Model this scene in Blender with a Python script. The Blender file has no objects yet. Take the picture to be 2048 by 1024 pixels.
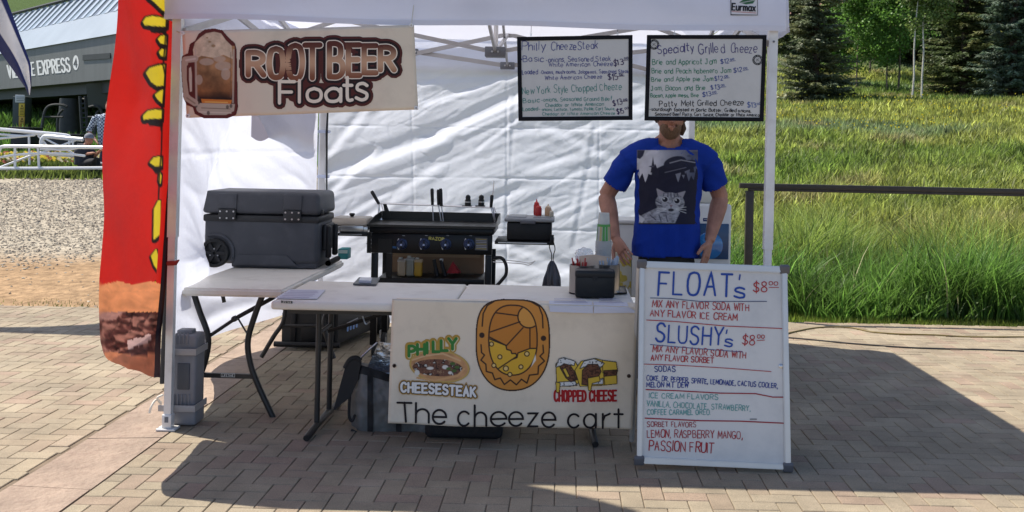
import bpy, bmesh, math, random
import numpy as np
from mathutils import Vector, Matrix, noise
from mathutils.bvhtree import BVHTree
R = math.radians
random.seed(7); np.random.seed(7)
SC = bpy.context.scene
COL = SC.collection

# ---------------------------------------------------------------- camera, sky, sun, exposure
F = 1990.0; PPX = 1124.0; PPY = 295.0; H = 1.53; ROLL = R(1.2)
cam = bpy.data.cameras.new('camera'); cam_o = bpy.data.objects.new('camera', cam); COL.objects.link(cam_o)
cam.sensor_width = 36; cam.sensor_fit = 'HORIZONTAL'; cam.lens = F/2048*36
cam.shift_x = -(PPX-1024)/2048; cam.shift_y = -(512-PPY)/2048
cam.clip_start = 0.05; cam.clip_end = 600
cam_o.matrix_world = Matrix.Translation((0, 0, H)) @ Matrix.Rotation(R(90), 4, 'X') @ Matrix.Rotation(ROLL, 4, 'Z')
SC.camera = cam_o
SUN = Vector((0.60, -0.28, -1.0)).normalized()
elev = math.asin(-SUN.z)
world = bpy.data.worlds.new('World'); SC.world = world; world.use_nodes = True
wt = world.node_tree; wt.nodes.clear()
wo = wt.nodes.new('ShaderNodeOutputWorld'); bg = wt.nodes.new('ShaderNodeBackground'); sk = wt.nodes.new('ShaderNodeTexSky')
sk.sky_type = 'NISHITA'; sk.sun_disc = False; sk.sun_elevation = elev
sk.sun_rotation = math.atan2(-SUN.x, -SUN.y)      # the sky's sun sits where the lamp shines from
sk.altitude = 1500; sk.air_density = 0.7; sk.dust_density = 3.0; sk.ozone_density = 0.3
bg.inputs[1].default_value = 0.15
wt.links.new(sk.outputs[0], bg.inputs[0]); wt.links.new(bg.outputs[0], wo.inputs[0])
sl = bpy.data.lights.new('sun', 'SUN'); sl.energy = 5.0; sl.angle = R(0.55); sl.color = (1.0, 0.93, 0.82)
so = bpy.data.objects.new('sun', sl); COL.objects.link(so)
so.rotation_euler = SUN.to_track_quat('-Z', 'Y').to_euler(); so.location = (-12, 8, 20)
SC.view_settings.view_transform = 'Standard'; SC.view_settings.look = 'None'
SC.view_settings.exposure = 0.62; SC.view_settings.gamma = 1.0; SC.view_settings.use_curve_mapping = False
SC.render.resolution_x = 1024; SC.render.resolution_y = 512
SC.cycles.max_bounces = 8; SC.cycles.transparent_max_bounces = 12; SC.cycles.use_denoising = True

# ---------------------------------------------------------------- measuring: pixel of the photograph + depth -> metres
def W(u, v, Y):
    du, dv = u-PPX, v-PPY; c, s = math.cos(ROLL), math.sin(ROLL)
    return Vector(((du*c+dv*s)/F*Y, Y, H-(-du*s+dv*c)/F*Y))
def G(u, v, z=0.0):
    du, dv = u-PPX, v-PPY; c, s = math.cos(ROLL), math.sin(ROLL)
    return W(u, v, (H-z)*F/(-du*s+dv*c))
def PR(p):
    a = p[0]/p[1]*F; b = (H-p[2])/p[1]*F; c, s = math.cos(ROLL), math.sin(ROLL)
    return PPX+a*c-b*s, PPY+a*s+b*c

# ---------------------------------------------------------------- materials
MATS = {}
def srgb(r, g, b):
    f = lambda x: (x/255/12.92 if x/255 <= 0.04045 else ((x/255+0.055)/1.055)**2.4)
    return (f(r), f(g), f(b))
def mat(name, col=(0.5, 0.5, 0.5), rough=0.6, metal=0.0, var=0.0, vscale=8.0, bump=0.0, bscale=60.0, trans=0.0,
        attr=False, tcol=None, spec=0.5, dirt=None, dscale=3.0, objrand=0.0, alpha=1.0, transm=0.0, stretch=None):
    if name in MATS: return MATS[name]
    m = bpy.data.materials.new(name); m.use_nodes = True; n = m.node_tree.nodes; L = m.node_tree.links
    b = n['Principled BSDF']; out = n['Material Output']
    b.inputs['Roughness'].default_value = rough; b.inputs['Metallic'].default_value = metal
    b.inputs['Specular IOR Level'].default_value = spec
    if transm: b.inputs['Transmission Weight'].default_value = transm
    b.inputs['Base Color'].default_value = (*col, 1)
    cs = None
    tc = n.new('ShaderNodeTexCoord'); mp = n.new('ShaderNodeMapping'); L.new(tc.outputs['Object'], mp.inputs[0])
    if stretch: mp.inputs['Scale'].default_value = stretch
    if attr:
        a = n.new('ShaderNodeAttribute'); a.attribute_name = 'Col'; cs = a.outputs['Color']
    if var or objrand:
        nz = n.new('ShaderNodeTexNoise'); nz.inputs['Scale'].default_value = vscale; nz.inputs['Detail'].default_value = 6
        L.new(mp.outputs[0], nz.inputs['Vector'])
        hs = n.new('ShaderNodeHueSaturation')
        if cs: L.new(cs, hs.inputs['Color'])
        else: hs.inputs['Color'].default_value = (*col, 1)
        mr = n.new('ShaderNodeMapRange'); mr.inputs['From Min'].default_value = 0.25; mr.inputs['From Max'].default_value = 0.75
        mr.inputs['To Min'].default_value = 1-var; mr.inputs['To Max'].default_value = 1+var
        L.new(nz.outputs['Fac'], mr.inputs['Value'])
        if objrand:
            oi = n.new('ShaderNodeObjectInfo'); m2 = n.new('ShaderNodeMapRange')
            m2.inputs['To Min'].default_value = 1-objrand; m2.inputs['To Max'].default_value = 1+objrand
            L.new(oi.outputs['Random'], m2.inputs['Value'])
            mu = n.new('ShaderNodeMath'); mu.operation = 'MULTIPLY'; L.new(mr.outputs[0], mu.inputs[0]); L.new(m2.outputs[0], mu.inputs[1])
            L.new(mu.outputs[0], hs.inputs['Value'])
        else: L.new(mr.outputs[0], hs.inputs['Value'])
        cs = hs.outputs['Color']
    if dirt:
        nz = n.new('ShaderNodeTexNoise'); nz.inputs['Scale'].default_value = dscale; nz.inputs['Detail'].default_value = 8; nz.inputs['Roughness'].default_value = 0.65
        L.new(mp.outputs[0], nz.inputs['Vector'])
        mr = n.new('ShaderNodeMapRange'); mr.inputs['From Min'].default_value = 0.5; mr.inputs['From Max'].default_value = 0.75
        mr.inputs['To Max'].default_value = dirt[3]; L.new(nz.outputs['Fac'], mr.inputs['Value'])
        mx = n.new('ShaderNodeMix'); mx.data_type = 'RGBA'; L.new(mr.outputs[0], mx.inputs['Factor'])
        if cs: L.new(cs, mx.inputs['A'])
        else: mx.inputs['A'].default_value = (*col, 1)
        mx.inputs['B'].default_value = (*dirt[:3], 1); cs = mx.outputs['Result']
    if cs: L.new(cs, b.inputs['Base Color'])
    nrm = None
    if bump:
        nz = n.new('ShaderNodeTexNoise'); nz.inputs['Scale'].default_value = bscale; nz.inputs['Detail'].default_value = 5
        L.new(mp.outputs[0], nz.inputs['Vector'])
        bp = n.new('ShaderNodeBump'); bp.inputs['Strength'].default_value = min(1, bump); bp.inputs['Distance'].default_value = 0.01 if bump <= 1 else 0.01*bump
        L.new(nz.outputs['Fac'], bp.inputs['Height']); L.new(bp.outputs[0], b.inputs['Normal']); nrm = bp.outputs[0]
    if trans:
        t = n.new('ShaderNodeBsdfTranslucent'); ms = n.new('ShaderNodeMixShader'); ms.inputs[0].default_value = trans
        if tcol: t.inputs['Color'].default_value = (*tcol, 1)
        elif cs: L.new(cs, t.inputs['Color'])
        else: t.inputs['Color'].default_value = (*col, 1)
        if nrm: L.new(nrm, t.inputs['Normal'])
        L.new(b.outputs[0], ms.inputs[1]); L.new(t.outputs[0], ms.inputs[2]); L.new(ms.outputs[0], out.inputs[0])
    if alpha < 1:
        t = n.new('ShaderNodeBsdfTransparent'); ms = n.new('ShaderNodeMixShader'); ms.inputs[0].default_value = alpha
        src = out.inputs[0].links[0].from_socket
        L.new(t.outputs[0], ms.inputs[1]); L.new(src, ms.inputs[2]); L.new(ms.outputs[0], out.inputs[0])
    MATS[name] = m; return m

# ---------------------------------------------------------------- mesh building
ORG = {}
def finish(name, me, m, parent=None, org=None, smooth=None):
    o = bpy.data.objects.new(name, me); COL.objects.link(o)
    if m is not None:
        for x in (m if isinstance(m, (list, tuple)) else [m]): me.materials.append(x)
    if parent is not None:
        o.parent = parent; org = ORG[parent.name]
    org = Vector(org) if org is not None else None
    if org is not None and org.length > 0:
        me.transform(Matrix.Translation(-org))
    if parent is None and org is not None: o.location = org
    ORG[o.name] = org if org is not None else Vector((0, 0, 0))
    return o
def thing(name, label, cat, loc, group=None):
    o = bpy.data.objects.new(name, None); COL.objects.link(o); o.location = loc; o.empty_display_size = 0.1
    o['label'] = label; o['category'] = cat
    if group: o['group'] = group
    ORG[o.name] = Vector(loc); return o
def tag(o, label, cat, group=None, kind=None):
    if label: o['label'] = label
    if cat: o['category'] = cat
    if group: o['group'] = group
    if kind: o['kind'] = kind
    return o
def frame(d):
    d = d.normalized(); a = Vector((0, 0, 1)) if abs(d.z) < 0.9 else Vector((1, 0, 0))
    x = d.cross(a).normalized(); return x, d.cross(x).normalized()
class MB:
    def __init__(s): s.bm = bmesh.new()
    def box(s, c, size, rot=None, bev=0.0, seg=2, taper=None):
        t = bmesh.new(); bmesh.ops.create_cube(t, size=1.0)
        for v in t.verts:
            v.co = Vector((v.co.x*size[0], v.co.y*size[1], v.co.z*size[2]))
            if taper:
                k = taper if v.co.z > 0 else 1.0; v.co.x *= k; v.co.y *= k
        if bev: bmesh.ops.bevel(t, geom=list(t.edges), offset=bev, segments=seg, profile=0.5, affect='EDGES')
        if rot is not None:
            M = rot if isinstance(rot, Matrix) else (Matrix.Rotation(rot[2], 4, 'Z') @ Matrix.Rotation(rot[1], 4, 'Y') @ Matrix.Rotation(rot[0], 4, 'X'))
            t.transform(M)
        t.transform(Matrix.Translation(Vector(c))); s.add(t); return s
    def add(s, t):
        me = bpy.data.meshes.new('t'); t.to_mesh(me); t.free(); s.bm.from_mesh(me); bpy.data.meshes.remove(me)
    def span(s, a, b, bev=0.0, seg=2):
        a, b = Vector(a), Vector(b); return s.box((a+b)/2, [abs(b[i]-a[i]) for i in range(3)], None, bev, seg)
    def tube(s, pts, r, n=8, caps=True, flat=None):
        pts = [Vector(p) for p in pts]; N = len(pts); rs = r if isinstance(r, (list, tuple)) else [r]*N
        rings = []; x = None
        for i, p in enumerate(pts):
            d = (pts[min(i+1, N-1)]-pts[max(i-1, 0)])
            if d.length < 1e-9: d = Vector((0, 0, 1))
            d.normalize()
            if x is None: x, y = frame(d)
            else:
                x = (x-d*x.dot(d)); x = x.normalized() if x.length > 1e-6 else frame(d)[0]; y = d.cross(x)
            q = rs[i]; rx, ry = q if isinstance(q, (tuple, list)) else (q, q)
            if flat is not None:
                X = Vector(flat); X = (X-d*X.dot(d)).normalized(); Yv = d.cross(X)
            else: X, Yv = x, y
            rings.append([s.bm.verts.new(p+X*rx*math.cos(2*math.pi*k/n)+Yv*ry*math.sin(2*math.pi*k/n)) for k in range(n)])
        for i in range(N-1):
            for k in range(n):
                s.bm.faces.new((rings[i][k], rings[i][(k+1) % n], rings[i+1][(k+1) % n], rings[i+1][k]))
        if caps: s.bm.faces.new(rings[0][::-1]); s.bm.faces.new(rings[-1])
        return s
    def lathe(s, c, prof, n=20, axis=(0, 0, 1), caps=True):
        axis = Vector(axis).normalized(); c = Vector(c); x, y = frame(axis); rings = []
        for r, z in prof:
            rings.append([s.bm.verts.new(c+axis*z+(x*math.cos(2*math.pi*k/n)+y*math.sin(2*math.pi*k/n))*max(r, 1e-5)) for k in range(n)])
        for i in range(len(prof)-1):
            for k in range(n): s.bm.faces.new((rings[i][k], rings[i][(k+1) % n], rings[i+1][(k+1) % n], rings[i+1][k]))
        if caps: s.bm.faces.new(rings[0][::-1]); s.bm.faces.new(rings[-1])
        return s
    def prism(s, pts, vec):
        vec = Vector(vec); a = [s.bm.verts.new(Vector(p)) for p in pts]; b = [s.bm.verts.new(Vector(p)+vec) for p in pts]; n = len(a)
        s.bm.faces.new(a[::-1]); s.bm.faces.new(b)
        for i in range(n): s.bm.faces.new((a[i], a[(i+1) % n], b[(i+1) % n], b[i]))
        return s
    def quad(s, *p):
        s.bm.faces.new([s.bm.verts.new(Vector(q)) for q in p]); return s
    def build(s, name, m, parent=None, org=None, sharp=35, weld=False):
        bm = s.bm
        if weld: bmesh.ops.remove_doubles(bm, verts=bm.verts, dist=1e-5)
        bmesh.ops.recalc_face_normals(bm, faces=bm.faces); bm.normal_update()
        for f in bm.faces: f.smooth = sharp > 0
        for e in bm.edges:
            if len(e.link_faces) == 2:
                try:
                    if e.calc_face_angle() > R(sharp): e.smooth = False
                except Exception: pass
        me = bpy.data.meshes.new(name); bm.to_mesh(me); bm.free()
        return finish(name, me, m, parent, org)
def npmesh(name, V, Fc, m, parent=None, org=None, col=None, smooth=False):
    V = np.asarray(V, np.float32); Fc = np.asarray(Fc, np.int32); k = Fc.shape[1]
    me = bpy.data.meshes.new(name); me.vertices.add(len(V)); me.vertices.foreach_set('co', V.ravel())
    me.loops.add(Fc.size); me.loops.foreach_set('vertex_index', Fc.ravel())
    me.polygons.add(len(Fc)); me.polygons.foreach_set('loop_start', np.arange(0, Fc.size, k, dtype=np.int32))
    me.polygons.foreach_set('use_smooth', np.full(len(Fc), smooth)); me.update(calc_edges=True)
    if col is not None:
        a = me.color_attributes.new('Col', 'FLOAT_COLOR', 'POINT'); c = np.ones((len(V), 4), np.float32); c[:, :3] = col
        a.data.foreach_set('color', c.ravel())
    return finish(name, me, m, parent, org)
def gridmesh(name, fn, nu, nv, m, parent=None, org=None, thick=0.0):
    V = [fn(i/nu, j/nv) for j in range(nv+1) for i in range(nu+1)]
    Fc = [(j*(nu+1)+i, j*(nu+1)+i+1, (j+1)*(nu+1)+i+1, (j+1)*(nu+1)+i) for j in range(nv) for i in range(nu)]
    o = npmesh(name, V, Fc, m, parent, org, smooth=True)
    if thick:
        md = o.modifiers.new('thick', 'SOLIDIFY'); md.thickness = thick; md.offset = 0
    return o
def copy_thing(o, loc=None, label=None, rz=None):
    c = o.copy(); COL.objects.link(c)
    if loc is not None: c.location = loc
    if rz is not None: c.rotation_euler.z = rz
    if label: c['label'] = label
    for ch in list(o.children):
        k = ch.copy(); COL.objects.link(k); k.parent = c
        for g in list(ch.children):
            q = g.copy(); COL.objects.link(q); q.parent = k
    return c
def catmull(P, n=6):
    P = [Vector(p) for p in P]
    if len(P) < 3: return P
    out = []; Q = [P[0]*2-P[1]]+P+[P[-1]*2-P[-2]]
    for i in range(1, len(Q)-2):
        a, b, c, d = Q[i-1:i+3]
        for k in range(n):
            t = k/n
            out.append(0.5*((2*b)+(c-a)*t+(2*a-5*b+4*c-d)*t*t+(3*b-a-3*c+d)*t**3))
    out.append(P[-1]); return out

# ---------------------------------------------------------------- flat print: surfaces, ink strokes and pictures
class Surf:
    def __init__(s, p0, n, bump=None): s.p = Vector(p0); s.n = Vector(n).normalized(); s.b = bump
    def pt(s, u, v, off=0.0):
        o = Vector((0, 0, H)); d = W(u, v, 1.0)-o; t = (s.p-o).dot(s.n)/d.dot(s.n); q = o+d*t
        return q+s.n*(off+(s.b(u, v) if s.b else 0.0))
GL = {
'A':'0,0 2,6 4,0|.8,2.2 3.2,2.2','B':'0,0 0,6|~0,6 2,6 3.2,5.4 3.2,3.8 2,3.2 0,3.1|~0,3.1 2.4,3.1 3.8,2.4 3.8,.8 2.4,0 0,0',
'C':'~4,5 3,5.9 1.6,6 .3,4.8 0,3 .3,1.2 1.6,0 3,.1 4,1','D':'0,0 0,6|~0,6 1.8,6 3.4,5 4,3 3.4,1 1.8,0 0,0','E':'3.3,6 0,6 0,0 3.3,0|0,3.1 2.8,3.1',
'F':'3.4,6 0,6 0,0|0,3.1 2.7,3.1','G':'~4,5 3,5.9 1.6,6 .3,4.8 0,3 .3,1.2 1.6,0 3.2,.2 4,1.4|2.3,2.7 4,2.7 4,.6','H':'0,0 0,6|4,0 4,6|0,3.1 4,3.1',
'I':'0,0 0,6','J':'~3,6 3,1.4 2.2,.1 .8,0 0,1.2|1.4,6 4,6','K':'0,0 0,6|3.6,6 0,2.6|1,3.4 3.8,0','L':'0,6 0,0 3.3,0','M':'0,0 .4,6 2.4,1.5 4.4,6 4.8,0',
'N':'0,0 0,6 4,0 4,6','O':'~2.2,6 .6,5.4 0,3 .6,.6 2.2,0 3.8,.6 4.4,3 3.8,5.4 2.2,6','P':'0,0 0,6|~0,6 2.2,6 3.6,5.2 3.6,3.6 2.2,2.8 0,2.8',
'Q':'~2.2,6 .6,5.4 0,3 .6,.6 2.2,0 3.8,.6 4.4,3 3.8,5.4 2.2,6|2.8,1.4 4.6,-.4','R':'0,0 0,6|~0,6 2.2,6 3.6,5.2 3.6,3.8 2.2,3 0,3|1.8,3 3.9,0',
'S':'~3.7,5.2 2.8,6 1.2,6 .2,5 .6,3.6 2,3.1 3.4,2.4 3.8,1.2 2.8,0 1,0 0,.9','T':'0,6 4,6|2,6 2,0','U':'~0,6 0,1.8 .7,.3 2,0 3.3,.3 4,1.8 4,6','V':'0,6 2,0 4,6',
'W':'0,6 1.3,0 2.6,5 3.9,0 5.2,6','X':'0,6 3.8,0|3.8,6 0,0','Y':'0,6 2,3 4,6|2,3 2,0','Z':'0,6 3.8,6 0,0 3.8,0',
'a':'~3.2,2.6 2.4,3.7 1.2,3.8 .2,2.8 0,1.6 .5,.3 1.6,0 2.6,.4 3.2,1.5|3.2,3.8 3.2,0','b':'0,6 0,0|~0,2.6 .9,3.7 2.2,3.8 3.1,2.8 3.2,1.6 2.6,.3 1.4,0 .5,.4 0,1.3',
'c':'~3,3 2.2,3.8 1.1,3.7 .1,2.7 0,1.5 .6,.3 1.8,0 3,.7','d':'3.2,6 3.2,0|~3.2,2.6 2.4,3.7 1.2,3.8 .2,2.8 0,1.6 .5,.3 1.6,0 2.6,.4 3.2,1.5',
'e':'~0,2 3.2,2 3,3.2 1.8,3.9 .5,3.3 0,2 .4,.6 1.6,0 3,.6','f':'~2.4,5.6 1.6,6 .9,5.2 .9,0|0,3.7 2.2,3.7','g':'~3.2,2.6 2.2,3.8 .8,3.5 0,2 .6,.3 1.8,0 3.2,1.4|~3.2,3.8 3.2,-.8 2.4,-2 1,-2 .2,-1.3',
'h':'0,0 0,6|~0,2.4 .9,3.6 2,3.8 2.8,3 2.9,0','i':'0,0 0,3.8|0,5 0,5.3','j':'~1,3.8 1,-1 .2,-2|1,5 1,5.3','k':'0,0 0,6|2.6,3.8 0,1.6|.9,2.3 2.8,0','l':'0,0 0,6',
'm':'0,0 0,3.8|~0,2.6 .8,3.7 1.7,3.7 2.2,2.8 2.2,0|~2.2,2.6 3,3.7 3.9,3.7 4.4,2.8 4.4,0','n':'0,0 0,3.8|~0,2.4 .9,3.6 2,3.8 2.8,3 2.9,0','o':'~1.7,3.8 .4,3.2 0,1.9 .4,.5 1.7,0 3,.5 3.4,1.9 3,3.2 1.7,3.8',
'p':'0,3.8 0,-2|~0,2.6 .9,3.7 2.2,3.8 3.1,2.8 3.2,1.6 2.6,.3 1.4,0 0,1','q':'3.2,3.8 3.2,-2|~3.2,2.6 2.4,3.7 1.2,3.8 .2,2.8 0,1.6 .5,.3 1.6,0 3.2,1.3','r':'0,0 0,3.8|~0,2.2 .8,3.5 2.1,3.8',
's':'~2.8,3.3 1.8,3.8 .5,3.5 .3,2.5 1.5,2 2.7,1.4 2.6,.4 1.4,0 0,.5','t':'~1,5.6 1,1 1.5,.1 2.4,.2|0,3.7 2.3,3.7','u':'~0,3.8 0,1 .7,0 1.9,.1 2.8,1.4|2.9,3.8 2.9,0','v':'0,3.8 1.5,0 3,3.8',
'w':'0,3.8 1,0 2.1,3.2 3.2,0 4.3,3.8','x':'0,3.8 2.8,0|2.8,3.8 0,0','y':'0,3.8 1.6,.2|3.1,3.8 .8,-2','z':'0,3.8 2.8,3.8 0,0 2.9,0',
'0':'~1.8,6 .4,5.2 0,3 .4,.8 1.8,0 3.2,.8 3.6,3 3.2,5.2 1.8,6','1':'0,4.8 1,6 1,0','2':'~0,4.8 .8,5.9 2.4,6 3.2,5 2.8,3.6 0,0|0,0 3.4,0','3':'~0,5.4 1.4,6 3,5.4 2.9,3.8 1.4,3.2|~1.4,3.2 3.2,2.8 3.4,1 2,0 0,.6',
'4':'2.6,0 2.6,6 0,1.8 3.6,1.8','5':'3,6 .4,6 .2,3.4|~.2,3.4 1.8,3.7 3.2,2.7 3.2,1 1.8,0 0,.4','8':'~3,5.4 1.7,6 .4,5.3 .5,4 1.8,3.2 3.2,2.2 3.3,.8 1.8,0 .3,.6 .2,2.1 1.7,3.1 2.9,4.1 3,5.4',
'$':'~3.4,4.9 2.4,5.6 .9,5.4 .3,4.4 1.2,3.3 2.6,2.7 3.4,1.6 2.6,.5 1,.4 0,1.1|1.9,6.6 1.7,-.5',',':'.5,.5 0,-1','.':'0,0 0,.3',"'":'.4,6 0,4.6','-':'0,2.2 2,2.2','*':'0,1.8 0,2.2',' ':''}
def glyph_strokes(ch):
    out = []; g = GL.get(ch, '')
    if not g: return out
    for st in g.split('|'):
        sm = st.startswith('~'); st = st.lstrip('~')
        P = [tuple(float(x) for x in q.split(',')) for q in st.split()]
        if sm: P = [(q.x, q.y) for q in catmull([Vector((a, b, 0)) for a, b in P], 4)]
        out.append(P)
    return out
class Ink:
    def __init__(s, surf): s.s = surf; s.V = []; s.F = []; s.C = []; s.k = 0
    def stroke(s, P, w, col, off=0.001, step=7.0):
        Q = [P[0]]
        for a, b in zip(P, P[1:]):
            d = math.hypot(b[0]-a[0], b[1]-a[1]); n = max(1, int(d/step+0.999))
            for k in range(1, n+1): Q.append((a[0]+(b[0]-a[0])*k/n, a[1]+(b[1]-a[1])*k/n))
        P = [Q[0]]
        for q in Q[1:]:
            if math.hypot(q[0]-P[-1][0], q[1]-P[-1][1]) > 0.05: P.append(q)
        if len(P) < 2: P = [P[0], (P[0][0]+0.1, P[0][1]+0.1)]
        s.k += 1; off = off+(s.k % 7)*2.2e-5; N = len(P); hw = w/2; rows = []
        for i, p in enumerate(P):
            a = P[max(i-1, 0)]; b = P[min(i+1, N-1)]; dx, dy = b[0]-a[0], b[1]-a[1]; d = math.hypot(dx, dy) or 1; nx, ny = -dy/d, dx/d
            k = 1.0
            if 0 < i < N-1:
                e = (p[0]-a[0], p[1]-a[1]); el = math.hypot(*e) or 1; c = abs((-e[1]/el)*nx+(e[0]/el)*ny); k = 1/max(c, 0.55)
            rows.append(((p[0]+nx*hw*k, p[1]+ny*hw*k), (p[0]-nx*hw*k, p[1]-ny*hw*k)))
        def add(q, o):
            s.V.append(s.s.pt(q[0], q[1], o)); s.C.append(col(q[0], q[1]) if callable(col) else col); return len(s.V)-1
        idx = [(add(a, off+1.2e-4*i/N), add(b, off+1.2e-4*i/N)) for i, (a, b) in enumerate(rows)]
        for i in range(N-1): s.F.append((idx[i][0], idx[i][1], idx[i+1][1], idx[i+1][0]))
        if w > 1.6:
            for e, sg in ((0, -1), (N-1, 1)):
                p = P[e]; a = P[max(e-1, 0)]; b = P[min(e+1, N-1)]; th = math.atan2(b[1]-a[1], b[0]-a[0])
                m = 5; o = off+1.2e-4*e/N; ring = [idx[e][0]]
                for k in range(1, m):
                    t = th+math.pi/2-sg*math.pi*k/m; ring.append(add((p[0]+math.cos(t)*hw, p[1]+math.sin(t)*hw), o))
                ring.append(idx[e][1]); c = add(p, o)
                for k in range(m): s.F.append((c, ring[k], ring[k+1], ring[k+1]))
    def text(s, t, u0, v0, u1, v1, h, w, col, off=0.001, jit=0.0, slant=0.0, gap=1.5, space=3.2):
        adv = []; x = 0
        for ch in t:
            st = glyph_strokes(ch); wd = max([p[0] for q in st for p in q], default=0)
            adv.append((x, st)); x += (space if ch == ' ' else wd+gap)
        tot = max(x-gap, 1); L = math.hypot(u1-u0, v1-v0); kx = L/tot; ky = h/6; ca, sa = (u1-u0)/L, (v1-v0)/L
        for x0, st in adv:
            jx, jy, js = (random.uniform(-jit, jit) for _ in range(3)); sc = 1+js*0.12
            for q in st:
                P = []
                for px, py in q:
                    X = (x0+px*sc)*kx+jx*h*0.06+py*ky*(slant+js*0.08); Y = py*ky*sc+jy*h*0.09
                    X += random.uniform(-jit, jit)*h*0.018; Y += random.uniform(-jit, jit)*h*0.018
                    P.append((u0+X*ca+Y*sa, v0+X*sa-Y*ca))
                s.stroke(P, w*(random.uniform(.72, 1.0) if jit else 1), col, off)
    def glyph(s, ch, box, w, col, off=0.001, lean=0.0):
        st = glyph_strokes(ch); xs = [p[0] for q in st for p in q]; ys = [p[1] for q in st for p in q]
        x0, x1, y0, y1 = min(xs), max(max(xs), min(xs)+0.01), min(ys), max(ys); u0, v0, u1, v1 = box
        for q in st:
            s.stroke([(u0+(p[0]-x0)/(x1-x0)*(u1-u0)+lean*(p[1]-y0)/(y1-y0), v1-(p[1]-y0)/(y1-y0)*(v1-v0)) for p in q], w, col, off)
    def poly(s, P, col, off=0.0008):
        i0 = len(s.V); c = (sum(p[0] for p in P)/len(P), sum(p[1] for p in P)/len(P))
        for q in [c]+list(P): s.V.append(s.s.pt(q[0], q[1], off)); s.C.append(col(*q) if callable(col) else col)
        n = len(P)
        for k in range(n): s.F.append((i0, i0+1+k, i0+1+(k+1) % n, i0+1+(k+1) % n))
    def build(s, name, m, parent):
        me = bpy.data.meshes.new(name)
        me.from_pydata([tuple(v) for v in s.V], [], [f if f[2] != f[3] else f[:3] for f in s.F])
        a = me.color_attributes.new('Col', 'FLOAT_COLOR', 'POINT'); c = np.ones((len(s.V), 4), np.float32); c[:, :3] = s.C
        a.data.foreach_set('color', c.ravel()); o = finish(name, me, m, parent)
        # all ink faces look out of the surface they lie on
        n = s.s.n; fl = [p.index for p in me.polygons if p.normal.dot(n) < 0]
        if fl:
            bm = bmesh.new(); bm.from_mesh(me); bm.faces.ensure_lookup_table()
            bmesh.ops.reverse_faces(bm, faces=[bm.faces[i] for i in fl]); bm.to_mesh(me); bm.free()
        return o
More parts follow.
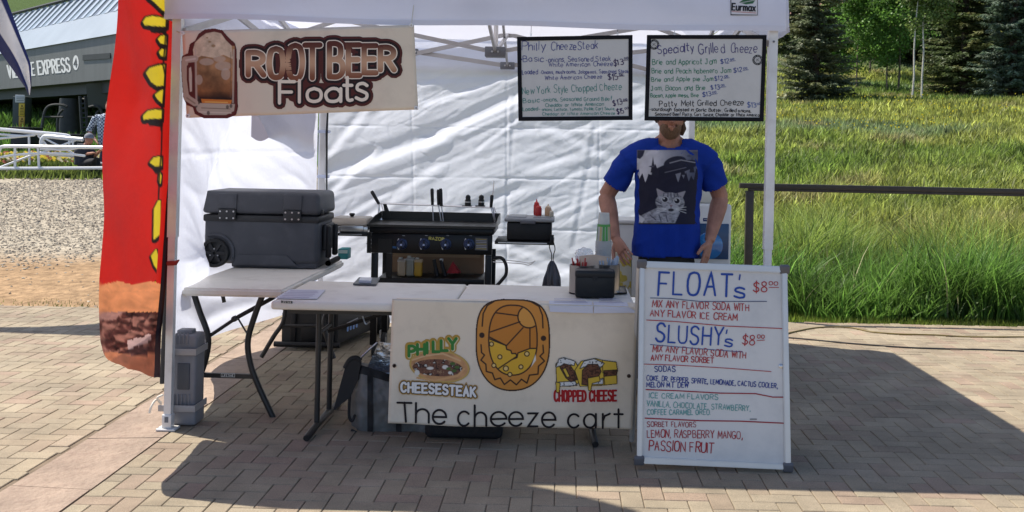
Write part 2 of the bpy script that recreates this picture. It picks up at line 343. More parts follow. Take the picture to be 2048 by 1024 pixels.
class Pic:      # a small picture in photo pixels, kept as one colour per mesh point
    def __init__(s, u0, v0, u1, v1, k=1.0, base=None):
        s.u = np.arange(int((u1-u0)*k)+1)/k+u0; s.v = np.arange(int((v1-v0)*k)+1)/k+v0
        s.U, s.V_ = np.meshgrid(s.u, s.v); s.c = np.zeros(s.U.shape+(3,)); s.a = np.zeros(s.U.shape)
        if base is not None: s.c[:] = base; s.a[:] = 1
        s.aa = 0.7/k
    def blend(s, sd, col, al=1.0):
        m = np.clip(0.5-sd/(2*s.aa), 0, 1)*al; c = col if isinstance(col, np.ndarray) and col.ndim == 3 else np.array(col)
        s.c = s.c*(1-m[..., None])+c*m[..., None]; s.a = np.maximum(s.a, m if al == 1 else np.where(m > 0, s.a, 0))
    def nz(s, sc, seed=0, st=(1, 1)):
        r = np.random.RandomState(seed); out = np.zeros(s.U.shape); amp = 1; tot = 0
        for o in range(4):
            q = sc/2**o; gx = (s.U*st[0])/q; gy = (s.V_*st[1])/q; gx = gx-gx.min(); gy = gy-gy.min(); g = r.rand(int(gy.max())+3, int(gx.max())+3)
            ix, iy = gx.astype(int), gy.astype(int); fx, fy = gx-ix, gy-iy; fx = fx*fx*(3-2*fx); fy = fy*fy*(3-2*fy)
            out += amp*((g[iy, ix]*(1-fx)+g[iy, ix+1]*fx)*(1-fy)+(g[iy+1, ix]*(1-fx)+g[iy+1, ix+1]*fx)*fy); tot += amp; amp *= 0.55
        return out/tot
    def sdp(s, P):
        d = np.full(s.U.shape, 1e9); ins = np.zeros(s.U.shape, bool); n = len(P)
        for i in range(n):
            a, b = P[i], P[(i+1) % n]; ex, ey = b[0]-a[0], b[1]-a[1]; wx, wy = s.U-a[0], s.V_-a[1]
            t = np.clip((wx*ex+wy*ey)/(ex*ex+ey*ey+1e-9), 0, 1); d = np.minimum(d, np.hypot(wx-ex*t, wy-ey*t))
            c = (a[1] > s.V_) != (b[1] > s.V_); x = ex*(s.V_-a[1])/(ey if abs(ey) > 1e-9 else 1e-9)+a[0]; ins ^= c & (s.U < x)
        return np.where(ins, -d, d)
    def sdl(s, P):
        d = np.full(s.U.shape, 1e9)
        for a, b in zip(P, P[1:]):
            ex, ey = b[0]-a[0], b[1]-a[1]; wx, wy = s.U-a[0], s.V_-a[1]
            t = np.clip((wx*ex+wy*ey)/(ex*ex+ey*ey+1e-9), 0, 1); d = np.minimum(d, np.hypot(wx-ex*t, wy-ey*t))
        return d
    def poly(s, P, col, al=1.0, grow=0.0): s.blend(s.sdp(P)-grow, col, al); return s
    def line(s, P, w, col, al=1.0): s.blend(s.sdl(P)-w/2, col, al); return s
    def ell(s, cx, cy, rx, ry, col, al=1.0, rot=0.0):
        x, y = s.U-cx, s.V_-cy; c, q = math.cos(rot), math.sin(rot); X, Y = x*c+y*q, -x*q+y*c
        s.blend((np.sqrt((X/rx)**2+(Y/ry)**2)-1)*min(rx, ry), col, al); return s
    def build(s, name, m, parent, fn):
        H_, W_ = s.U.shape; V = [fn(s.U[j, i], s.V_[j, i]) for j in range(H_) for i in range(W_)]
        ok = np.array([q is not None for q in V]).reshape(H_, W_) & (s.a > 0.4)
        V = [q if q is not None else Vector((0, 0, 0)) for q in V]
        I = np.arange(H_*W_).reshape(H_, W_); k = ok[:-1, :-1] & ok[1:, :-1] & ok[:-1, 1:] & ok[1:, 1:]
        Fc = np.stack([I[:-1, :-1][k], I[1:, :-1][k], I[1:, 1:][k], I[:-1, 1:][k]], 1)
        used = np.unique(Fc); rm = np.zeros(len(V), int); rm[used] = np.arange(len(used))
        return npmesh(name, np.array([tuple(V[i]) for i in used]), rm[Fc], m, parent, col=s.c.reshape(-1, 3)[used], smooth=True)
def sm(x, a, b):
    t = max(0.0, min(1.0, (x-a)/(b-a))); return t*t*(3-2*t)
INK = mat('printed_ink', attr=True, rough=0.55, spec=0.25)
# ================================================================ SETTING
PAVE_END = 9.0
def terr(x, y):
    r = np.interp(y, [0, 9.0, 12, 26, 38, 48, 60, 90, 160], [-.06, -.05, -.10, 1.75, 3.7, 4.9, 8.2, 19, 45])
    l = np.interp(y, [0, 9.0, 21, 28, 45, 60, 90, 160], [-.06, -.03, .70, 1.1, 3.0, 7.5, 17, 45])
    t = sm(x, -3.0, 1.0); z = l*(1-t)+r*t
    k = sm(y, 12, 30)
    return z+k*0.35*(noise.noise(Vector((x*.09, y*.09, 3)))+0.4*noise.noise(Vector((x*.3, y*.3, 7))))
def veg(x, y):      # which colour the meadow has at a spot: real patches of other plants
    a = noise.noise(Vector((x*.10, y*.16, 1.5))); b = noise.noise(Vector((x*.5, y*.5, 9.1))); c = noise.noise(Vector((x*.11+4, y*.19+x*.03, 5.2)))+.35*b
    g = np.array([.15, .225, .042]); y_ = np.array([.29, .32, .075]); bl = np.array([.14, .22, .13]); br = np.array([.30, .25, .13]); dg = np.array([.06, .185, .03])
    q = g.copy(); q += (y_-g)*sm(a+.35*b, -.45, .12)
    q += (bl-q)*sm(c, .08, .45)*.6*sm(y, 14, 20)
    q += (br-q)*sm(b-a*.4, .25, .5)*.6*sm(y, 12, 16)
    if x > 0: q += (dg-q)*sm(-y, -13.0, -10.0)*.75
    return q
# ground sheet out to the far hills
xs = np.concatenate([np.linspace(-140, -22, 16), np.linspace(-20, 26, 93), np.linspace(29, 150, 16)])
ys = np.concatenate([np.linspace(-30, 8, 8), np.linspace(8.9, 60, 120), np.linspace(62, 190, 34)])
V = []; C = []
for y in ys:
    for x in xs:
        z = terr(x, y) if y > 8.95 else -.06
        V.append((x, y, z))
        if y < 8.5: c = np.array([.2, .17, .13])
        elif x < -1.5 and y < 24.5+.5*noise.noise(Vector((x, y, 0))):
            n = noise.noise(Vector((x*.35, y*.35, 2))); t = sm(y+2.2*n, 10.5, 13.0)
            c = np.array([.30, .20, .115])*(1-t)+np.array([.34, .30, .235])*t
            c = c*(1+.25*noise.noise(Vector((x*1.5, y*1.5, 4))))
        elif x < -8: c = np.array([.05, .085, .02])
        else: c = veg(x, y)*.42
        C.append(c)
nx, ny = len(xs), len(ys)
Fc = [(j*nx+i, j*nx+i+1, (j+1)*nx+i+1, (j+1)*nx+i) for j in range(ny-1) for i in range(nx-1)]
gm = mat('ground_soil', attr=True, rough=0.95, var=.38, vscale=9.0, bump=4.0, bscale=14.0, spec=0.1)
terrain = npmesh('ground', V, Fc, gm, col=np.array(C), smooth=True); terrain['kind'] = 'structure'

# ---- gravel stones lying on the dirt (left of the stand)
def rockfield(name, n, xr, yr, size, cols, dens=None):
    base = np.array([(1, 0, 0), (-1, 0, 0), (0, 1, 0), (0, -1, 0), (0, 0, 1)], float); tris = np.array([(0, 2, 4), (2, 1, 4), (1, 3, 4), (3, 0, 4)])
    VV = []; FF = []; CC = []; k = 0
    while k < n:
        y = random.uniform(*yr)**1.0; x = random.uniform(*xr)
        if dens and random.random() > dens(x, y): n -= 0.5; continue
        s = random.uniform(*size)*(1+0.03*max(0, y-10)); a = random.uniform(0, 6.28); c, q = math.cos(a), math.sin(a)
        b = base*np.array([s*random.uniform(.7, 1.4), s*random.uniform(.5, 1), s*random.uniform(.4, .8)]); b = b+np.random.uniform(-.25, .25, b.shape)*s
        b = np.stack([b[:, 0]*c-b[:, 1]*q, b[:, 0]*q+b[:, 1]*c, b[:, 2]], 1)+np.array([x, y, terr(x, y)+s*.1])
        VV.append(b); FF.append(tris+5*k); cc = np.array(random.choice(cols))*random.uniform(.75, 1.2); CC.append(np.tile(cc, (5, 1))); k += 1
    return np.concatenate(VV), np.concatenate(FF), np.concatenate(CC)
def gd(x, y):
    n = noise.noise(Vector((x*.35, y*.35, 2))); return .06+.94*sm(y+2.2*n, 10.2, 12.5)
v_, f_, c_ = rockfield('gravel', 42000, (-11, -3.0), (9.1, 24), (.009, .024), [(.38, .34, .27), (.33, .29, .23), (.45, .39, .30), (.24, .20, .16)], gd)
stone_m = mat('gravel_stone', attr=True, rough=.9, spec=.15)
tag(npmesh('gravel', v_, f_, stone_m, col=c_), 'grey and tan loose gravel between the pavers and the lift', None, kind='stuff')

# ---- grass blades
def blades(name, label, pts, hfun, wfun, lean, segs=2, mt=None, colfun=None, wind=(0.06, 0)):
    n = len(pts); P = np.array(pts, np.float32)
    h = np.array([hfun(p) for p in pts]); w = np.array([wfun(p) for p in pts]); a = np.random.uniform(0, 2*np.pi, n)
    la = np.random.uniform(0, 2*np.pi, n) if len(pts[0]) < 4 else np.array([p[3] for p in pts])+np.random.normal(0, .5, n); lm = np.random.uniform(.15, 1.15, n)*lean*h
    sx, sy = np.cos(a)*w, np.sin(a)*w; V = []; K = segs+1
    for k in range(K):
        t = k/segs; off = lm*t**1.8; cx = P[:, 0]+np.cos(la)*off+wind[0]*h*t*t; cy = P[:, 1]+np.sin(la)*off+wind[1]*h*t*t; cz = P[:, 2]+h*(t-.25*t*t*(lm/h))
        ww = (1-t)**.7 if k < segs else 0.02
        V.append(np.stack([cx-sx*ww, cy-sy*ww, cz], 1)); V.append(np.stack([cx+sx*ww, cy+sy*ww, cz], 1))
    V = np.stack(V, 1).reshape(-1, 3); B = np.arange(n)*(2*K); Fc = []
    for k in range(segs): Fc.append(np.stack([B+2*k, B+2*k+1, B+2*k+3, B+2*k+2], 1))
    Fc = np.concatenate(Fc); C = np.array([colfun(p) for p in pts]); C = C*np.array([1+.75*noise.noise(Vector((p[0]*2.3, p[1]*2.0, 2)))+.35*noise.noise(Vector((p[0]*.5, p[1]*.7, 4))) for p in pts])[:, None]; C = C*np.random.uniform(.5, 1.55, (n, 1))*np.where(np.random.rand(n, 1) < .12, 1.5, 1); C = np.repeat(C, 2*K, 0)
    o = npmesh(name, V, Fc, mt, col=C); o['kind'] = 'stuff'; o['label'] = label; return o
gmat = mat('grass_blade', attr=True, rough=.55, trans=.55, spec=.45)
def sample(n, yr, xr_fun, p=1.0, keep=None):
    out = []
    while len(out) < n:
        y = yr[0]+(yr[1]-yr[0])*random.random()**p; a, b = xr_fun(y); x = random.uniform(a, b)
        if keep and random.random() > keep(x, y): n -= 1; continue
        out.append((x, y, terr(x, y)))
    return out
def clumps(nc, per, yr, xr_fun, rad, p=1.0, keep=None):
    out = []
    for x, y, z in sample(nc, yr, xr_fun, p, keep):
        rr = rad*random.uniform(.6, 1.4)
        for _ in range(int(per*random.uniform(.5, 1.5))):
            a = random.uniform(0, 6.283); q = rr*random.random()**.6; X, Y = x+q*math.cos(a), y+q*.8*math.sin(a)
            if Y < 9.0: Y = 9.0+random.random()*.1
            out.append((X, Y, terr(X, Y), a))
    return out
near_x = lambda y: (.55+.0*y, (2048-PPX)/F*y+1.2)
pts = clumps(1250, 27, (9.38, 13.2), near_x, .13, 1.15, lambda x, y: .10+.9*sm(noise.noise(Vector((x*1.1, y*1.5, 0))), -.25, .05))
def hh(p): return (.36+.48*sm(noise.noise(Vector((p[0]*.7, p[1]*.9, 3))), -.4, .5)+.16*sm(p[1], 9.3, 11.5))*random.uniform(.55, 1.15)*sm(p[1], 9.1, 9.75)+.05
blades('tall_grass', 'tall lush green grass along the edge of the pavement', pts, hh, lambda p: random.uniform(.005, .0155), .8, 4, gmat, lambda p: veg(p[0], p[1]))
pts = sample(130, (9.5, 12.0), near_x, 1.0)
blades('dry_stalks', 'scattered pale dry stalks standing in the tall grass', pts, lambda p: random.uniform(.4, .85), lambda p: random.uniform(.005, .009), .45, 4, gmat, lambda p: np.array([.46, .42, .24]))
pts = sample(9000, (8.93, 9.6), near_x, 1.0)
blades('short_grass', 'short bright green turf edging the pavement', pts, lambda p: random.uniform(.03, .09), lambda p: random.uniform(.004, .008), .5, 1, gmat, lambda p: np.array([.14, .19, .03]))
mid_x = lambda y: (-1.6-.04*y, (2048-PPX)/F*y+2.0)
pts = clumps(10500, 8, (12.6, 27), mid_x, .17, 1.15)
blades('meadow_grass', 'yellow green meadow grass behind the railing', pts, lambda p: random.uniform(.15, .42)*(1+.5*noise.noise(Vector((p[0]*.5, p[1]*.5, 6)))), lambda p: .007+.0015*p[1]*random.uniform(.4, 1), .6, 2, gmat, lambda p: veg(p[0], p[1]))
pts = sample(85000, (26, 62), lambda y: (-2.0-.10*y, (2048-PPX)/F*y+3.0), 1.2)
blades('hill_grass', 'rough grass covering the hillside under the trees', pts, lambda p: random.uniform(.10, .26), lambda p: .012+.0010*p[1]*random.uniform(.5, 1), .6, 1, gmat, lambda p: veg(p[0], p[1]))
pts = sample(30000, (24.5, 62), lambda y: (-.62*y-2, -.36*y+4), 1.1)
blades('slope_grass', 'bright grass on the slope behind the lift terminal', pts, lambda p: random.uniform(.15, .4), lambda p: .014+.0012*p[1]*random.uniform(.5, 1), .6, 1, gmat, lambda p: np.array([.07, .14, .025])*(1+.4*noise.noise(Vector((p[0]*.6, p[1]*.4, 6)))))
pts = sample(5200, (20.3, 22.0), lambda y: (-13, -8.2), 1.0, lambda x, y: .25+.75*(abs(y-21.0-.2*noise.noise(Vector((x, 0, 0)))) < .35))
blades('grass_strip', 'thin strip of grass across the gravel by the barriers', pts, lambda p: random.uniform(.06, .22), lambda p: random.uniform(.012, .03), .5, 1, gmat, lambda p: np.array([.12, .16, .035]))
pts = [(x+random.gauss(0, .25), y+random.gauss(0, .08), -.03) for x, y in [(-4.6, 9.2), (-3.7, 9.3), (-4.9, 9.35)] for _ in range(90)]
blades('grass_tuft', 'sparse weeds at the edge of the pavers on the left', pts, lambda p: random.uniform(.02, .05), lambda p: .005, .6, 1, gmat, lambda p: np.array([.10, .12, .03]))
# ---- wild flowers
def flowers(name, label, n, samp, size, cols):
    VV = []; CC = []
    for x, y, z in samp:
        s = size*random.uniform(.6, 1.3); h = z+random.uniform(.18, .3)*(1 if y > 12 else .5); a = random.uniform(-.8, .8)
        d = Vector((math.cos(a), math.sin(a), 0))*s; e = Vector((0, -.5, .8))*s; c = Vector((x, y, h))
        VV += [c-d, c-e, c+d, c+e]; CC += [np.array(random.choice(cols))*random.uniform(.8, 1.1)]*4
    Fc = np.arange(len(VV)).reshape(-1, 4)
    return tag(npmesh(name, [tuple(q) for q in VV], Fc, mat('petal', attr=True, rough=.7, trans=.3), col=np.array(CC)), label, None, kind='stuff')
flowers('wildflowers', 'yellow wildflowers scattered over the hillside', 0, sample(900, (26, 40), lambda y: (5, .47*y+2), 1.0, lambda x, y: sm(noise.noise(Vector((x*.3, y*.3, 8))), -.2, .3)), .028, [(.70, .60, .06)])
flowers('flower_bed', 'yellow and white flower bed beneath the white barriers', 0, sample(1500, (22.6, 24.6), lambda y: (-13.5, -8.5)), .055, [(.75, .6, .08), (.7, .66, .5), (.2, .25, .05), (.35, .12, .10)])
pts = sample(9000, (22.4, 24.8), lambda y: (-14, -8.3))
blades('bed_leaves', 'leafy greenery of the flower bed by the lift', pts, lambda p: random.uniform(.1, .26), lambda p: random.uniform(.02, .04), .6, 1, gmat, lambda p: np.array([.09, .13, .03]))

# ---- pavement of herringbone pavers, each one a piece
A = .0965; GAP = .0036
def paver_mat(name, obj):
    m = bpy.data.materials.new(name); m.use_nodes = True; n = m.node_tree.nodes; L = m.node_tree.links; b = n['Principled BSDF']
    ge = n.new('ShaderNodeNewGeometry'); rp = n.new('ShaderNodeValToRGB')
    if obj: s = n.new('ShaderNodeObjectInfo').outputs['Random']
    else: a = n.new('ShaderNodeAttribute'); a.attribute_name = 'Col'; s = a.outputs['Fac']
    L.new(s, rp.inputs[0]); el = rp.color_ramp.elements
    cs = [(.0, (.26, .215, .155)), (.3, (.30, .252, .18)), (.55, (.285, .236, .166)), (.78, (.262, .208, .15)), (.93, (.28, .208, .155)), (1, (.315, .268, .195))]
    el[0].position, el[0].color = cs[0][0], (*cs[0][1], 1); el[1].position, el[1].color = cs[-1][0], (*cs[-1][1], 1)
    for p, c in cs[1:-1]: e = el.new(p); e.color = (*c, 1)
    n1 = n.new('ShaderNodeTexNoise'); n1.inputs['Scale'].default_value = 2.2; n1.inputs['Detail'].default_value = 8; n1.inputs['Roughness'].default_value = .7; L.new(ge.outputs['Position'], n1.inputs['Vector'])
    n2 = n.new('ShaderNodeTexNoise'); n2.inputs['Scale'].default_value = 190; n2.inputs['Detail'].default_value = 3; L.new(ge.outputs['Position'], n2.inputs['Vector'])
    m1 = n.new('ShaderNodeMapRange'); m1.inputs['From Min'].default_value = .3; m1.inputs['From Max'].default_value = .7; m1.inputs['To Min'].default_value = .68; m1.inputs['To Max'].default_value = 1.22; L.new(n1.outputs['Fac'], m1.inputs['Value'])
    m2 = n.new('ShaderNodeMapRange'); m2.inputs['From Min'].default_value = .3; m2.inputs['From Max'].default_value = .7; m2.inputs['To Min'].default_value = .78; m2.inputs['To Max'].default_value = 1.22; L.new(n2.outputs['Fac'], m2.inputs['Value'])
    mu = n.new('ShaderNodeMath'); mu.operation = 'MULTIPLY'; L.new(m1.outputs[0], mu.inputs[0]); L.new(m2.outputs[0], mu.inputs[1])
    hs = n.new('ShaderNodeHueSaturation'); L.new(rp.outputs[0], hs.inputs['Color']); L.new(mu.outputs[0], hs.inputs['Value']); L.new(hs.outputs[0], b.inputs['Base Color'])
    b.inputs['Roughness'].default_value = .88; b.inputs['Specular IOR Level'].default_value = .25
    bp = n.new('ShaderNodeBump'); bp.inputs['Strength'].default_value = .5; bp.inputs['Distance'].default_value = .003; L.new(n2.outputs['Fac'], bp.inputs['Height']); L.new(bp.outputs[0], b.inputs['Normal'])
    return m
PM_O, PM_S = paver_mat('paver_concrete', True), paver_mat('paver_concrete_far', False)
joint_m = mat('joint_sand', (.17, .13, .09), rough=1, var=.3, vscale=5, bump=.5, bscale=200)
pav = MB(); pav.quad((-9, -4, -.006), (9, -4, -.006), (9, PAVE_END-.05, -.006), (-9, PAVE_END-.05, -.006)); pav = pav.build('pavement', joint_m); pav['kind'] = 'structure'
def paver_verts(w, h, dz=0, tx=0, ty=0):
    o = []
    for k, (dx, z) in enumerate([(0, -.03), (0, -.003), (.003, 0)]):
        for sx, sy in ((-1, -1), (1, -1), (1, 1), (-1, 1)):
            x, y = sx*(w/2-dx), sy*(h/2-dx); o.append((x, y, z+dz+tx*x+ty*y))
    f = []
    for k in (0, 1):
        for i in range(4): j = (i+1) % 4; f.append((k*4+i, k*4+j, k*4+4+j, k*4+4+i))
    f.append((8, 9, 10, 11)); return o, f
L2 = 2*A-GAP; S1 = A-GAP; cand = []
SX0, SX1 = -2.39, -2.02      # the sandstone strip
for i in range(-98, 100):
    for j in range(10, int(PAVE_END/A)+2):
        c = (i-j) % 4
        if c == 0: cx, cy, hor = (i+1)*A, (j+.5)*A, True
        elif c == 3: cx, cy, hor = (i+.5)*A, (j+1)*A, False
        else: continue
        w, h = (L2, S1) if hor else (S1, L2)
        x0, x1, y0, y1 = cx-w/2, cx+w/2, cy-h/2, cy+h/2
        if x1 > SX0 and x0 < SX1:
            if cx < (SX0+SX1)/2: x1 = min(x1, SX0-.008)
            else: x0 = max(x0, SX1+.008)
            if x1-x0 < .045: continue
        if y1 > PAVE_END: y1 = PAVE_END
        if y1-y0 < .03: continue
        full = abs((x1-x0)-w) < 1e-6 and abs((y1-y0)-h) < 1e-6
        cand.append(((x0+x1)/2, (y0+y1)/2, x1-x0, y1-y0, hor, full))
def inview(x, y): u, v = PR((x, y, 0)); return 5 < u < 2043 and v < 1020
vis = sorted([c for c in cand if c[5] and c[1] > 3.9 and inview(c[0], c[1])], key=lambda c: c[1])[:300]
vset = set((c[0], c[1]) for c in vis); mesh_v = {}
for cx, cy, w, h, hor, full in vis:
    key = (hor, random.randrange(5))
    if key not in mesh_v:
        o_, f_ = paver_verts(w, h, random.uniform(-.0012, .0018), random.uniform(-.008, .008), random.uniform(-.008, .008))
        me = bpy.data.meshes.new('paver'); me.from_pydata(o_, [], f_); me.materials.append(PM_O); mesh_v[key] = me
    o = bpy.data.objects.new('paver', mesh_v[key]); COL.objects.link(o); o.parent = pav; o.location = (cx, cy, 0)
VV = []; FF = []; CC = []; k = 0
for cx, cy, w, h, hor, full in cand:
    if (cx, cy) in vset: continue
    o_, f_ = paver_verts(w, h, random.uniform(-.0012, .0018), random.uniform(-.008, .008), random.uniform(-.008, .008))
    VV += [(a+cx, b+cy, c) for a, b, c in o_]; FF += [tuple(q+k for q in f) for f in f_]; k += 12; CC += [(random.random(),)*3]*12
o = npmesh('paver_field', VV, FF, PM_S, pav, col=np.array(CC)); o['kind'] = 'stuff'
slab_m = mat('sandstone_slab', (.275, .205, .155), rough=.9, var=.22, vscale=4, bump=1.2, bscale=30, objrand=.08, dirt=(.18, .12, .09, .7), dscale=14)
y = 1.6; prev = .0
while y < 8.9:
    ln = random.uniform(.55, 1.3); y1 = min(8.97, y+ln); nxt = random.uniform(-.06, .06)
    m = MB(); m.prism([(SX0+random.uniform(.0, .012), y+.003+prev, -.03), (SX1-random.uniform(0, .012), y+.003-prev, -.03), (SX1-random.uniform(0, .014), y1-.003-nxt, -.03), (SX0+.06, y1-.003+nxt*.6, -.03), (SX0+random.uniform(0, .014), y1-.003+nxt, -.03)], (0, 0, .030+random.uniform(-.001, .001)))
    m.build('slab', slab_m, pav, sharp=30); y = y1; prev = nxt

# ---- railing at the edge of the meadow
rail_m = mat('railing_steel', (.045, .038, .03), rough=.5, metal=.3, var=.2, vscale=20)
t = thing('railing', 'dark brown metal railing with flat top rail between the pavement and tall grass', 'railing', (W(1490, 700, 9.15).x, 9.15, 0))
ra, rb = W(1479, 366, 9.15), W(2060, 378, 9.15); zt = ra.z
MB().box(((ra.x+rb.x+2.5)/2, 9.15, zt-.023), (rb.x-ra.x+2.5, .06, .046), bev=.004).build('top_rail', rail_m, t)
MB().box(((ra.x+rb.x+2.5)/2+.03, 9.15, zt-.058), (rb.x-ra.x+2.4, .045, .022), bev=.003).build('lower_strip', rail_m, t)
for x in (W(1497, 500, 9.15).x, W(1497, 500, 9.15).x+3.4):
    MB().box((x, 9.15, (zt-.07)/2-.05), (.072, .05, zt+.03), bev=.004).build('post', rail_m, t)

# ---- cables on the pavement
def cord(name, label, px, r, m, z=.006):
    P = [G(u, v, z) for u, v in px]; P = catmull(P, 8)
    P = [p+Vector((0, .012*noise.noise(p*3), 0)) for p in P]
    tb = MB().tube(P, r, 6); return tag(tb.build(name, m, org=P[0]), label, 'cable')
cord('extension_cord', 'yellow and black extension cord nearest the grass edge', [(1560, 672), (1590, 663), (1640, 655), (1700, 655), (1745, 664), (1800, 668), (1870, 670), (1940, 674), (2048, 674), (2110, 676)], .007, mat('cord_yellow', (.17, .125, .03), rough=.5, dirt=(.02, .02, .02, 1), dscale=3.5))
cord('black_cable', 'thin black cable lying on pavers in front of the yellow cord', [(1560, 674), (1640, 681), (1740, 690), (1850, 696), (2048, 702), (2110, 706)], .006, mat('cable_black', (.02, .02, .02), rough=.5))

# ================================================================ TREES
bark_m = mat('spruce_bark', (.06, .045, .035), rough=.95, var=.3, vscale=20, bump=1, bscale=30)
def spruce(u, v, Y, h, r, label, cols, seed, z0=.15, dens=1.0):
    rnd = random.Random(seed); p = W(u, v, Y); base = Vector((p.x, Y, terr(p.x, Y)-.05)); t = thing('spruce_tree', label, 'spruce tree', base, 'spruce trees on the hillside')
    MB().tube([base+Vector((0, 0, h*k/8)) for k in range(9)], [.02*h*(1-k/8.4) for k in range(9)], 8).build('trunk', bark_m, t)
    V = []; C = []; z = z0; limbs = MB()
    while z < h*.97:
        k = z/h; Lr = r*(1-k)**.85*rnd.uniform(.85, 1.1)*(1 if z > 1.0 else .75+.25*z); nb = int(11*dens)+(1 if k < .5 else 0)
        for b in range(nb):
            a = rnd.uniform(0, 6.283); L = Lr*rnd.uniform(.65, 1.12); d = Vector((math.cos(a), math.sin(a), 0)); s = Vector((-d.y, d.x, 0)); droop = rnd.uniform(.12, .34)
            zz = z+rnd.uniform(-.12, .12); P = [base+d*L*q+Vector((0, 0, zz-droop*L*q+.22*L*q*q)) for q in (0, .33, .66, 1)]
            limbs.tube(P, [.018+.008*L, .014, .009, .004], 3, caps=False)
            c = np.array(rnd.choice(cols))*rnd.uniform(.85, 1.7); nt = int(6+L*12)
            for i in range(nt):
                q = (i+rnd.random())/nt*.92+.08; q0 = min(2, int(q*3)); f = q*3-q0; o = P[q0].lerp(P[q0+1], f)
                wl = (.30*(1-q)+.12)*min(1, L*.7)*rnd.uniform(.7, 1.2)
                for sg in (-1, 1):
                    dr = (s*sg*rnd.uniform(.7, 1)+d*rnd.uniform(.5, .9)+Vector((0, 0, rnd.uniform(-.35, .15)))).normalized()
                    nn = 3
                    for m_ in range(nn):
                        o2 = o+dr*wl*m_/nn+Vector((0, 0, rnd.uniform(-.02, .02))); e = dr*rnd.uniform(.11, .19)+Vector((rnd.uniform(-.05, .05), rnd.uniform(-.05, .05), rnd.uniform(-.08, .02)))
                        wv = e.cross(Vector((rnd.uniform(-1, 1), rnd.uniform(-1, 1), 1))).normalized()*rnd.uniform(.02, .042)
                        V += [o2, o2+e*.5+wv, o2+e, o2+e*.5-wv]; C += [c*rnd.uniform(.8, 1.2)]*4
        z += .19+.012*z
    limbs.build('branches', bark_m, t)['kind'] = 'stuff'
    o = npmesh('crown', [tuple(q) for q in V], np.arange(len(V)).reshape(-1, 4), mat('spruce_needles', attr=True, rough=.5, spec=.5, trans=.4), t, col=np.array(C)); return t
blue = [(.11, .16, .11), (.09, .135, .085), (.15, .19, .14)]; green = [(.09, .125, .05), (.11, .145, .055), (.07, .10, .04)]; olive = [(.15, .16, .065), (.12, .14, .055)]
spruce(1630, 205, 38.5, 8.5, 1.75, 'grey green spruce standing leftmost of the spruces, beside the canopy leg', [(.13, .155, .09), (.16, .175, .08), (.10, .125, .07)], 1)
spruce(1928, 195, 40, 9.5, 2.1, 'olive green spruce with its bare trunk showing, right of the white aspen trunks', olive+green, 2, z0=.4, dens=.85)
spruce(2025, 190, 38, 10, 1.75, 'blue green spruce with thick boughs at the right edge of the picture', blue, 3)
spruce(1985, 165, 47, 10, 2.0, 'dark spruce standing behind the two right hand spruces', green, 4)
spruce(1785, 120, 55, 12, 2.4, 'dark far spruce behind the leafy aspens', green, 5)
spruce(1880, 120, 54, 13, 2.4, 'dark far spruce between the aspens and the olive spruce', green, 6)
spruce(2085, 140, 52, 12, 2.4, 'dark spruce at the far right behind the blue one', green, 8)
spruce(1585, 110, 56, 9, 1.7, 'small far spruce in front of the brown house', green, 9)
def aspen(u, v, Y, h, r, label, seed, stems=1, white=False, dens=1.0, lo=.15):
    rnd = random.Random(seed); p = W(u, v, Y); base = Vector((p.x, Y, terr(p.x, Y)-.05)); t = thing('aspen_tree', label, 'aspen tree', base, 'leafy aspens on the hillside')
    bm_ = mat('aspen_bark', (.55, .53, .46), rough=.8, dirt=(.06, .05, .045, .95), dscale=9, stretch=(1, 1, 3)) if white else mat('young_bark', (.16, .13, .09), rough=.9, var=.3)
    V = []; C = []; tr = MB()
    for s in range(stems):
        off = Vector(((s-(stems-1)/2)*.42, rnd.uniform(-.1, .1), 0)); lean = Vector((rnd.uniform(-.05, .05)-.03*(s-.5), 0, 1)); P = [base+off+lean*h*k/8+Vector((rnd.uniform(-.04, .04), 0, 0)) for k in range(9)]
        tr.tube(P, [(.0055 if white else .006)*h*(1-k/8.6) for k in range(9)], 7)
        for b in range(int(40*dens)):
            q = rnd.uniform(lo, .98); o = P[0].lerp(P[-1], q); a = rnd.uniform(0, 6.283); L = r*(1-abs(q-.45)*.9)*rnd.uniform(.5, 1.05)
            e = o+Vector((math.cos(a), math.sin(a), rnd.uniform(.2, .7)))*L; mid = o.lerp(e, .5)+Vector((0, 0, -.05)); tr.tube([o, mid, e], [.02, .012, .004], 3, caps=False)
            for cl in range(6):
                cc = o.lerp(e, rnd.uniform(.25, 1.05))+Vector([rnd.gauss(0, .16) for _ in range(3)]); c = np.array((.12, .24, .045) if not white else (.15, .22, .06))*rnd.uniform(.65, 1.35)
                for lf in range(40):
                    q_ = cc+Vector([rnd.gauss(0, .15) for _ in range(3)]); x = Vector([rnd.gauss(0, 1) for _ in range(3)]).normalized()*rnd.uniform(.04, .07); y = x.cross(Vector([rnd.gauss(0, 1) for _ in range(3)])).normalized()*rnd.uniform(.035, .06)
                    V += [q_-x, q_-y, q_+x, q_+y]; C += [c*rnd.uniform(.8, 1.25)]*4
    tr.build('trunk', bm_, t)
    npmesh('crown', [tuple(q) for q in V], np.arange(len(V)).reshape(-1, 4), mat('aspen_leaf', attr=True, rough=.5, spec=.4, trans=.5), t, col=np.array(C)); return t
aspen(1712, 160, 44, 7, 1.25, 'slim bright green aspen just right of the left spruce', 11)
aspen(1773, 175, 43, 6.5, 1.2, 'short thin stemmed aspen with the lowest branches, left of the white trunks', 12)
aspen(1795, 170, 44, 8.5, 1.5, 'bright green bushy aspen reaching the top of the picture', 13)
aspen(1833, 200, 38, 7.5, .95, 'aspen with two bare white trunks and sparse foliage', 14, stems=2, white=True, dens=.4, lo=.35)
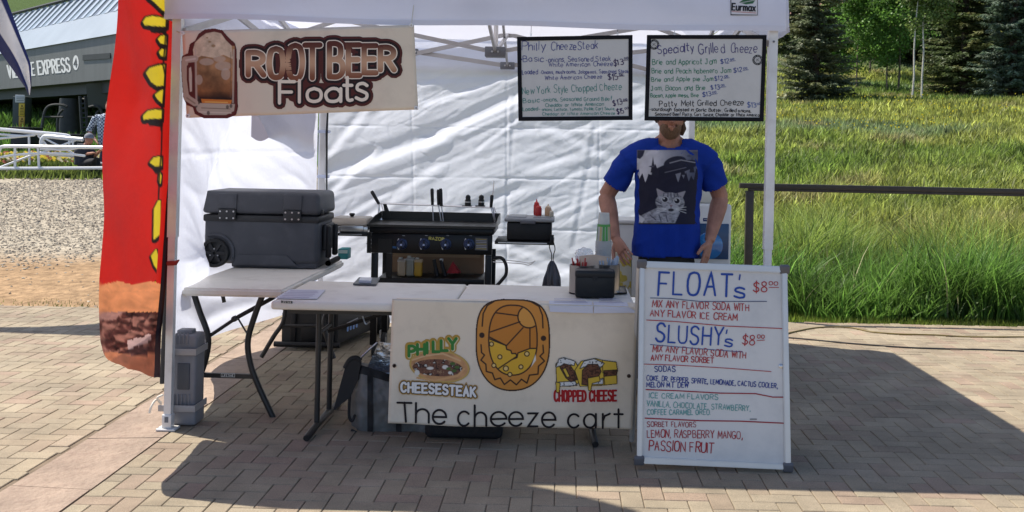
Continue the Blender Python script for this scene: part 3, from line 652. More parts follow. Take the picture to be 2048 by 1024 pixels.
aspen(1675, 150, 46, 5, 1.0, 'small aspen half hidden behind the left spruce', 15)
aspen(1740, 130, 50, 8.5, 1.6, 'leafy aspen growing behind the front row of aspens', 16)

# ---- house up the hill
hw = mat('house_wood', (.07, .045, .03), rough=.8, var=.2, vscale=6); hr = mat('house_shingle', (.30, .17, .13), rough=.9, var=.25, vscale=9, bump=1, bscale=12); hs_ = mat('house_stone', (.24, .19, .14), rough=.9, var=.35, vscale=4)
hg = mat('house_glass', (.02, .025, .03), rough=.08, spec=.8)
def house(u0, u1, vE, Y, label, d=8, ridge=1.6):
    a, b = W(u0, vE, Y), W(u1, vE, Y); zg = min(terr(a.x, Y), terr(b.x, Y))-.3; t = thing('mountain_house', label, 'house', ((a.x+b.x)/2, Y, zg)); ze = (a.z+b.z)/2
    MB().span((a.x+.4, Y+.5, zg), (b.x-.4, Y+d, ze+.02)).build('wall', hw, t); MB().span((a.x+.38, Y+.46, zg), (b.x-.38, Y+d+.03, zg+1.4)).build('stone_base', hs_, t)
    m = MB(); m.prism([(a.x, Y, ze), (a.x, Y+d+.5, ze), (a.x, Y+d/2, ze+ridge)], (b.x-a.x, 0, 0)); rf = m.build('roof', hr, t)
    MB().span((a.x*.4+b.x*.6, Y+d/2-.4, ze+.4), (a.x*.4+b.x*.6+1.0, Y+d/2+.4, ze+ridge+1.0)).build('chimney', hs_, rf)
    MB().span((a.x-.02, Y-.06, ze-.16), (b.x+.02, Y-.005, ze+.03)).build('fascia', mat('fascia_wood', (.2, .12, .08), rough=.7), t)
    n = max(2, int((b.x-a.x)/2.4))
    for i in range(n):
        x = a.x+1.1+(b.x-a.x-2.2)*(i+.5)/n; w = MB().span((x-.55, Y+.42, ze-1.75), (x+.55, Y+.5, ze-.45)).build('window', mat('window_trim', (.25, .16, .1), rough=.6), t)
        MB().span((x-.47, Y+.40, ze-1.67), (x+.47, Y+.415, ze-.53)).build('pane', hg, w)
house(1655, 1750, 22, 66, 'brown house with a pinkish shingle roof above the aspens', ridge=2.2)
house(1470, 1606, 34, 62, 'dark timber house corner seen behind the canopy corner', ridge=2.4)
# ================================================================ LIFT TERMINAL AND LEFT BACKGROUND
lift_g = mat('terminal_grey', (.13, .135, .13), rough=.6, var=.12, vscale=1.2, stretch=(4, 4, .5)); lift_w = mat('terminal_roof_grey', (.30, .34, .36), rough=.35, var=.08, vscale=1, metal=.1)
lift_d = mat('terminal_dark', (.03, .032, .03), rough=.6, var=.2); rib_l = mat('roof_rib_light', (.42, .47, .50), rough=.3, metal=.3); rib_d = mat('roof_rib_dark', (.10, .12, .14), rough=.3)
FA, FB = W(-140, 200, 44.2), W(300, 149, 27.2); FA.z = FB.z = 3.25
dr = (FB-FA); LF = dr.length; dr.normalize(); back = Vector((dr.y, -dr.x, 0));
if back.y < 0: back = -back
T = thing('lift_terminal', 'grey ski lift terminal with ribbed metal roof and white lettering on its side', 'lift terminal', (FA.x, FA.y, terr(FA.x, FA.y)))
def fp(s, w, z): return FA+dr*s+back*w+Vector((0, 0, z))
m = MB(); m.prism([fp(0, 0, 0), fp(0, 5.5, 0), fp(0, 5.5, 1.3), fp(0, 0, 1.3)], dr*LF); m.build('fascia', lift_g, T)
m = MB(); m.prism([fp(0, -.06, 1.303), fp(0, 5.5, 1.303), fp(0, 4.0, 2.20), fp(0, .65, 2.20)], dr*LF); m.build('roof', lift_w, T)
NR = 34
for i in range(NR):
    s0 = LF*i/NR+.02; s1 = LF*(i+1)/NR-.02; m = MB()
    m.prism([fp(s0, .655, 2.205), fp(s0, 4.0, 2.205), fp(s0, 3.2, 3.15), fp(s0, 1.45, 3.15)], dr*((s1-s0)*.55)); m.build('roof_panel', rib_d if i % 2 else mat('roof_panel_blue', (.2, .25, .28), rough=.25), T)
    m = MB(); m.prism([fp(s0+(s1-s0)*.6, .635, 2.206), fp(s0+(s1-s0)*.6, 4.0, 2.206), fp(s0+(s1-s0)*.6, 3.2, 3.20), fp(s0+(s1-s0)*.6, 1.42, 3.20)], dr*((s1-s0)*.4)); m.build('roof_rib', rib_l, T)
m = MB(); m.tube([fp(0, 1.4, 3.25), fp(LF, 1.4, 3.25)], .06, 6); m.build('ridge_pipe', lift_d, T)
m = MB(); m.prism([fp(0, .3, -.35), fp(0, 5.2, -.35), fp(0, 5.2, -.003), fp(0, .3, -.003)], dr*LF); m.build('underside', lift_d, T)
fs = Surf(FA, -back)
ink = Ink(fs); wh = (.75, .75, .73)
ink.text('VILLAGE', 18, 156, 70, 150, 25, 3.4, wh, .01, gap=2.0); ink.text('EXPRESS', 78, 149, 141, 142, 26, 3.6, wh, .01, gap=1.9)
ink.poly([(152+6*math.cos(a/8*math.pi), 125.5+15*math.sin(a/8*math.pi)) for a in range(16)], wh, .008); ink.glyph('4', (149, 117, 155, 134), 2.2, (.1, .1, .1), .014)
ink.build('lettering', INK, T)
q = [fs.pt(167, 110, .01), fs.pt(222, 106, .01), fs.pt(222, 117, .01), fs.pt(167, 121, .01)]
MB().prism(q, -back*.02).build('slot', lift_d, T)
def post(name, u0, u1, v1, Y, ztop, m_, par):
    a, b = W(u0, v1, Y), W(u1, v1, Y); zg = terr(a.x, Y)-.1; return MB().span((a.x, Y, zg), (b.x, Y+.4, ztop), bev=.02).build(name, m_, par)
post('pillar', 24, 50, 262, 33, 2.85, mat('pillar_green', (.05, .065, .06), rough=.6), T)
mast = W(139, 200, 31.5)
MB().lathe((mast.x, 31.5, terr(mast.x, 31.5)-.1), [(.33, 0), (.30, 1), (.28, 2.85-terr(mast.x, 31.5))], 16).build('mast', lift_d, T)
m = MB(); a, b = W(172, 168, 30.5), W(250, 222, 30.5); m.prism([a, W(250, 160, 30.5), b, W(176, 214, 30.5)], (0, .5, 0)); m.build('drive_housing', mat('housing_green', (.045, .05, .035), rough=.7), T)
lad = MB()
for sx in (160, 171):
    lad.tube([W(sx, 192, 31), W(sx+5, 278, 31)], .05, 5)
for k in range(8): lad.tube([W(160+k*.6, 198+k*9.5, 31), W(172+k*.6, 198+k*9.5, 31)], .035, 5)
lad.build('ladder', lift_d, T)
# chairs of the lift
for i, (pts_, Y) in enumerate([([(82, 270), (86, 240), (90, 222), (98, 212), (112, 209), (126, 210), (134, 214)], 30.3), ([(178, 214), (190, 212), (202, 220), (206, 245), (208, 272)], 30.4)]):
    p0 = W(pts_[0][0], 272, Y); t = thing('lift_chair', ['black tubular lift chair hanging left of the dark mast', 'black tubular lift chair hanging right of the ladder'][i], 'lift chair', (p0.x, Y, p0.z), 'lift chairs in the terminal')
    MB().tube(catmull([W(u, v, Y) for u, v in pts_], 5), .042, 6).build('frame', lift_d, t)
    o = 0 if i == 0 else 75
    MB().tube(catmull([W(115+o, 272, Y+.3), W(115+o, 245, Y+.3), W(118+o, 228, Y+.3), W(126+o, 219, Y+.3)], 4), .04, 6).build('arm', lift_d, t)
    MB().tube([W(86+o*1.2, 234, Y), W(126+o, 234, Y)], .035, 6).build('safety_bar', lift_d, t)
    MB().span(W(94+o, 274, Y), W(122+o, 270, Y)+Vector((0, .5, 0)), bev=.02).build('seat', lift_d, t)
# signs on the pillar
def flat_sign(name, label, u0, v0, u1, v1, Y, m_, cat='sign'):
    a, b = W(u0, v1, Y), W(u1, v0, Y); o = MB().span((a.x, Y-.03, a.z), (b.x, Y, b.z), bev=.005).build(name, m_, org=(a.x, Y, a.z)); return tag(o, label, cat)
s1 = flat_sign('notice_sign', 'small white notice sign at the top of the green pillar', 31, 190, 50, 205, 32.95, mat('sign_white', (.6, .6, .58), rough=.5))
ink = Ink(Surf((0, 32.915, 0), (0, -1, 0)))
for v in (194, 197.5, 201): ink.stroke([(33, v), (48, v+.3)], 1.1, (.15, .15, .15), .003)
ink.build('print', INK, s1)
s2 = flat_sign('warning_sign', 'yellow warning sign on the green pillar below the white notice', 38, 207, 50, 232, 32.95, mat('sign_yellow', (.62, .42, .03), rough=.5))
s3 = flat_sign('warning_sign', 'lower orange yellow warning sign on the green pillar', 38, 233, 50, 257, 32.95, mat('sign_orange', (.55, .32, .03), rough=.5))
for s_, vv in ((s2, 209), (s3, 235)):
    ink = Ink(Surf((0, 32.915, 0), (0, -1, 0)))
    ink.stroke([(44, vv+1), (41, vv+8), (47, vv+8), (44, vv+1)], 1, (.05, .04, .02), .003)
    for k in range(4): ink.stroke([(40, vv+11+k*3), (48, vv+11+k*3)], 1, (.1, .07, .02), .003)
    ink.build('print', INK, s_)
for i, (u0, u1, v0, v1, Y) in enumerate([(20, 56, 258, 291, 26.5), (88, 158, 272, 292, 26.0)]):
    a, b = W(u0, v1, Y), W(u1, v0, Y); t = thing('planter_box', ['tall dark planter box at the foot of the green pillar', 'low wide dark planter box behind the white barriers'][i], 'planter', ((a.x+b.x)/2, Y, a.z))
    MB().span((a.x, Y, terr(a.x, Y)-.05), (b.x, Y+.7, b.z), bev=.02).build('box', mat('planter_black', (.015, .016, .018), rough=.6), t)
    MB().span((a.x-.03, Y-.03, b.z+.002), (b.x+.03, Y+.73, b.z+.05), bev=.01).build('rim', mat('planter_black'), t)
# white tubular barriers
wp = mat('white_pipe', (.72, .73, .74), rough=.35)
def barrier(label, Y, frames):
    p0 = W(frames[0][1][0][0], 335, Y); t = thing('pipe_barrier', label, 'barrier', (p0.x, Y, terr(p0.x, Y)), 'white barriers in front of the lift')
    for nm, px, r in frames:
        MB().tube(catmull([W(u, v, Y+dy) for u, v, dy in [(q+(0,))[:3] for q in px]], 3), r*.72, 7).build(nm, wp, t)
barrier('white pipe barrier lying furthest back with the thick sloping top rail', 22.4, [('top_rail', [(-20, 257), (60, 264), (132, 271), (138, 278)], .06), ('top_rail', [(-20, 267), (50, 272), (72, 268), (88, 272)], .035), ('brace', [(76, 271), (98, 296)], .03), ('rail', [(-20, 279), (40, 273), (70, 270)], .04), ('post', [(58, 271), (59, 330)], .035)])
barrier('white pipe barrier in the middle with a rounded upper corner', 21.6, [('top_rail', [(85, 300), (83, 284), (88, 274), (100, 273), (130, 276), (166, 279)], .065), ('brace', [(86, 275), (126, 296), (170, 318), (206, 327)], .03), ('brace', [(155, 279), (110, 296), (60, 312), (0, 335)], .035), ('post', [(138, 276), (139, 296)], .03), ('post', [(146, 278), (146, 298)], .03), ('foot_rail', [(80, 306), (120, 310), (160, 313)], .05)])
barrier('white pipe barrier nearest to the gravel with a long low rail', 20.8, [('top_rail', [(-5, 312), (0, 297), (10, 293), (60, 293), (120, 294), (206, 295)], .05), ('rail', [(-20, 318), (40, 309), (120, 307), (170, 312)], .035), ('foot_rail', [(-10, 337), (60, 337), (206, 336)], .05), ('brace', [(85, 297), (130, 300), (165, 294)], .03), ('post', [(76, 294), (78, 336)], .035), ('post', [(30, 294), (30, 336)], .035)])

# ---- blue and white flag hanging into the frame
FY = 8.9
t = thing('hanging_flag', 'dark blue flag with a white stripe hanging at the top left corner', 'flag', W(-120, -300, FY))
def flag_edge(v):
    return np.interp(v, [-300, -100, 0, 103, 176, 190], [-800, -300, -90, 0, 51, 57]), np.interp(v, [-300, 0, 129, 175, 190], [-120, 14, 62, 63, 60])
def bf(i, j):
    v = -300+490*j; l, r = flag_edge(v); u = l+(r-l)*i; return W(u, v, FY+.05*math.sin(i*5+v*.02)*1.5)
NV, NU = 60, 30; V = []; C = []
for j in range(NV+1):
    for i in range(NU+1):
        V.append(bf(i/NU, j/NV)); x = i/NU; C.append((.62, .60, .60) if .46 < x < .88 else (.012, .018, .09))
Fc = [(j*(NU+1)+i, j*(NU+1)+i+1, (j+1)*(NU+1)+i+1, (j+1)*(NU+1)+i) for j in range(NV) for i in range(NU)]
cloth_flag = mat('flag_cloth', attr=True, rough=.7, trans=.3, bump=.4, bscale=30)
npmesh('cloth', [tuple(q) for q in V], Fc, cloth_flag, t, col=np.array(C), smooth=True)
MB().tube([W(-802, -302, FY), W(-100, -305, FY)], .012, 8).build('staff', mat('staff_white', (.6, .6, .6), rough=.3, metal=.5), t)
MB().tube([Vector((W(-802, -302, FY).x, FY, 0)), W(-802, -302, FY)+Vector((0, 0, .1))], .02, 8).build('pole', mat('staff_white'), t)

# ================================================================ CANOPY TENT
fab = mat('canopy_fabric', (.76, .78, .87), rough=.75, trans=.38, spec=.2, bump=.6, bscale=7)
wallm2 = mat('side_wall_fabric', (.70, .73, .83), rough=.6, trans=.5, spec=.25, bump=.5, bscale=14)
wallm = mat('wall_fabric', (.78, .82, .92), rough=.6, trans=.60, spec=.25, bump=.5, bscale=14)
darkbar = .33
alu = mat('tent_frame_white', (.70, .69, .67), rough=.4, metal=.2, var=.06, vscale=6, dirt=(.35, .3, .26, .4), dscale=7); brk = mat('bracket_grey', (.13, .14, .16), rough=.5)
FT, BT = 5.24, 8.30
LF0, LF1 = G(335, 862), W(357, 55, FT); LF0.y = FT; LF0.x = W(336, 862, FT).x
RF0 = W(1538, 500, FT); RF1 = W(1546, 66, FT)
Lx, Rx = LF1.x, RF1.x; Bx0, Bx1 = Lx+.02, Rx-.02
TC = Vector(((Lx+Rx)/2, (FT+BT)/2+.02, 0)); EV = 2.42; VB = 2.155
tent = thing('canopy_tent', 'white pop up canopy tent with wrinkled white back and side walls', 'tent', (TC.x, TC.y, 0))
# roof
ex = .05; c4 = [(Lx-ex, FT-ex), (Rx+ex, FT-ex), (Bx1+ex, BT+ex), (Bx0-ex, BT+ex)]; V = []; Fc = []; NN = 16; peak = Vector((TC.x, TC.y, 3.42))
for s in range(4):
    a, b = Vector((*c4[s], EV)), Vector((*c4[(s+1) % 4], EV)); i0 = len(V)
    for j in range(NN+1):
        for i in range(NN+1):
            e = a.lerp(b, i/NN); p = e.lerp(peak, j/NN); k = j/NN; p.z -= .10*math.sin(math.pi*k)*(.4+.6*math.sin(math.pi*i/NN)); p.z += .012*noise.noise(p*3); V.append(tuple(p))
    Fc += [(i0+j*(NN+1)+i, i0+j*(NN+1)+i+1, i0+(j+1)*(NN+1)+i+1, i0+(j+1)*(NN+1)+i) for j in range(NN) for i in range(NN)]
npmesh('roof', V, Fc, fab, tent, smooth=True)
def val_pt(s, x, k):
    a, b = Vector((*c4[s], 0)), Vector((*c4[(s+1) % 4], 0)); p = a.lerp(b, x); n = (b-a).normalized(); n = Vector((n.y, -n.x, 0))
    zb = VB+(.0 if s != 2 else .0); z = EV+(zb-EV)*k; w = .016*math.sin(x*9+s)+.012*noise.noise(Vector((x*7, k*1.2, s*5)))+.006*noise.noise(Vector((x*25, k*4, s)))
    z += .006*math.sin(x*14+s*2)*k
    return p+n*(.012+w*k)+Vector((0, 0, z))
for s in range(4):
    gridmesh('valance', lambda i, j, s=s: tuple(val_pt(s, i, j)), 90, 8, fab, tent)
    gridmesh('hem', lambda i, j, s=s: tuple(val_pt(s, i, .90+.105*j)+(Vector((0, -.004, 0)) if s == 0 else Vector((0, 0, -.002)))), 90, 1, mat('hem_fabric', (.72, .73, .80), rough=.8, trans=.2), tent)
# logo patch on the front valance
lp = Surf((0, FT-ex-.030, 0), (0, -1, 0)); bk = (.015, .015, .02)
logo = Pic(1461, -34, 1516, 31, 1.3, base=(.62, .62, .64))
for e in [[(1461, -34), (1516, -34)], [(1461, 30), (1516, 31)], [(1461, -34), (1461, 30)], [(1516, -34), (1516, 31)]]: logo.line(e, 3, bk)
logo.poly([(1478, 5), (1490, -4), (1512, -2), (1506, 7), (1492, 9)], (.03, .11, .05)); logo.line([(1480, 6), (1510, 0)], 1.2, (.5, .5, .5)); logo.line([(1464, 23), (1512, 26)], 1.3, (.4, .1, .1)); logo.poly([(1472, -26), (1504, -26), (1500, -10), (1476, -10)], (.04, .12, .06))
lo = logo.build('logo_patch', INK, tent, lambda u, v: lp.pt(u, v, 0))
ik = Ink(lp); ik.text('Eurmax', 1464, 20, 1510, 22, 13, 2.7, bk, .002, gap=1.6); ik.build('lettering', INK, lo)
# legs
def leg(b, t_, nm='leg'):
    b = Vector(b); t_ = Vector(t_); d = (t_-b); m = MB(); mid = b+d*.42
    def bar(p, q, s_): 
        ax = (q-p).normalized(); M = ax.to_track_quat('Z', 'Y').to_matrix().to_4x4(); M = Matrix.Translation((p+q)/2) @ M @ Matrix.Diagonal((s_, s_, (q-p).length, 1)); t2 = bmesh.new(); bmesh.ops.create_cube(t2, size=1); bmesh.ops.bevel(t2, geom=list(t2.edges), offset=.0, segments=1, affect='EDGES'); t2.transform(M); m.add(t2)
    bar(mid, t_, .046); bar(b+Vector((0, 0, .02)), mid+d*.05, .037)
    m.box((b.x, b.y, .008), (.10, .08, .012), bev=.003); m.box((b.x, b.y, .05), (.05, .05, .07), bev=.004)
    o = m.build(nm, alu, tent)
    m = MB().box(b+Vector((-.0, -.024, .06)), (.02, .004, .03)); m.build('foot_pin', brk, o); return o
L1 = leg((LF0.x, FT, 0), (LF1.x, FT, EV)); leg((RF0.x-.01, FT, 0), (RF1.x, FT, EV)); leg((Bx0+.02, BT, 0), (Bx0+.02, BT, EV)); leg((Bx1, BT, 0), (Bx1, BT, EV))
for z in (1.35, 2.12):
    for x, y in ((Lx+(-.02 if z < 2 else 0), FT), (Rx, FT), (Bx0+.02, BT), (Bx1, BT)):
        if z > 2 and y > FT+1: MB().box((x, y, z), (.07, .07, .07), bev=.008).build('slider_bracket', brk, tent)
MB().lathe((RF1.x, FT-.0235, W(1538, 84, FT).z), [(.006, 0), (.006, .003)], 12, axis=(0, -1, 0)).build('pin_hole', brk, tent)
# scissor trusses
def bar(p, q, w=.018, h=.034):
    p, q = Vector(p), Vector(q); m = MB(); ax = q-p; M = Matrix.Translation((p+q)/2) @ ax.to_track_quat('X', 'Z').to_matrix().to_4x4() @ Matrix.Diagonal((ax.length, w, h, 1)); t2 = bmesh.new(); bmesh.ops.create_cube(t2, size=1); t2.transform(M); m.add(t2); return m.build('truss_bar', mat('truss_grey', (.40, .39, .39), rough=.4, metal=.3, var=.1), tent)
def joint(p, s=(.075, .035, .05)):
    o = MB().box(p, s, bev=.006).build('bracket', brk, tent)
    m = MB()
    for sx in (-.02, .02): m.lathe(Vector(p)+Vector((sx, -s[1]/2, 0)), [(.008, 0), (.006, .004)], 8, axis=(0, -1, 0))
    m.build('rivet', mat('steel_bright', (.6, .6, .6), rough=.3, metal=.9), o)
zT, zL, cT, cL = 2.40, 2.10, 2.46, 2.20
sides = [((Lx, BT-.03), (Rx, BT-.03)), ((Lx+.03, FT), (Lx+.03, BT)), ((Rx-.03, FT), (Rx-.03, BT)), ((Lx, FT+.02), (Rx, FT+.02))]
for s, (a, b) in enumerate(sides):
    A_, B_ = Vector((*a, 0)), Vector((*b, 0)); M_ = (A_+B_)/2; up = Vector((0, 0, 1)); of = Vector((0, .016, 0)) if s in (0, 3) else Vector((.016, 0, 0))
    u_ = .08 if s == 3 else 0
    for E in (A_, B_):
        bar(E+up*(zT+u_*.2), M_+up*(cL+u_)+of); bar(E+up*(zL+u_*1.5), M_+up*cT-of); q = E.lerp(M_, .5); joint(q+up*(2.30+u_*.6))
    joint(M_+up*(cL+u_), (.12, .04, .06) if s in (0, 3) else (.04, .12, .06)); joint(M_+up*cT, (.10, .04, .05) if s in (0, 3) else (.04, .1, .05))
hub = Vector((TC.x, TC.y, 2.17)); hub2 = Vector((TC.x, TC.y, 2.75))
for s, (a, b) in enumerate(sides):
    M_ = Vector(((a[0]+b[0])/2, (a[1]+b[1])/2, 0)); bar(M_+Vector((0, 0, cT)), hub, .018, .028); bar(M_+Vector((0, 0, cL)), hub2, .018, .028)
joint(hub, (.14, .10, .07)); joint(hub2, (.08, .08, .06)); MB().tube([hub, hub+Vector((0, 0, 1.2))], .016, 8).build('peak_pole', alu, tent)
# walls: wrinkles are real folds
def seg_d(u, v, a, b):
    ex, ey = b[0]-a[0], b[1]-a[1]; t = ((u-a[0])*ex+(v-a[1])*ey)/(ex*ex+ey*ey); t_ = max(0, min(1, t)); x, y = a[0]+ex*t_, a[1]+ey*t_; s = ((u-x)*-ey+(v-y)*ex)/math.hypot(ex, ey)
    return math.hypot(u-x, v-y), s, t
FOLDS = [((645, 345), (860, 270), 15, .05), ((860, 270), (1040, 185), 13, .05), ((655, 300), (800, 130), 9, .02), ((668, 480), (860, 330), 12, .022), ((700, 560), (1030, 380), 14, .02), ((1030, 195), (1010, 480), 5, .008),
         ((1100, 250), (1260, 330), 10, .018), ((1045, 260), (1190, 250), 9, .015), ((1020, 520), (1270, 560), 14, .03), ((990, 480), (1180, 545), 10, .025), ((660, 380), (740, 300), 8, .02), ((830, 160), (1000, 150), 7, .014),
         ((1190, 260), (1150, 480), 6, .010), ((860, 200), (1020, 150), 7, .018), ((930, 260), (1030, 215), 5, .012), ((960, 290), (1035, 235), 5, .012), ((670, 440), (760, 390), 7, .015), ((1060, 330), (1200, 300), 8, .012), ((1090, 190), (1270, 210), 9, .018), ((900, 420), (1200, 330), 9, .012)]
CRE = [((640, 352), (1390, 362), 2.5), ((640, 452), (1390, 466), 2.5), ((1013, 130), (1013, 600), 2.5), ((820, 140), (830, 600), 2.0), ((1200, 140), (1196, 600), 2.0), ((640, 250), (1390, 262), 2)]
def backw(i, j):
    x = Bx0-.03+(Bx1-Bx0+.03)*i; z = 2.405-(2.405-.03)*j; u, v = PR((x, BT, z)); d = 0
    for a, b, w, h in FOLDS:
        q, s, t = seg_d(u, v, a, b)
        if q < w*3: d += .42*h*(math.exp(-(s/w)**2)-.6*math.exp(-((s-w*1.6)/w)**2))*math.exp(-max(0, q-abs(s))**2/200)
    for a, b, w in CRE:
        q, s, t = seg_d(u, v, a, b)
        if q < w*3: d += .0038*math.exp(-(q/w)**2)*(1+1.2*noise.noise(Vector((u*.012, v*.02, w))))
    p = Vector((x*2.2, z*3, 4)); wr = noise.noise(Vector((x*1.1+z*1.8, z*.8-x*.4, 2)))
    r1 = noise.noise(Vector((x*1.2+z*.9, (z*1.0-x*.75)*3.2, 8))); r2 = noise.noise(Vector((x*2.2, (z-x*.5)*8, 1))); m_ = sm(noise.noise(Vector((x*.9, z*1.3, 6))), -.25, .35)
    d += .03*wr+.012*r1+.003*m_*(1-min(1, abs(r2)*7))+.0018*(1-min(1, abs(noise.noise(Vector((x*3.1-z*1.5, z*4.5+x*2.5, 5))))*9))+.0055*noise.noise(Vector(((x+z*.5)*.9, (z-x*.48)*9, 15)))*sm(noise.noise(Vector((x*.8, z*.8, 31))), -.35, .3)+.004*noise.noise(Vector(((x+z*.4)*1.4, (z-x*.42)*19, 25)))+.002*noise.noise(p*3.5)
    edge = sm(i, 0, .04)*sm(1-i, 0, .03)*sm(j, 0, .08)
    return (x, BT+.042-d*edge, z)
gridmesh('back_wall', backw, 400, 300, wallm, tent)
def sidew(i, j):
    y = FT+.02+(BT-FT+.03)*i; zb = .10+.14*i+.015*math.sin(i*7); z = 2.405-(2.405-zb)*j; d = .012*(1-abs(noise.noise(Vector((y*1.5+z*3, z*1.2-y, 3)))*2))+.03*noise.noise(Vector((y*.9+z*1.0, z*.6, 8)))+.007*(1-abs(noise.noise(Vector((y*3+z*7, z*3, 5)))*2))
    d += .05*math.exp(-((z-zb-.10-.1*i)/.05)**2)*.5+.035*math.exp(-((z-.9+.55*i)/.08)**2)-.02*math.exp(-((z-.7+.5*i)/.06)**2)
    if abs(y-6.45) < .012: d += .008
    if abs(z-1.45) < .015 or abs(z-.85-.02) < .012: d += .006
    bl = .36*math.sin(math.pi*sm(i, .0, 1.0))**1.5*sm(2.1-z, 0, 1.1)
    return (Lx-.02+.0*i+d*sm(i, 0, .08)*sm(1-i, 0, .05)-bl, y, z)
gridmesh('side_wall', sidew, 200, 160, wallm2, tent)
gridmesh('shade_cloth', lambda i, j: (Lx-.10-.02*math.sin(i*4), 6.82+1.42*i, 2.38-(.82+.03*math.sin(i*9))*j), 20, 10, mat('shade_cloth_grey', (.42, .38, .42), rough=.8, trans=.3), tent)  # added unseen cloth outside the side wall, blocks sun to shade a patch
# hook loops tying the walls to the legs
m = MB()
for z in (.62, 1.25, 1.62): MB().box((Bx0+.045, BT-.075, z), (.09, .07, .025), bev=.004).build('wall_tie', mat('wall_fabric'), tent)
MB().tube([(Bx0+.085, BT-.11, 2.1), (Bx0+.075, BT-.115, 1.6), (Bx0+.085, BT-.11, 1.1)], [.004, .010, .006], 6).build('zip_flap', mat('zip_black', (.02, .02, .022), rough=.7), tent)

# ================================================================ RED FEATHER FLAG
zs_o = [.25, .60, .75, 1.2, 1.7, 2.45, 3.1, 3.6, 3.95, 4.15]; yo = [4.44, 4.44, 4.45, 4.52, 4.62, 4.83, 4.98, 5.08, 5.20, 5.34]
def flag_pt(i, z):
    yo_ = np.interp(z, zs_o, yo); yi = np.interp(z, [.42, .455, .48, .51, 1.3, 3.3, 3.8, 4.15], [4.43, 4.75, 5.0, 5.21, 5.26, 5.42, 5.42, 5.36]); vz = 276+(1.53-z)/4.6*1990; xo_t = W(float(np.interp(z, [.6, .9, 1.3, 1.75, 2.15, 2.4], [201, 199, 204, 219, 232, 243])), vz, yo_).x
    if z < .9: pass
    xi_t = W(float(np.interp(z, [.42, .55, .8, 1.3, 2.15], [309, 315, 322, 337, 349])), 276+(1.53-z)/yi*1990, yi).x
    if z > 2.4: xo_t = W(243, 400, 4.83).x
    y = yo_+(yi-yo_)*i; x = xo_t+(xi_t-xo_t)*i; return x, y
def flag3(i, k):
    # k runs down the flag; the lower edge rises from the inner tip to the outer corner
    zb = float(np.interp(i, [0, .03, .07, .12, .19, .27, .38, .49, .71, .92, 1], [.62, .565, .54, .520, .502, .487, .472, .460, .449, .438, .435])); z = 4.15-(4.15-zb)*k
    x, y = flag_pt(i, max(z, .3)); x += .018*math.sin(z*7+i*5)*(.3+i)*(1-i)*2*sm(z, .5, 1.2)+.012*noise.noise(Vector((i*4, z*3, 2)))
    return Vector((x, y, z))
NU, NV = 84, 560; V = []; C = []
redc = np.array((.60, .018, .012)); blk = np.array((.012, .010, .010)); yel = np.array((.72, .55, .03))
V = [flag3(i/NU, j/NV) for j in range(NV+1) for i in range(NU+1)]; UV = np.array([PR(p) for p in V]); U_, V_ = UV[:, 0], UV[:, 1]
class Pts(Pic):
    def __init__(s, U, V, base): s.U, s.V_ = U[None, :], V[None, :]; s.c = np.tile(np.array(base, float), (1, len(U), 1)); s.a = np.ones(s.U.shape); s.aa = .8
    def blend(s, sd, col, al=1.0): m = np.clip(.5-sd/(2*s.aa), 0, 1)*al; s.c = s.c*(1-m[..., None])+np.array(col)*m[..., None]
fp_ = Pts(U_, V_, redc)
blobs = [([(298, -6), (310, 4), (322, 16), (334, 26), (336, -20), (300, -20)], 7), ([(287, 44), (292, 36), (305, 33), (333, 38), (331, 52), (312, 51), (290, 49)], 6), ([(317, 78), (322, 73), (331, 72), (331, 88), (322, 86)], 6), ([(319, 104), (324, 99), (330, 99), (329, 112), (322, 110)], 6),
         ([(293, 146), (300, 137), (316, 132), (328, 131), (327, 170), (314, 171), (303, 163)], 7), ([(311, 190), (320, 183), (327, 180), (325, 206), (316, 198)], 6), ([(287, 232), (296, 223), (312, 220), (325, 222), (324, 236), (304, 236), (288, 238)], 6),
         ([(301, 325), (308, 316), (322, 314), (322, 331), (310, 331)], 5.5), ([(319, 345), (322, 352), (320, 366), (318, 360)], 4), ([(309, 418), (317, 402), (320, 402), (319, 468), (308, 478)], 4.5), ([(303, 512), (312, 500), (316, 516), (316, 540), (309, 530)], 4.5), ([(311, 565), (315, 560), (314, 580)], 4)]
for P, g in blobs: fp_.blend(fp_.sdp([(x+1, y+3) for x, y in P])-g-1.5, blk)
for P, g in [([(296, 52), (330, 54), (330, 66), (304, 64)], 2), ([(294, 240), (324, 240), (324, 252), (300, 250)], 2), ([(304, 334), (320, 334), (320, 345), (312, 346)], 2)]: fp_.blend(fp_.sdp(P)-g, blk)
fp_.blend(fp_.sdl([(332, 60), (329, 90), (327, 130), (325, 200), (322, 260)])-1.5, blk)
for P, g in blobs: fp_.blend(fp_.sdp(P)-1.2, yel)
fp_.blend(fp_.sdl([(330, -20), (334, 20), (331, 70), (329, 100), (326, 130), (330, 150), (327, 190), (325, 215), (323, 300), (319, 345), (317, 400)])-1.6, blk)
for v0 in (-50, -110, -190, -260, -330): fp_.blend(fp_.sdp([(292, v0), (318, v0-12), (334, v0-10), (334, v0+28), (306, v0+20)])-7, blk); fp_.blend(fp_.sdp([(292, v0), (318, v0-12), (334, v0-10), (334, v0+28), (306, v0+20)]), yel)
c = fp_.c[0]
II = np.tile(np.arange(NU+1)/NU, NV+1)
# sleeve strip of red along the pole
c[II > .90] = redc*.95
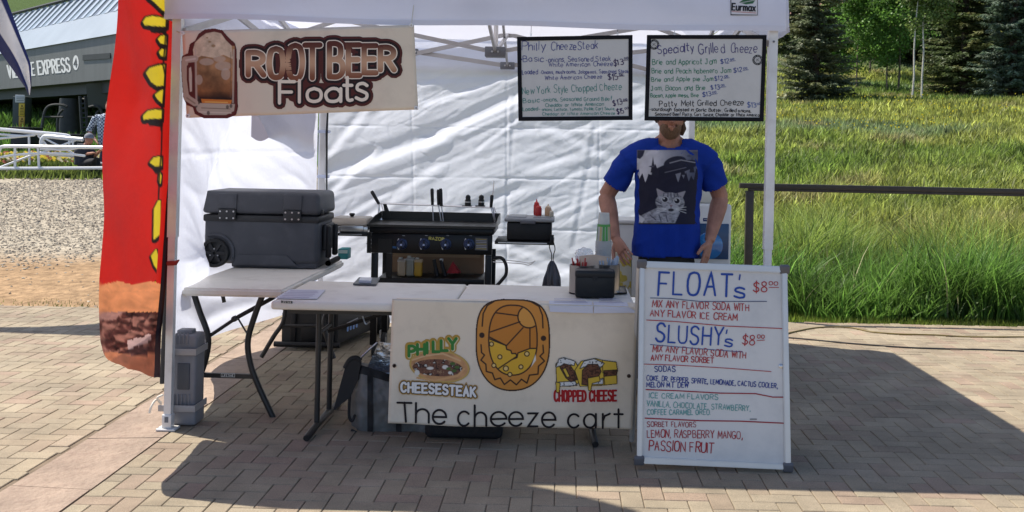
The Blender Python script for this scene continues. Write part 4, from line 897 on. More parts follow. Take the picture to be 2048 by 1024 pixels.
# food photograph at the foot of the flag
bun = np.array((.60, .22, .09)); meat = np.array((.10, .028, .022)); lt = np.array((.55, .24, .18))
for k in range(len(V)):
    v, u = V_[k], U_[k]
    if v > 566+3*math.sin(u*.1) and II[k] <= 2:
        n1 = noise.noise(Vector((u*.045, v*.05, 1))); n2 = noise.noise(Vector((u*.045+1.6*n1, v*.075+u*.02, 5))); n3 = noise.noise(Vector((u*.07+1.5*n2, v*.12-u*.03, 9))); rg = 1-min(1, abs(noise.noise(Vector((u*.035+.6*n1, v*.045+.5*n2, 12))))*5)
        if v < 624: q = bun*(1.25+.35*n1+.25*n3)*(1.15 if v < 582 else 1)
        elif v < 706+10*n1:
            t_ = sm(n2+.35*n3, -.05, .35); q = meat*(1+.9*n3)*(1-t_)+np.array((.36, .15, .11))*t_*(1+.6*n3); q = q*(1-.75*rg**2)
            if abs(v-688-.30*(262-u)) < 8+4*n3 and 255 < u < 302: q = np.array((.62, .40, .36))*(1+.2*n3)
            if v < 640 and u < 246-(v-624): q = np.array((.42, .20, .16))*(1+.3*n3)
        else: q = np.array((.66, .24, .12))*(1+.3*n1+.3*n3)
        c[k] = q
I = np.arange(len(V)).reshape(NV+1, NU+1); Fc = np.stack([I[:-1, :-1].ravel(), I[:-1, 1:].ravel(), I[1:, 1:].ravel(), I[1:, :-1].ravel()], 1)
fl = thing('feather_flag', 'tall red feather flag with yellow lettering beside the left tent leg', 'flag', (V[-1].x, 5.3, 0))
npmesh('banner_cloth', [tuple(q) for q in V], Fc, mat('feather_cloth', attr=True, rough=.5, trans=.38, spec=.35, bump=.8, bscale=9), fl, col=c, smooth=True)
pm = mat('pole_black', (.02, .02, .022), rough=.5)
PP = [(flag_pt(1, z)[0]+.012 if z > .9 else W(320+10*z, 276+(1.53-z)/5.24*1990, 5.24).x, np.interp(z, [.3, 3.3, 3.8, 4.15], [5.24, 5.42, 5.42, 5.36])+.012, z) for z in (.24, .4, .9, 1.5, 2.2, 2.9, 3.5)]+[(flag_pt(1, 3.9)[0], 5.41, 3.9), (flag_pt(1, 4.1)[0], 5.34, 4.14), (flag_pt(.5, 4.1)[0], 5.24, 4.18)]
MB().tube(PP, .013, 8).build('pole', pm, fl)
gridmesh('sleeve', lambda i, j: tuple(flag3(1, j)+Vector((.028*i, .012*math.sin(i*3)-.004, 0))), 3, 90, mat('sleeve_black', (.02, .008, .01), rough=.7, trans=.1), fl)
m = MB().tube(catmull([W(322, 805, 5.3), W(312, 800, 5.28), W(303, 812, 5.25), W(299, 826, 5.25)], 5), .006, 6); m.tube(catmull([W(322, 808, 5.3), W(315, 796, 5.27), (W(326, 790, 5.27))], 5), .006, 6)
m.build('tie_string', mat('string_white', (.65, .62, .55), rough=.9), fl)
# ================================================================ BANNERS AND BOARDS
vinyl = mat('vinyl_cream', (.78, .67, .52), rough=.5, var=.06, vscale=3, trans=.06, spec=.3, dirt=(.30, .22, .16, .25), dscale=5)
steel = mat('steel_bright', (.6, .6, .6), rough=.3, metal=.9)
def quadsurf(P, nm, m_, par, thick=.002, nu=40, nv=20, off=0):
    (a, b, c, d), s = P
    def f(i, j): 
        u = (a[0]*(1-i)+b[0]*i)*(1-j)+(d[0]*(1-i)+c[0]*i)*j; v = (a[1]*(1-i)+b[1]*i)*(1-j)+(d[1]*(1-i)+c[1]*i)*j; return tuple(s.pt(u, v, off))
    return gridmesh(nm, f, nu, nv, m_, par, thick=thick)
RBY = FT-.09
rs = Surf((0, RBY, 0), (0.0, -1, 0), lambda u, v: .010*math.sin(u*.018+v*.004)+.004*math.sin(u*.05+1))
t = thing('root_beer_banner', 'cream vinyl banner reading ROOT BEER Floats with a mug picture, hung under the canopy edge', 'banner', rs.pt(600, 235))
CB = [(365, 62), (828, 50), (836, 219), (375, 236)]
quadsurf((CB, rs), 'sheet', vinyl, t, nu=60, nv=24, off=-.002)
mar, dk, cr = (.085, .018, .014), (.018, .008, .008), (.82, .72, .58)
def grad(u, v):
    k = (v-84)/70; 
    a_ = sm(k, .1, .55); b_ = sm(k, .62, 1.0)
    return tuple((np.array((.10, .025, .015))*(1-a_)+np.array((.55, .33, .20))*a_)*(1-b_)+np.array((.22, .075, .035))*b_)
L1_ = [('R', (497, 105, 527, 150)), ('O', (538, 97, 565, 155)), ('O', (575, 90, 604, 157)), ('T', (609, 90, 640, 156)), ('B', (659, 87, 686, 154)), ('E', (697, 90, 720, 151)), ('E', (729, 92, 753, 146)), ('R', (762, 95, 789, 140))]
L2_ = [('F', (558, 163, 588, 206)), ('l', (598, 161, 603, 204)), ('o', (614, 177, 643, 203)), ('a', (652, 177, 682, 203)), ('t', (688, 155, 705, 201)), ('s', (713, 167, 735, 200))]
ink = Ink(rs)
ink.stroke([(500, 128), (560, 130), (640, 124), (700, 116), (782, 118)], 46, mar, .0004); ink.stroke([(590, 185), (650, 186), (722, 184)], 40, mar, .0005)
for ch, b in L1_: ink.glyph(ch, b, 34, mar, .0008)
for ch, b in L2_: ink.glyph(ch, b, 25, mar, .0009)
for ch, b in L1_: ink.glyph(ch, b, 25, dk, .0013)
for ch, b in L2_: ink.glyph(ch, b, 15, dk, .0014)
for ch, b in L1_: ink.glyph(ch, b, 14.8, cr, .0018)
for ch, b in L1_: ink.glyph(ch, b, 11, grad, .0023)
for ch, b in L2_: ink.glyph(ch, b, 6.5, cr, .0028)
ink.build('lettering', INK, t)
p = Pic(364, 56, 480, 237, 1.25)
mug = [(401, 70), (412, 62), (430, 60), (444, 63), (455, 76), (468, 88), (471, 100), (473, 215), (470, 228), (455, 234), (410, 234), (394, 226), (390, 213), (377, 208), (371, 195), (366, 130), (368, 114), (380, 109), (384, 90), (394, 84)]
p.poly(mug, (.11, .02, .016), grow=3)
gl = np.zeros(p.c.shape); n1 = p.nz(26, 1)[..., None]; n2 = p.nz(9, 2)[..., None]; n3 = p.nz(60, 3, (1, .2))[..., None]; vv = p.V_[..., None]
t1 = np.clip((vv-110)/90, 0, 1); am = np.array((.42, .24, .11))*(1-t1)+np.array((.22, .075, .02))*t1; dark = np.clip((vv-182)/14, 0, 1); am = am*(1-dark)+np.array((.035, .013, .008))*dark
gl[:] = am*(.25+1.3*n1)*(.7+.6*n2); p.poly([(392, 92), (470, 92), (468, 222), (395, 222)], gl)
foam = np.zeros(p.c.shape); foam[:] = np.array((.68, .54, .38))*(.55+.75*n2); p.poly([(388, 100), (392, 86), (402, 76), (414, 67), (430, 64), (443, 67), (452, 80), (464, 92), (466, 118), (448, 110), (428, 116), (405, 112), (390, 120)], foam)
for x, y, rx, ry in [(415, 124, 14, 7), (447, 132, 16, 9), (452, 148, 9, 12), (400, 160, 7, 10), (440, 118, 12, 6)]: p.ell(x, y, rx, ry, (.52, .44, .36), .55)
for x, y, r_ in [(421, 84, 3), (428, 92, 4), (416, 76, 2)]: p.ell(x, y, r_, r_*.7, (.28, .17, .07), .8)
p.poly([(404, 198), (464, 200), (462, 208), (406, 206)], (.62, .20, .03)); p.line([(412, 204), (455, 205)], 2, (.75, .45, .12))
p.poly([(392, 206), (470, 208), (468, 222), (452, 230), (410, 230), (396, 222)], (.47, .40, .31)); p.line([(405, 216), (460, 218)], 1.5, (.18, .13, .09)); p.line([(400, 224), (462, 226)], 2, (.62, .55, .45))
for x, y in [(398, 196), (399, 205), (462, 212), (455, 214), (418, 226), (394, 212)]: p.ell(x, y, 3, 4, (.06, .05, .04), .8)
p.line([(393, 100), (395, 200)], 4, (.50, .42, .34), .7); p.line([(468, 100), (466, 205)], 3.5, (.50, .42, .34), .7); p.line([(462, 105), (461, 195)], 1.3, (.16, .09, .05), .7)
p.line([(392, 118), (372, 120), (371, 135), (376, 196), (392, 206)], 13, (.45, .37, .29)); p.line([(392, 118), (374, 121)], 4, (.62, .55, .47), .8); p.line([(376, 196), (392, 207)], 3, (.2, .16, .12), .7)
p.poly([(378, 133), (385, 130), (388, 145), (389, 186), (382, 188), (378, 160)], (.10, .02, .016), grow=2.5); p.poly([(380, 137), (384, 134), (386, 150), (386, 183), (382, 184), (380, 160)], (.56, .49, .40))
p.build('mug_picture', INK, t, lambda u, v: rs.pt(u, v, .0012))
m = MB()
for u, v in [(365.8, 66.6), (822.5, 50.8), (831.8, 216), (377.3, 231.8)]:
    c = rs.pt(u+.5, v, .004); MB().lathe(c-Vector((0, -.003, 0)), [(.011, 0), (.011, .004), (.004, .005), (.004, 0)], 12, axis=(0, -1, 0)).build('grommet', mat('grommet_white', (.75, .74, .72), rough=.3), t)
MB().tube([rs.pt(823, 51, .006), (rs.pt(827, 30).x, FT, EV-.02)], .003, 5).build('tie', mat('string_white', (.65, .62, .55), rough=.9), t)
MB().tube([rs.pt(366, 67, .006), (Lx, FT-.02, rs.pt(366, 60).z)], .004, 5).build('tie', mat('string_white'), t)

frame_b = mat('board_frame_black', (.008, .008, .011), rough=.7, spec=.15); wb = mat('board_white_panel', (.54, .53, .50), rough=.35, var=.05, vscale=3, spec=.4, dirt=(.36, .36, .34, .35), dscale=4)
BY = FT-.05
def menu(label, C, surf):
    t = thing('menu_board', label, 'menu board', surf.pt(C[3][0], C[3][1]), 'whiteboards hanging from the canopy')
    cx = sum(q[0] for q in C)/4; cy = sum(q[1] for q in C)/4
    inn = [(q[0]+(8 if q[0] < cx else -8), q[1]+(8 if q[1] < cy else -8)) for q in C]; n = surf.n
    f = [surf.pt(*q) for q in C]; g = [surf.pt(*q) for q in inn]
    for a in range(4):
        b = (a+1) % 4; m = MB(); m.prism([f[a], f[b], g[b], g[a]], n*.005); m.build('frame_bar', frame_b, t)
    MB().prism([q-n*.006 for q in g], n*.008).build('panel', wb, t)
    MB().prism([q*1.0-n*.004 for q in f], -n*.004).build('backing', frame_b, t)
    return t
s1_ = Surf((0, BY-.002, 0), (0, -1, 0)); m1 = menu('black framed whiteboard listing Philly Cheeze Steak and chopped cheeze, hanging left of the other', [(1034, 74), (1265, 70), (1265, 240), (1037, 242)], s1_)
blu, tea, drk, grn, pur = (.05, .06, .22), (.05, .22, .19), (.03, .015, .08), (.03, .19, .11), (.045, .035, .16)
ink = Ink(s1_); o_ = .0035; K = dict(off=o_, jit=.85)
ink.text('Philly', 1044, 101, 1090, 100, 16, 1.5, blu, **K); ink.text('CheezeSteak', 1103, 100, 1195, 98, 15, 1.5, blu, **K)
ink.text('*', 1043, 121, 1044, 121, 8, 3, blu, **K); ink.text('Basic', 1046, 124, 1087, 123, 12, 1.4, blu, **K); ink.text('-onions, Seasoned Steak', 1092, 124, 1221, 122, 10, 1.2, blu, **K); ink.text('White American Cheeze', 1098, 134, 1226, 132, 9, 1.2, blu, **K)
ink.text('$13', 1228, 132, 1247, 129, 12, 1.7, drk, **K); ink.text('00', 1249, 119, 1256, 118, 4, 1.3, drk, **K); ink.stroke([(1246, 121), (1257, 120)], 1, drk, o_)
ink.text('*Loaded', 1043, 149, 1075, 148, 9, 1.3, blu, **K); ink.text('-Onions, mushrooms, Jalapenos, Seasoned Steak', 1080, 148, 1257, 146, 7, 1.1, blu, **K); ink.text('White American Cheeze', 1090, 160, 1204, 157, 8, 1.1, blu, **K)
ink.text('$15', 1217, 161, 1236, 158, 12, 1.7, drk, **K); ink.text('00', 1239, 152, 1246, 151, 4, 1.3, drk, **K); ink.stroke([(1235, 153), (1249, 152)], 1, drk, o_)
ink.text('New York Style Chopped Cheeze', 1045, 189, 1243, 179, 14, 1.3, tea, **K)
ink.text('*Basic', 1044, 206, 1079, 205, 9, 1.3, tea, **K); ink.text('-onions, Seasoned Ground Beef', 1083, 203, 1224, 201, 8, 1.1, tea, **K); ink.text('Cheddar or White American', 1091, 214, 1207, 211, 6.5, 1.1, tea, **K)
ink.text('$13', 1227, 212, 1245, 209, 12, 1.7, drk, **K); ink.text('00', 1247, 202, 1254, 201, 4, 1.3, drk, **K); ink.stroke([(1244, 203), (1256, 202)], 1, drk, o_)
ink.text('*Loaded-', 1044, 222, 1080, 221, 7, 1.2, tea, **K); ink.text('onions, Lettuce, Tomato, Pickle, Cart Sauce,', 1084, 222, 1230, 220, 6, 1.0, tea, **K); ink.text('Cheddar or White American Cheeze', 1085, 231, 1230, 229, 6, 1.0, tea, **K)
ink.text('$15', 1234, 229, 1248, 226, 11, 1.7, drk, **K); ink.text('00', 1250, 219, 1257, 218, 4, 1.2, drk, **K)
ink.build('lettering', INK, m1)
m2 = menu('black framed whiteboard reading Specialty Grilled Cheeze, hanging beside the right tent leg', [(1294, 70), (1533, 70), (1527, 243), (1289, 241)], s1_)
ink = Ink(s1_)
ink.text('Specialty', 1316, 108, 1388, 102, 16, 1.7, pur, **K); ink.text('Grilled', 1397, 108, 1450, 105, 20, 1.7, pur, **K); ink.text('Cheeze', 1461, 106, 1513, 106, 17, 1.7, pur, **K)
for l, v, h, x1, pr, px in [('Brie and Appricot Jam', 129, 11, 1432, '$12', 1441), ('Brie and Peach habenero Jam', 147, 10, 1461, '$12', 1467), ('Brie and Apple pie Jam', 163, 9, 1426, '$12', 1429), ('Jam, Bacon and Brie', 181, 9.5, 1411, '$13', 1422), ('Bacon, Apple mess, Brie', 195, 7.5, 1397, '$13', 1405)]:
    x0 = 1304-(147-v)*-.06; ink.text(l, 1305-(v-129)*.06, v, x1, v-1, h, 1.3, grn, **K); ink.text(pr, px, v-1, px+17, v-3, 9, 1.4, (.04, .07, .25), **K); ink.text('00', px+20, v-8, px+27, v-9, 3.6, 1.1, (.04, .07, .25), **K); ink.stroke([(px+18, v-6), (px+30, v-7.5)], .9, (.04, .07, .25), o_)
ink.text('Patty Melt Grilled Cheeze', 1319, 213, 1487, 210, 11, 1.5, (.015, .015, .02), **K); ink.text('$13', 1495, 216, 1513, 214, 10, 1.3, (.05, .10, .3), **K); ink.text('00', 1514, 210, 1521, 209, 4, 1.1, (.05, .10, .3), **K)
ink.text('-sourdough toasted in Garlic Butter, Grilled onions,', 1299, 221, 1502, 225, 6.5, 1.4, (.015, .015, .02), **K); ink.text('Seasoned Beef Patty, Cart Sauce, Cheddar or White American', 1310, 231, 1522, 233, 6, 1.3, (.015, .015, .02), **K)
for cx, cy in ((1308, 89), (1515, 120)):
    ink.poly([(cx+10.5*math.cos(a*math.pi/12), cy+10.5*math.sin(a*math.pi/12)) for a in range(24)], (.02, .02, .02), .0028)
    ink.poly([(cx+6.3*math.cos(a*math.pi/12), cy+6.3*math.sin(a*math.pi/12)) for a in range(24)], (.45, .45, .43), .0033)
    for k in range(20):
        if k % 10 in (4,): continue
        a = k/20*2*math.pi; ink.stroke([(cx+7.6*math.cos(a), cy+7.6*math.sin(a)), (cx+9.4*math.cos(a), cy+9.4*math.sin(a))], .8, (.5, .5, .5), .0033)
    ink.stroke([(cx-3, cy+3), (cx, cy-1), (cx+3, cy-3)], .9, (.1, .1, .1), .0038); ink.stroke([(cx-3, cy-2), (cx+1, cy+1), (cx+4, cy+3)], .9, (.1, .1, .1), .0038)
ink.build('lettering', INK, m2)
wire = mat('wire_dark', (.12, .12, .12), rough=.4, metal=.7)
for tt, us in ((m1, (1062, 1235)), (m2, (1349, 1484))):
    for u in us:
        a = s1_.pt(u, 71, 0); MB().tube([a+Vector((0, 0, -.004)), a+Vector((.004, 0, .01)), a+Vector((0, 0, .018)), a+Vector((-.004, 0, .01)), a+Vector((0, 0, -.004))], .0014, 5).build('hook', steel, tt)
        MB().tube([a+Vector((0, 0, .016)), (a.x+.004, FT-.02, EV-.05)], .0012, 4).build('wire', wire, tt)

# ================================================================ TABLES
plast = mat('table_plastic', (.73, .68, .60), rough=.5, var=.05, vscale=5, spec=.35, bump=.3, bscale=250, dirt=(.42, .36, .29, .4), dscale=6)
tleg = mat('table_leg_grey', (.026, .025, .024), rough=.45, metal=.2, var=.1); blackp = mat('black_plastic', (.010, .010, .011), rough=.45, var=.15, vscale=15, spec=.3)
TZ = .722
# ---- front table
ft = G(545, 600, TZ); fr_ = G(1275, 618, TZ); YF = (ft.y+fr_.y)/2-.01; YB = YF+.765; XL, XR = ft.x, fr_.x
t = thing('folding_table', 'front folding table with beige plastic top, banner hung over its edge', 'table', ((XL+XR)/2, (YF+YB)/2, 0), 'folding tables')
xm = W(921, 570, 5.4).x
MB().span((XL, YF, TZ-.045), (xm-.0025, YB, TZ), bev=.014, seg=3).build('tabletop', plast, t)
MB().span((xm+.0025, YF, TZ-.045), (XR, YB, TZ), bev=.014, seg=3).build('tabletop', plast, t)
lbl = Surf((0, YF, 0), (0, -1, 0))
ink = Ink(lbl); ink.poly([(562, 601), (585, 602), (585, 607), (562, 606)], (.03, .03, .03), .001); ink.text('LIFETIME', 564, 605.5, 583, 606, 3, .8, (.5, .48, .42), .002); ink.build('label', INK, t)
MB().span((XL+.06, YF+.10, TZ-.078), (XR-.06, YF+.13, TZ-.047)).build('rail', tleg, t); MB().span((XL+.06, YB-.13, TZ-.078), (XR-.06, YB-.10, TZ-.047)).build('rail', tleg, t)
for side, xo in ((0, W(628, 850, 5.2).x), (1, W(1186, 850, 5.2).x)):
    ya, yb = YF+.16, YB-.14; s = 1 if side == 0 else -1
    for yy in (ya+.06, yb-.13):
        MB().tube([(xo, yy, .035), (xo, yy, TZ-.05)], .0145, 10).build('leg', tleg, t)
    MB().tube([(xo-.01*s, YF+.045, .016), (xo-.004*s, YF+.10, .026), (xo, YF+.2, .036), (xo, YB-.2, .036), (xo, YB-.05, .018)], [.017, .019, .018, .018, .020], 10).build('foot', tleg, t)
    MB().tube([(xo, ya+.06, .52), (xo, yb-.13, .52)], .010, 8).build('cross_bar', tleg, t)
    MB().tube([(xo+.01*s, (ya+yb)/2, .50), (xo+.30*s, (ya+yb)/2, .60), (xo+.46*s, (ya+yb)/2, TZ-.07)], .011, 6).build('brace', tleg, t)
    MB().tube(catmull([(xo+.20*s, (ya+yb)/2-.02, .59), (xo+.22*s, (ya+yb)/2-.03, .55), (xo+.24*s, (ya+yb)/2-.02, .56)], 4), .004, 5).build('lock_ring', steel, t)
TF = t
# ---- left table, running back into the tent
a = G(346, 575, TZ); b = G(566, 580, TZ); Y0 = (a.y+b.y)/2; b2 = G(697, 521, TZ); tt = thing('folding_table', 'left folding table running back into the tent under the large wheeled cooler', 'table', ((a.x+b.x)/2, Y0+.8, 0), 'folding tables')
X0, X1 = a.x, b.x; YE = min(b2.y, BT-.9); xs_ = (b2.x-b.x)
m = MB(); m.prism([(X0, Y0, TZ-.045), (X1, Y0, TZ-.045), (X1+.02, YE, TZ-.045), (X0+.02, YE, TZ-.045)], (0, 0, .045)); bmesh.ops.bevel(m.bm, geom=list(m.bm.edges), offset=.012, segments=3, affect='EDGES'); m.build('tabletop', plast, tt)
ls = Surf((0, Y0+.10, 0), (0, -1, 0)); P3 = lambda pts, s=ls, o=0: catmull([s.pt(u, v, o) for u, v in pts], 6)
MB().tube(P3([(388, 588), (400, 625), (416, 672), (412, 715), (396, 765), (372, 842)]), .0165, 10).build('leg', tleg, tt)
MB().tube(P3([(526, 588), (510, 630), (496, 680), (500, 725), (516, 770), (549, 841)]), .0165, 10).build('leg', tleg, tt)
MB().prism([ls.pt(404, 745, .012), ls.pt(506, 748, .012), ls.pt(506, 757, .012), ls.pt(404, 754, .012)], (0, .02, 0)).build('cross_plate', tleg, tt)
ink = Ink(Surf(ls.pt(450, 750, .014), (0, -1, 0))); ink.poly([(442, 746.5), (470, 747), (470, 754.5), (442, 754)], (.55, .55, .5), .0006); ink.poly([(443, 747.5), (469, 748), (469, 753.5), (443, 753)], (.02, .02, .02), .0012); ink.text('LIFETIME', 445, 752.5, 467, 753, 4, .9, (.6, .6, .55), .002); ink.build('label', INK, tt)
MB().tube([ls.pt(556, 590, -.1), ls.pt(470, 637, -.05)], .012, 8).build('brace', tleg, tt); MB().tube([ls.pt(470, 637, -.04), ls.pt(413, 676, 0)], .010, 8).build('brace', tleg, tt); MB().tube([ls.pt(470, 637, -.04), ls.pt(497, 672, 0)], .005, 6).build('brace', tleg, tt)
MB().lathe(ls.pt(470, 637, -.01), [(.016, 0), (.016, .03), (.010, .034)], 12, axis=(0, -1, 0)).build('pivot', tleg, tt)
for u0, v0, u1, v1 in [(418, 588, 424, 616), (456, 588, 457, 594)]: MB().tube([ls.pt(u0, v0, -.2), ls.pt(u1, v1, -.2)], .011, 6).build('hinge_arm', tleg, tt)
lb = Surf((0, YE-.18, 0), (0, -1, 0)); MB().tube(P3([(572, 610), (566, 645), (548, 672), (523, 714)], lb), .015, 10).build('leg', tleg, tt); MB().tube(P3([(660, 610), (648, 640), (652, 670), (668, 717)], lb), .015, 10).build('leg', tleg, tt); MB().tube([lb.pt(560, 652), lb.pt(650, 652)], .010, 8).build('cross_bar', tleg, tt)

# ---- printed banner over the front table
BYs = YF-.020
bs = Surf((0, BYs, 0), (0, -1, 0), lambda u, v: .010*math.sin(u*.012+v*.01)+.016*((v-600)/250)**2*math.sin(u*.009+.5)+.006*math.sin(u*.031+v*.02))
t = thing('cart_banner', 'cream banner reading The cheeze cart with cheese emblem, hanging over the front table', 'banner', bs.pt(1020, 850))
CB2 = [(784, 597), (1276, 612), (1265, 862), (776, 846)]
def bsh(i, j):
    (a, b, c, d) = CB2
    if j < .18:
        k = 1-j/.18; e = bs.pt(a[0]*(1-i)+b[0]*i, a[1]*(1-i)+b[1]*i); return (e.x, BYs+(.01+.16*k)*(1 if k > 0 else 0), TZ+.006 if k > .08 else e.z+(TZ+.006-e.z)*k/.08)
    j = (j-.18)/.82; return tuple(bs.pt((a[0]*(1-i)+b[0]*i)*(1-j)+(d[0]*(1-i)+c[0]*i)*j, (a[1]*(1-i)+b[1]*i)*(1-j)+(d[1]*(1-i)+c[1]*i)*j, -.002))
gridmesh('sheet', bsh, 70, 60, vinyl, t, thick=.0015)
ink = Ink(bs); bk2 = (.016, .011, .012)
for wd, u0, u1, v0, v1, h in [('The', 795, 894, 843, 848, 40), ('cheeze', 916, 1113, 848, 856, 37), ('cart', 1134, 1246, 856, 860, 33)]:
    pass
def geo(ch, u0, u1, vb, xh, asc, w=4.2):
    r = (u1-u0)/2; cx = (u0+u1)/2; cy = vb-xh/2; ry = xh/2; arc = lambda a0, a1, n=16: [(cx+r*math.cos(R(a0+(a1-a0)*k/n)), cy-ry*math.sin(R(a0+(a1-a0)*k/n))) for k in range(n+1)]
    if ch == 'T': S_ = [[(u0, vb-asc), (u1, vb-asc+1)], [(cx, vb-asc), (cx+3, vb)]]
    elif ch == 'h': S_ = [[(u0, vb-asc), (u0, vb)], [(u0, vb-xh*.5)]+[(cx+r*math.cos(R(180-180*k/12)), vb-xh*.55-xh*.45*math.sin(R(180*k/12))) for k in range(13)]+[(u1, vb)]]
    elif ch == 'e': S_ = [[(u0+1, cy), (u1, cy)]+arc(0, 320, 24)]
    elif ch == 'c': S_ = [arc(42, 318, 20)]
    elif ch == 'z': S_ = [[(u0, vb-xh), (u1, vb-xh), (u0, vb), (u1, vb)]]
    elif ch == 'a': S_ = [arc(0, 360, 24), [(u1, vb-xh), (u1, vb)]]
    elif ch == 'r': S_ = [[(u0, vb-xh), (u0, vb)], [(u0, vb-xh*.5), (u0+(u1-u0)*.3, vb-xh*.85), (u1, vb-xh)]]
    elif ch == 't': S_ = [[(cx, vb-asc), (cx, vb)], [(u0, vb-xh), (u1, vb-xh)]]
    for s_ in S_: ink.stroke(s_, w, bk2, .002, step=4)
for a_ in [('T', 795, 823, 843, 25, 38), ('h', 832, 858, 844, 26, 38), ('e', 866, 893, 846, 27, 0), ('c', 917, 941, 849, 28, 0), ('h', 950, 973, 850, 27, 41), ('e', 982, 1013, 851, 28, 0), ('e', 1018, 1046, 852, 28, 0), ('z', 1056, 1075, 853, 26, 0), ('e', 1084, 1111, 855, 30, 0), ('c', 1136, 1160, 857, 28, 0), ('a', 1168, 1192, 858, 28, 0), ('r', 1206, 1220, 859, 29, 0), ('t', 1229, 1246, 858, 27, 37)]: geo(*a_)
for ch, b in [('P', (818, 692, 830, 712)), ('H', (835, 689, 849, 709)), ('I', (854, 686, 860, 706)), ('L', (866, 684, 878, 704)), ('L', (882, 682, 894, 702)), ('Y', (897, 678, 912, 699))]: ink.glyph(ch, b, 16, (.45, .27, .05), .0008)
for ch, b in [('P', (818, 692, 830, 712)), ('H', (835, 689, 849, 709)), ('I', (854, 686, 860, 706)), ('L', (866, 684, 878, 704)), ('L', (882, 682, 894, 702)), ('Y', (897, 678, 912, 699))]: ink.glyph(ch, (b[0]+1, b[1]+1, b[2]+1, b[3]+1), 8, (.62, .55, .35), .0014); ink.glyph(ch, b, 6, (.04, .20, .04), .002)
cs_ = [(ch, (803+i*13.9, 765+i*.9, 812+i*13.9, 783+i*.8)) for i, ch in enumerate('CHEESESTEAK')]
for ch, b in cs_: ink.glyph(ch, b, 11.5, (.40, .23, .06), .003)
for ch, b in cs_: ink.glyph(ch, b, 7.6, (.05, .03, .02), .0034)
for ch, b in cs_: ink.glyph(ch, b, 4.6, (.78, .74, .68), .0040)
xx = 1109
for k, ch in enumerate('CHOPPED CHEESE'):
    if ch == ' ': xx += 5; continue
    b = (xx, 781+k*.1, xx+6.4, 802+k*.1); ink.glyph(ch, b, 9, (.70, .60, .52), .001); ink.glyph(ch, b, 4.4, (.38, .012, .015), .0022); xx += 9.35
ink.build('lettering', INK, t)
# emblem
og, og2, ye, ln_ = (.56, .235, .045), (.50, .19, .03), (.66, .38, .035), (.035, .018, .012)
p = Pic(945, 594, 1106, 787, 1.3)
sq = lambda cx, cy, rx, ry, n=2.6, N=44, bot=2.1: [(cx+rx*math.copysign(abs(math.cos(a))**(2/(n if math.sin(a) < 0 else bot)), math.cos(a)), cy+ry*math.copysign(abs(math.sin(a))**(2/(n if math.sin(a) < 0 else bot)), math.sin(a))) for a in [2*math.pi*k/N for k in range(N)]]
out_ = sq(1025.5, 690, 75, 92, 3.4, 60, 2.2); inn_ = sq(1026, 680, 50, 71, 2.5, 50, 2.2)
p.poly(out_, ln_); p.poly(out_, og, grow=-3.2)
p.line([(964, 653), (966, 628), (974, 612), (990, 602), (1008, 599)], 3, ln_); p.line([(1086, 655), (1085, 630), (1078, 612), (1062, 603), (1048, 600)], 3, ln_)
p.ell(963.5, 671, 5.5, 5.5, ln_); p.ell(1087, 676, 5.5, 5.5, ln_)
p.line([(962, 690), (963, 705), (969, 710), (962, 720), (972, 728), (973, 742), (985, 745), (990, 758), (1001, 755), (1009, 768), (1021, 759), (1033, 769), (1043, 758), (1054, 766), (1059, 750), (1076, 748), (1077, 732), (1089, 722), (1080, 712), (1087, 705), (1086, 690)], 3, ln_)
p.poly(inn_, ln_); p.poly(inn_, og2, grow=-3)
ins = p.sdp(inn_)+3
def clip(sd, col): p.blend(np.maximum(sd, ins), col)
clip(np.hypot((p.U-1058), (p.V_-633))-22, (.62, .29, .06)); clip(np.abs(np.hypot((p.U-1058), (p.V_-633))-22)-1.5, ln_)
for a, b in [((990, 626), (1036, 631)), ((976, 666), (1040, 643)), ((1010, 694), (1046, 655)), ((1060, 655), (1060, 700)), ((976, 673), (1012, 690))]: clip(p.sdl([a, b])-1.4, ln_)
ch1 = [(974, 676), (1012, 690), (1014, 698), (1022, 700), (1024, 706), (1032, 706), (1034, 712), (1028, 716), (1000, 738), (992, 736), (978, 720)]; ch2 = [(994, 738), (1024, 718), (1034, 714), (1036, 705), (1060, 696), (1074, 696), (1072, 716), (1062, 738), (1044, 750), (1020, 754), (1002, 748)]
for c_ in (ch1, ch2): clip(p.sdp(c_)-1.2, ln_); clip(p.sdp(c_)+1.6, ye)
for x, y, r_ in [(983, 688, 4), (1000, 713, 4), (1012, 736, 5), (1042, 733, 4), (1054, 707, 4.5), (988, 730, 4), (1020, 748, 4)]: p.ell(x, y, r_+1.2, r_+1.2, ln_); p.ell(x, y, r_-1, r_-1, (.72, .5, .18))
p.poly([(1062, 734), (1071, 708), (1072, 720)], (.75, .7, .6))
p.build('emblem', INK, t, lambda u, v: bs.pt(u, v, .0010))
# cheesesteak picture
p = Pic(815, 696, 944, 768, 1.3); n1 = p.nz(14, 4)[..., None]; n2 = p.nz(6, 5)[..., None]
p.ell(879, 733, 61, 33, (.52, .34, .10), rot=.12); rl = np.zeros(p.c.shape); rl[:] = np.array((.52, .27, .12))*(.7+.6*n1); p.ell(879, 733, 57, 29, rl, rot=.12)
fl_ = np.where(n2 > .52, np.array((.05, .025, .02)), np.array((.16, .07, .045))); fl_ = np.where(n2 > .68, np.array((.55, .52, .46)), fl_); fl_ = np.where(n2 < .30, np.array((.30, .18, .10)), fl_)
p.ell(875, 736, 50, 17, fl_, rot=.05); 
for x, y, rx, ry in [(860, 737, 7, 3), (834, 746, 5, 6), (890, 735, 6, 4), (900, 746, 4, 3)]: p.ell(x, y, rx, ry, (.66, .62, .55))
for x, y in [(905, 728), (914, 735), (908, 742), (897, 738)]: p.ell(x, y, 5, 3, (.07, .13, .03))
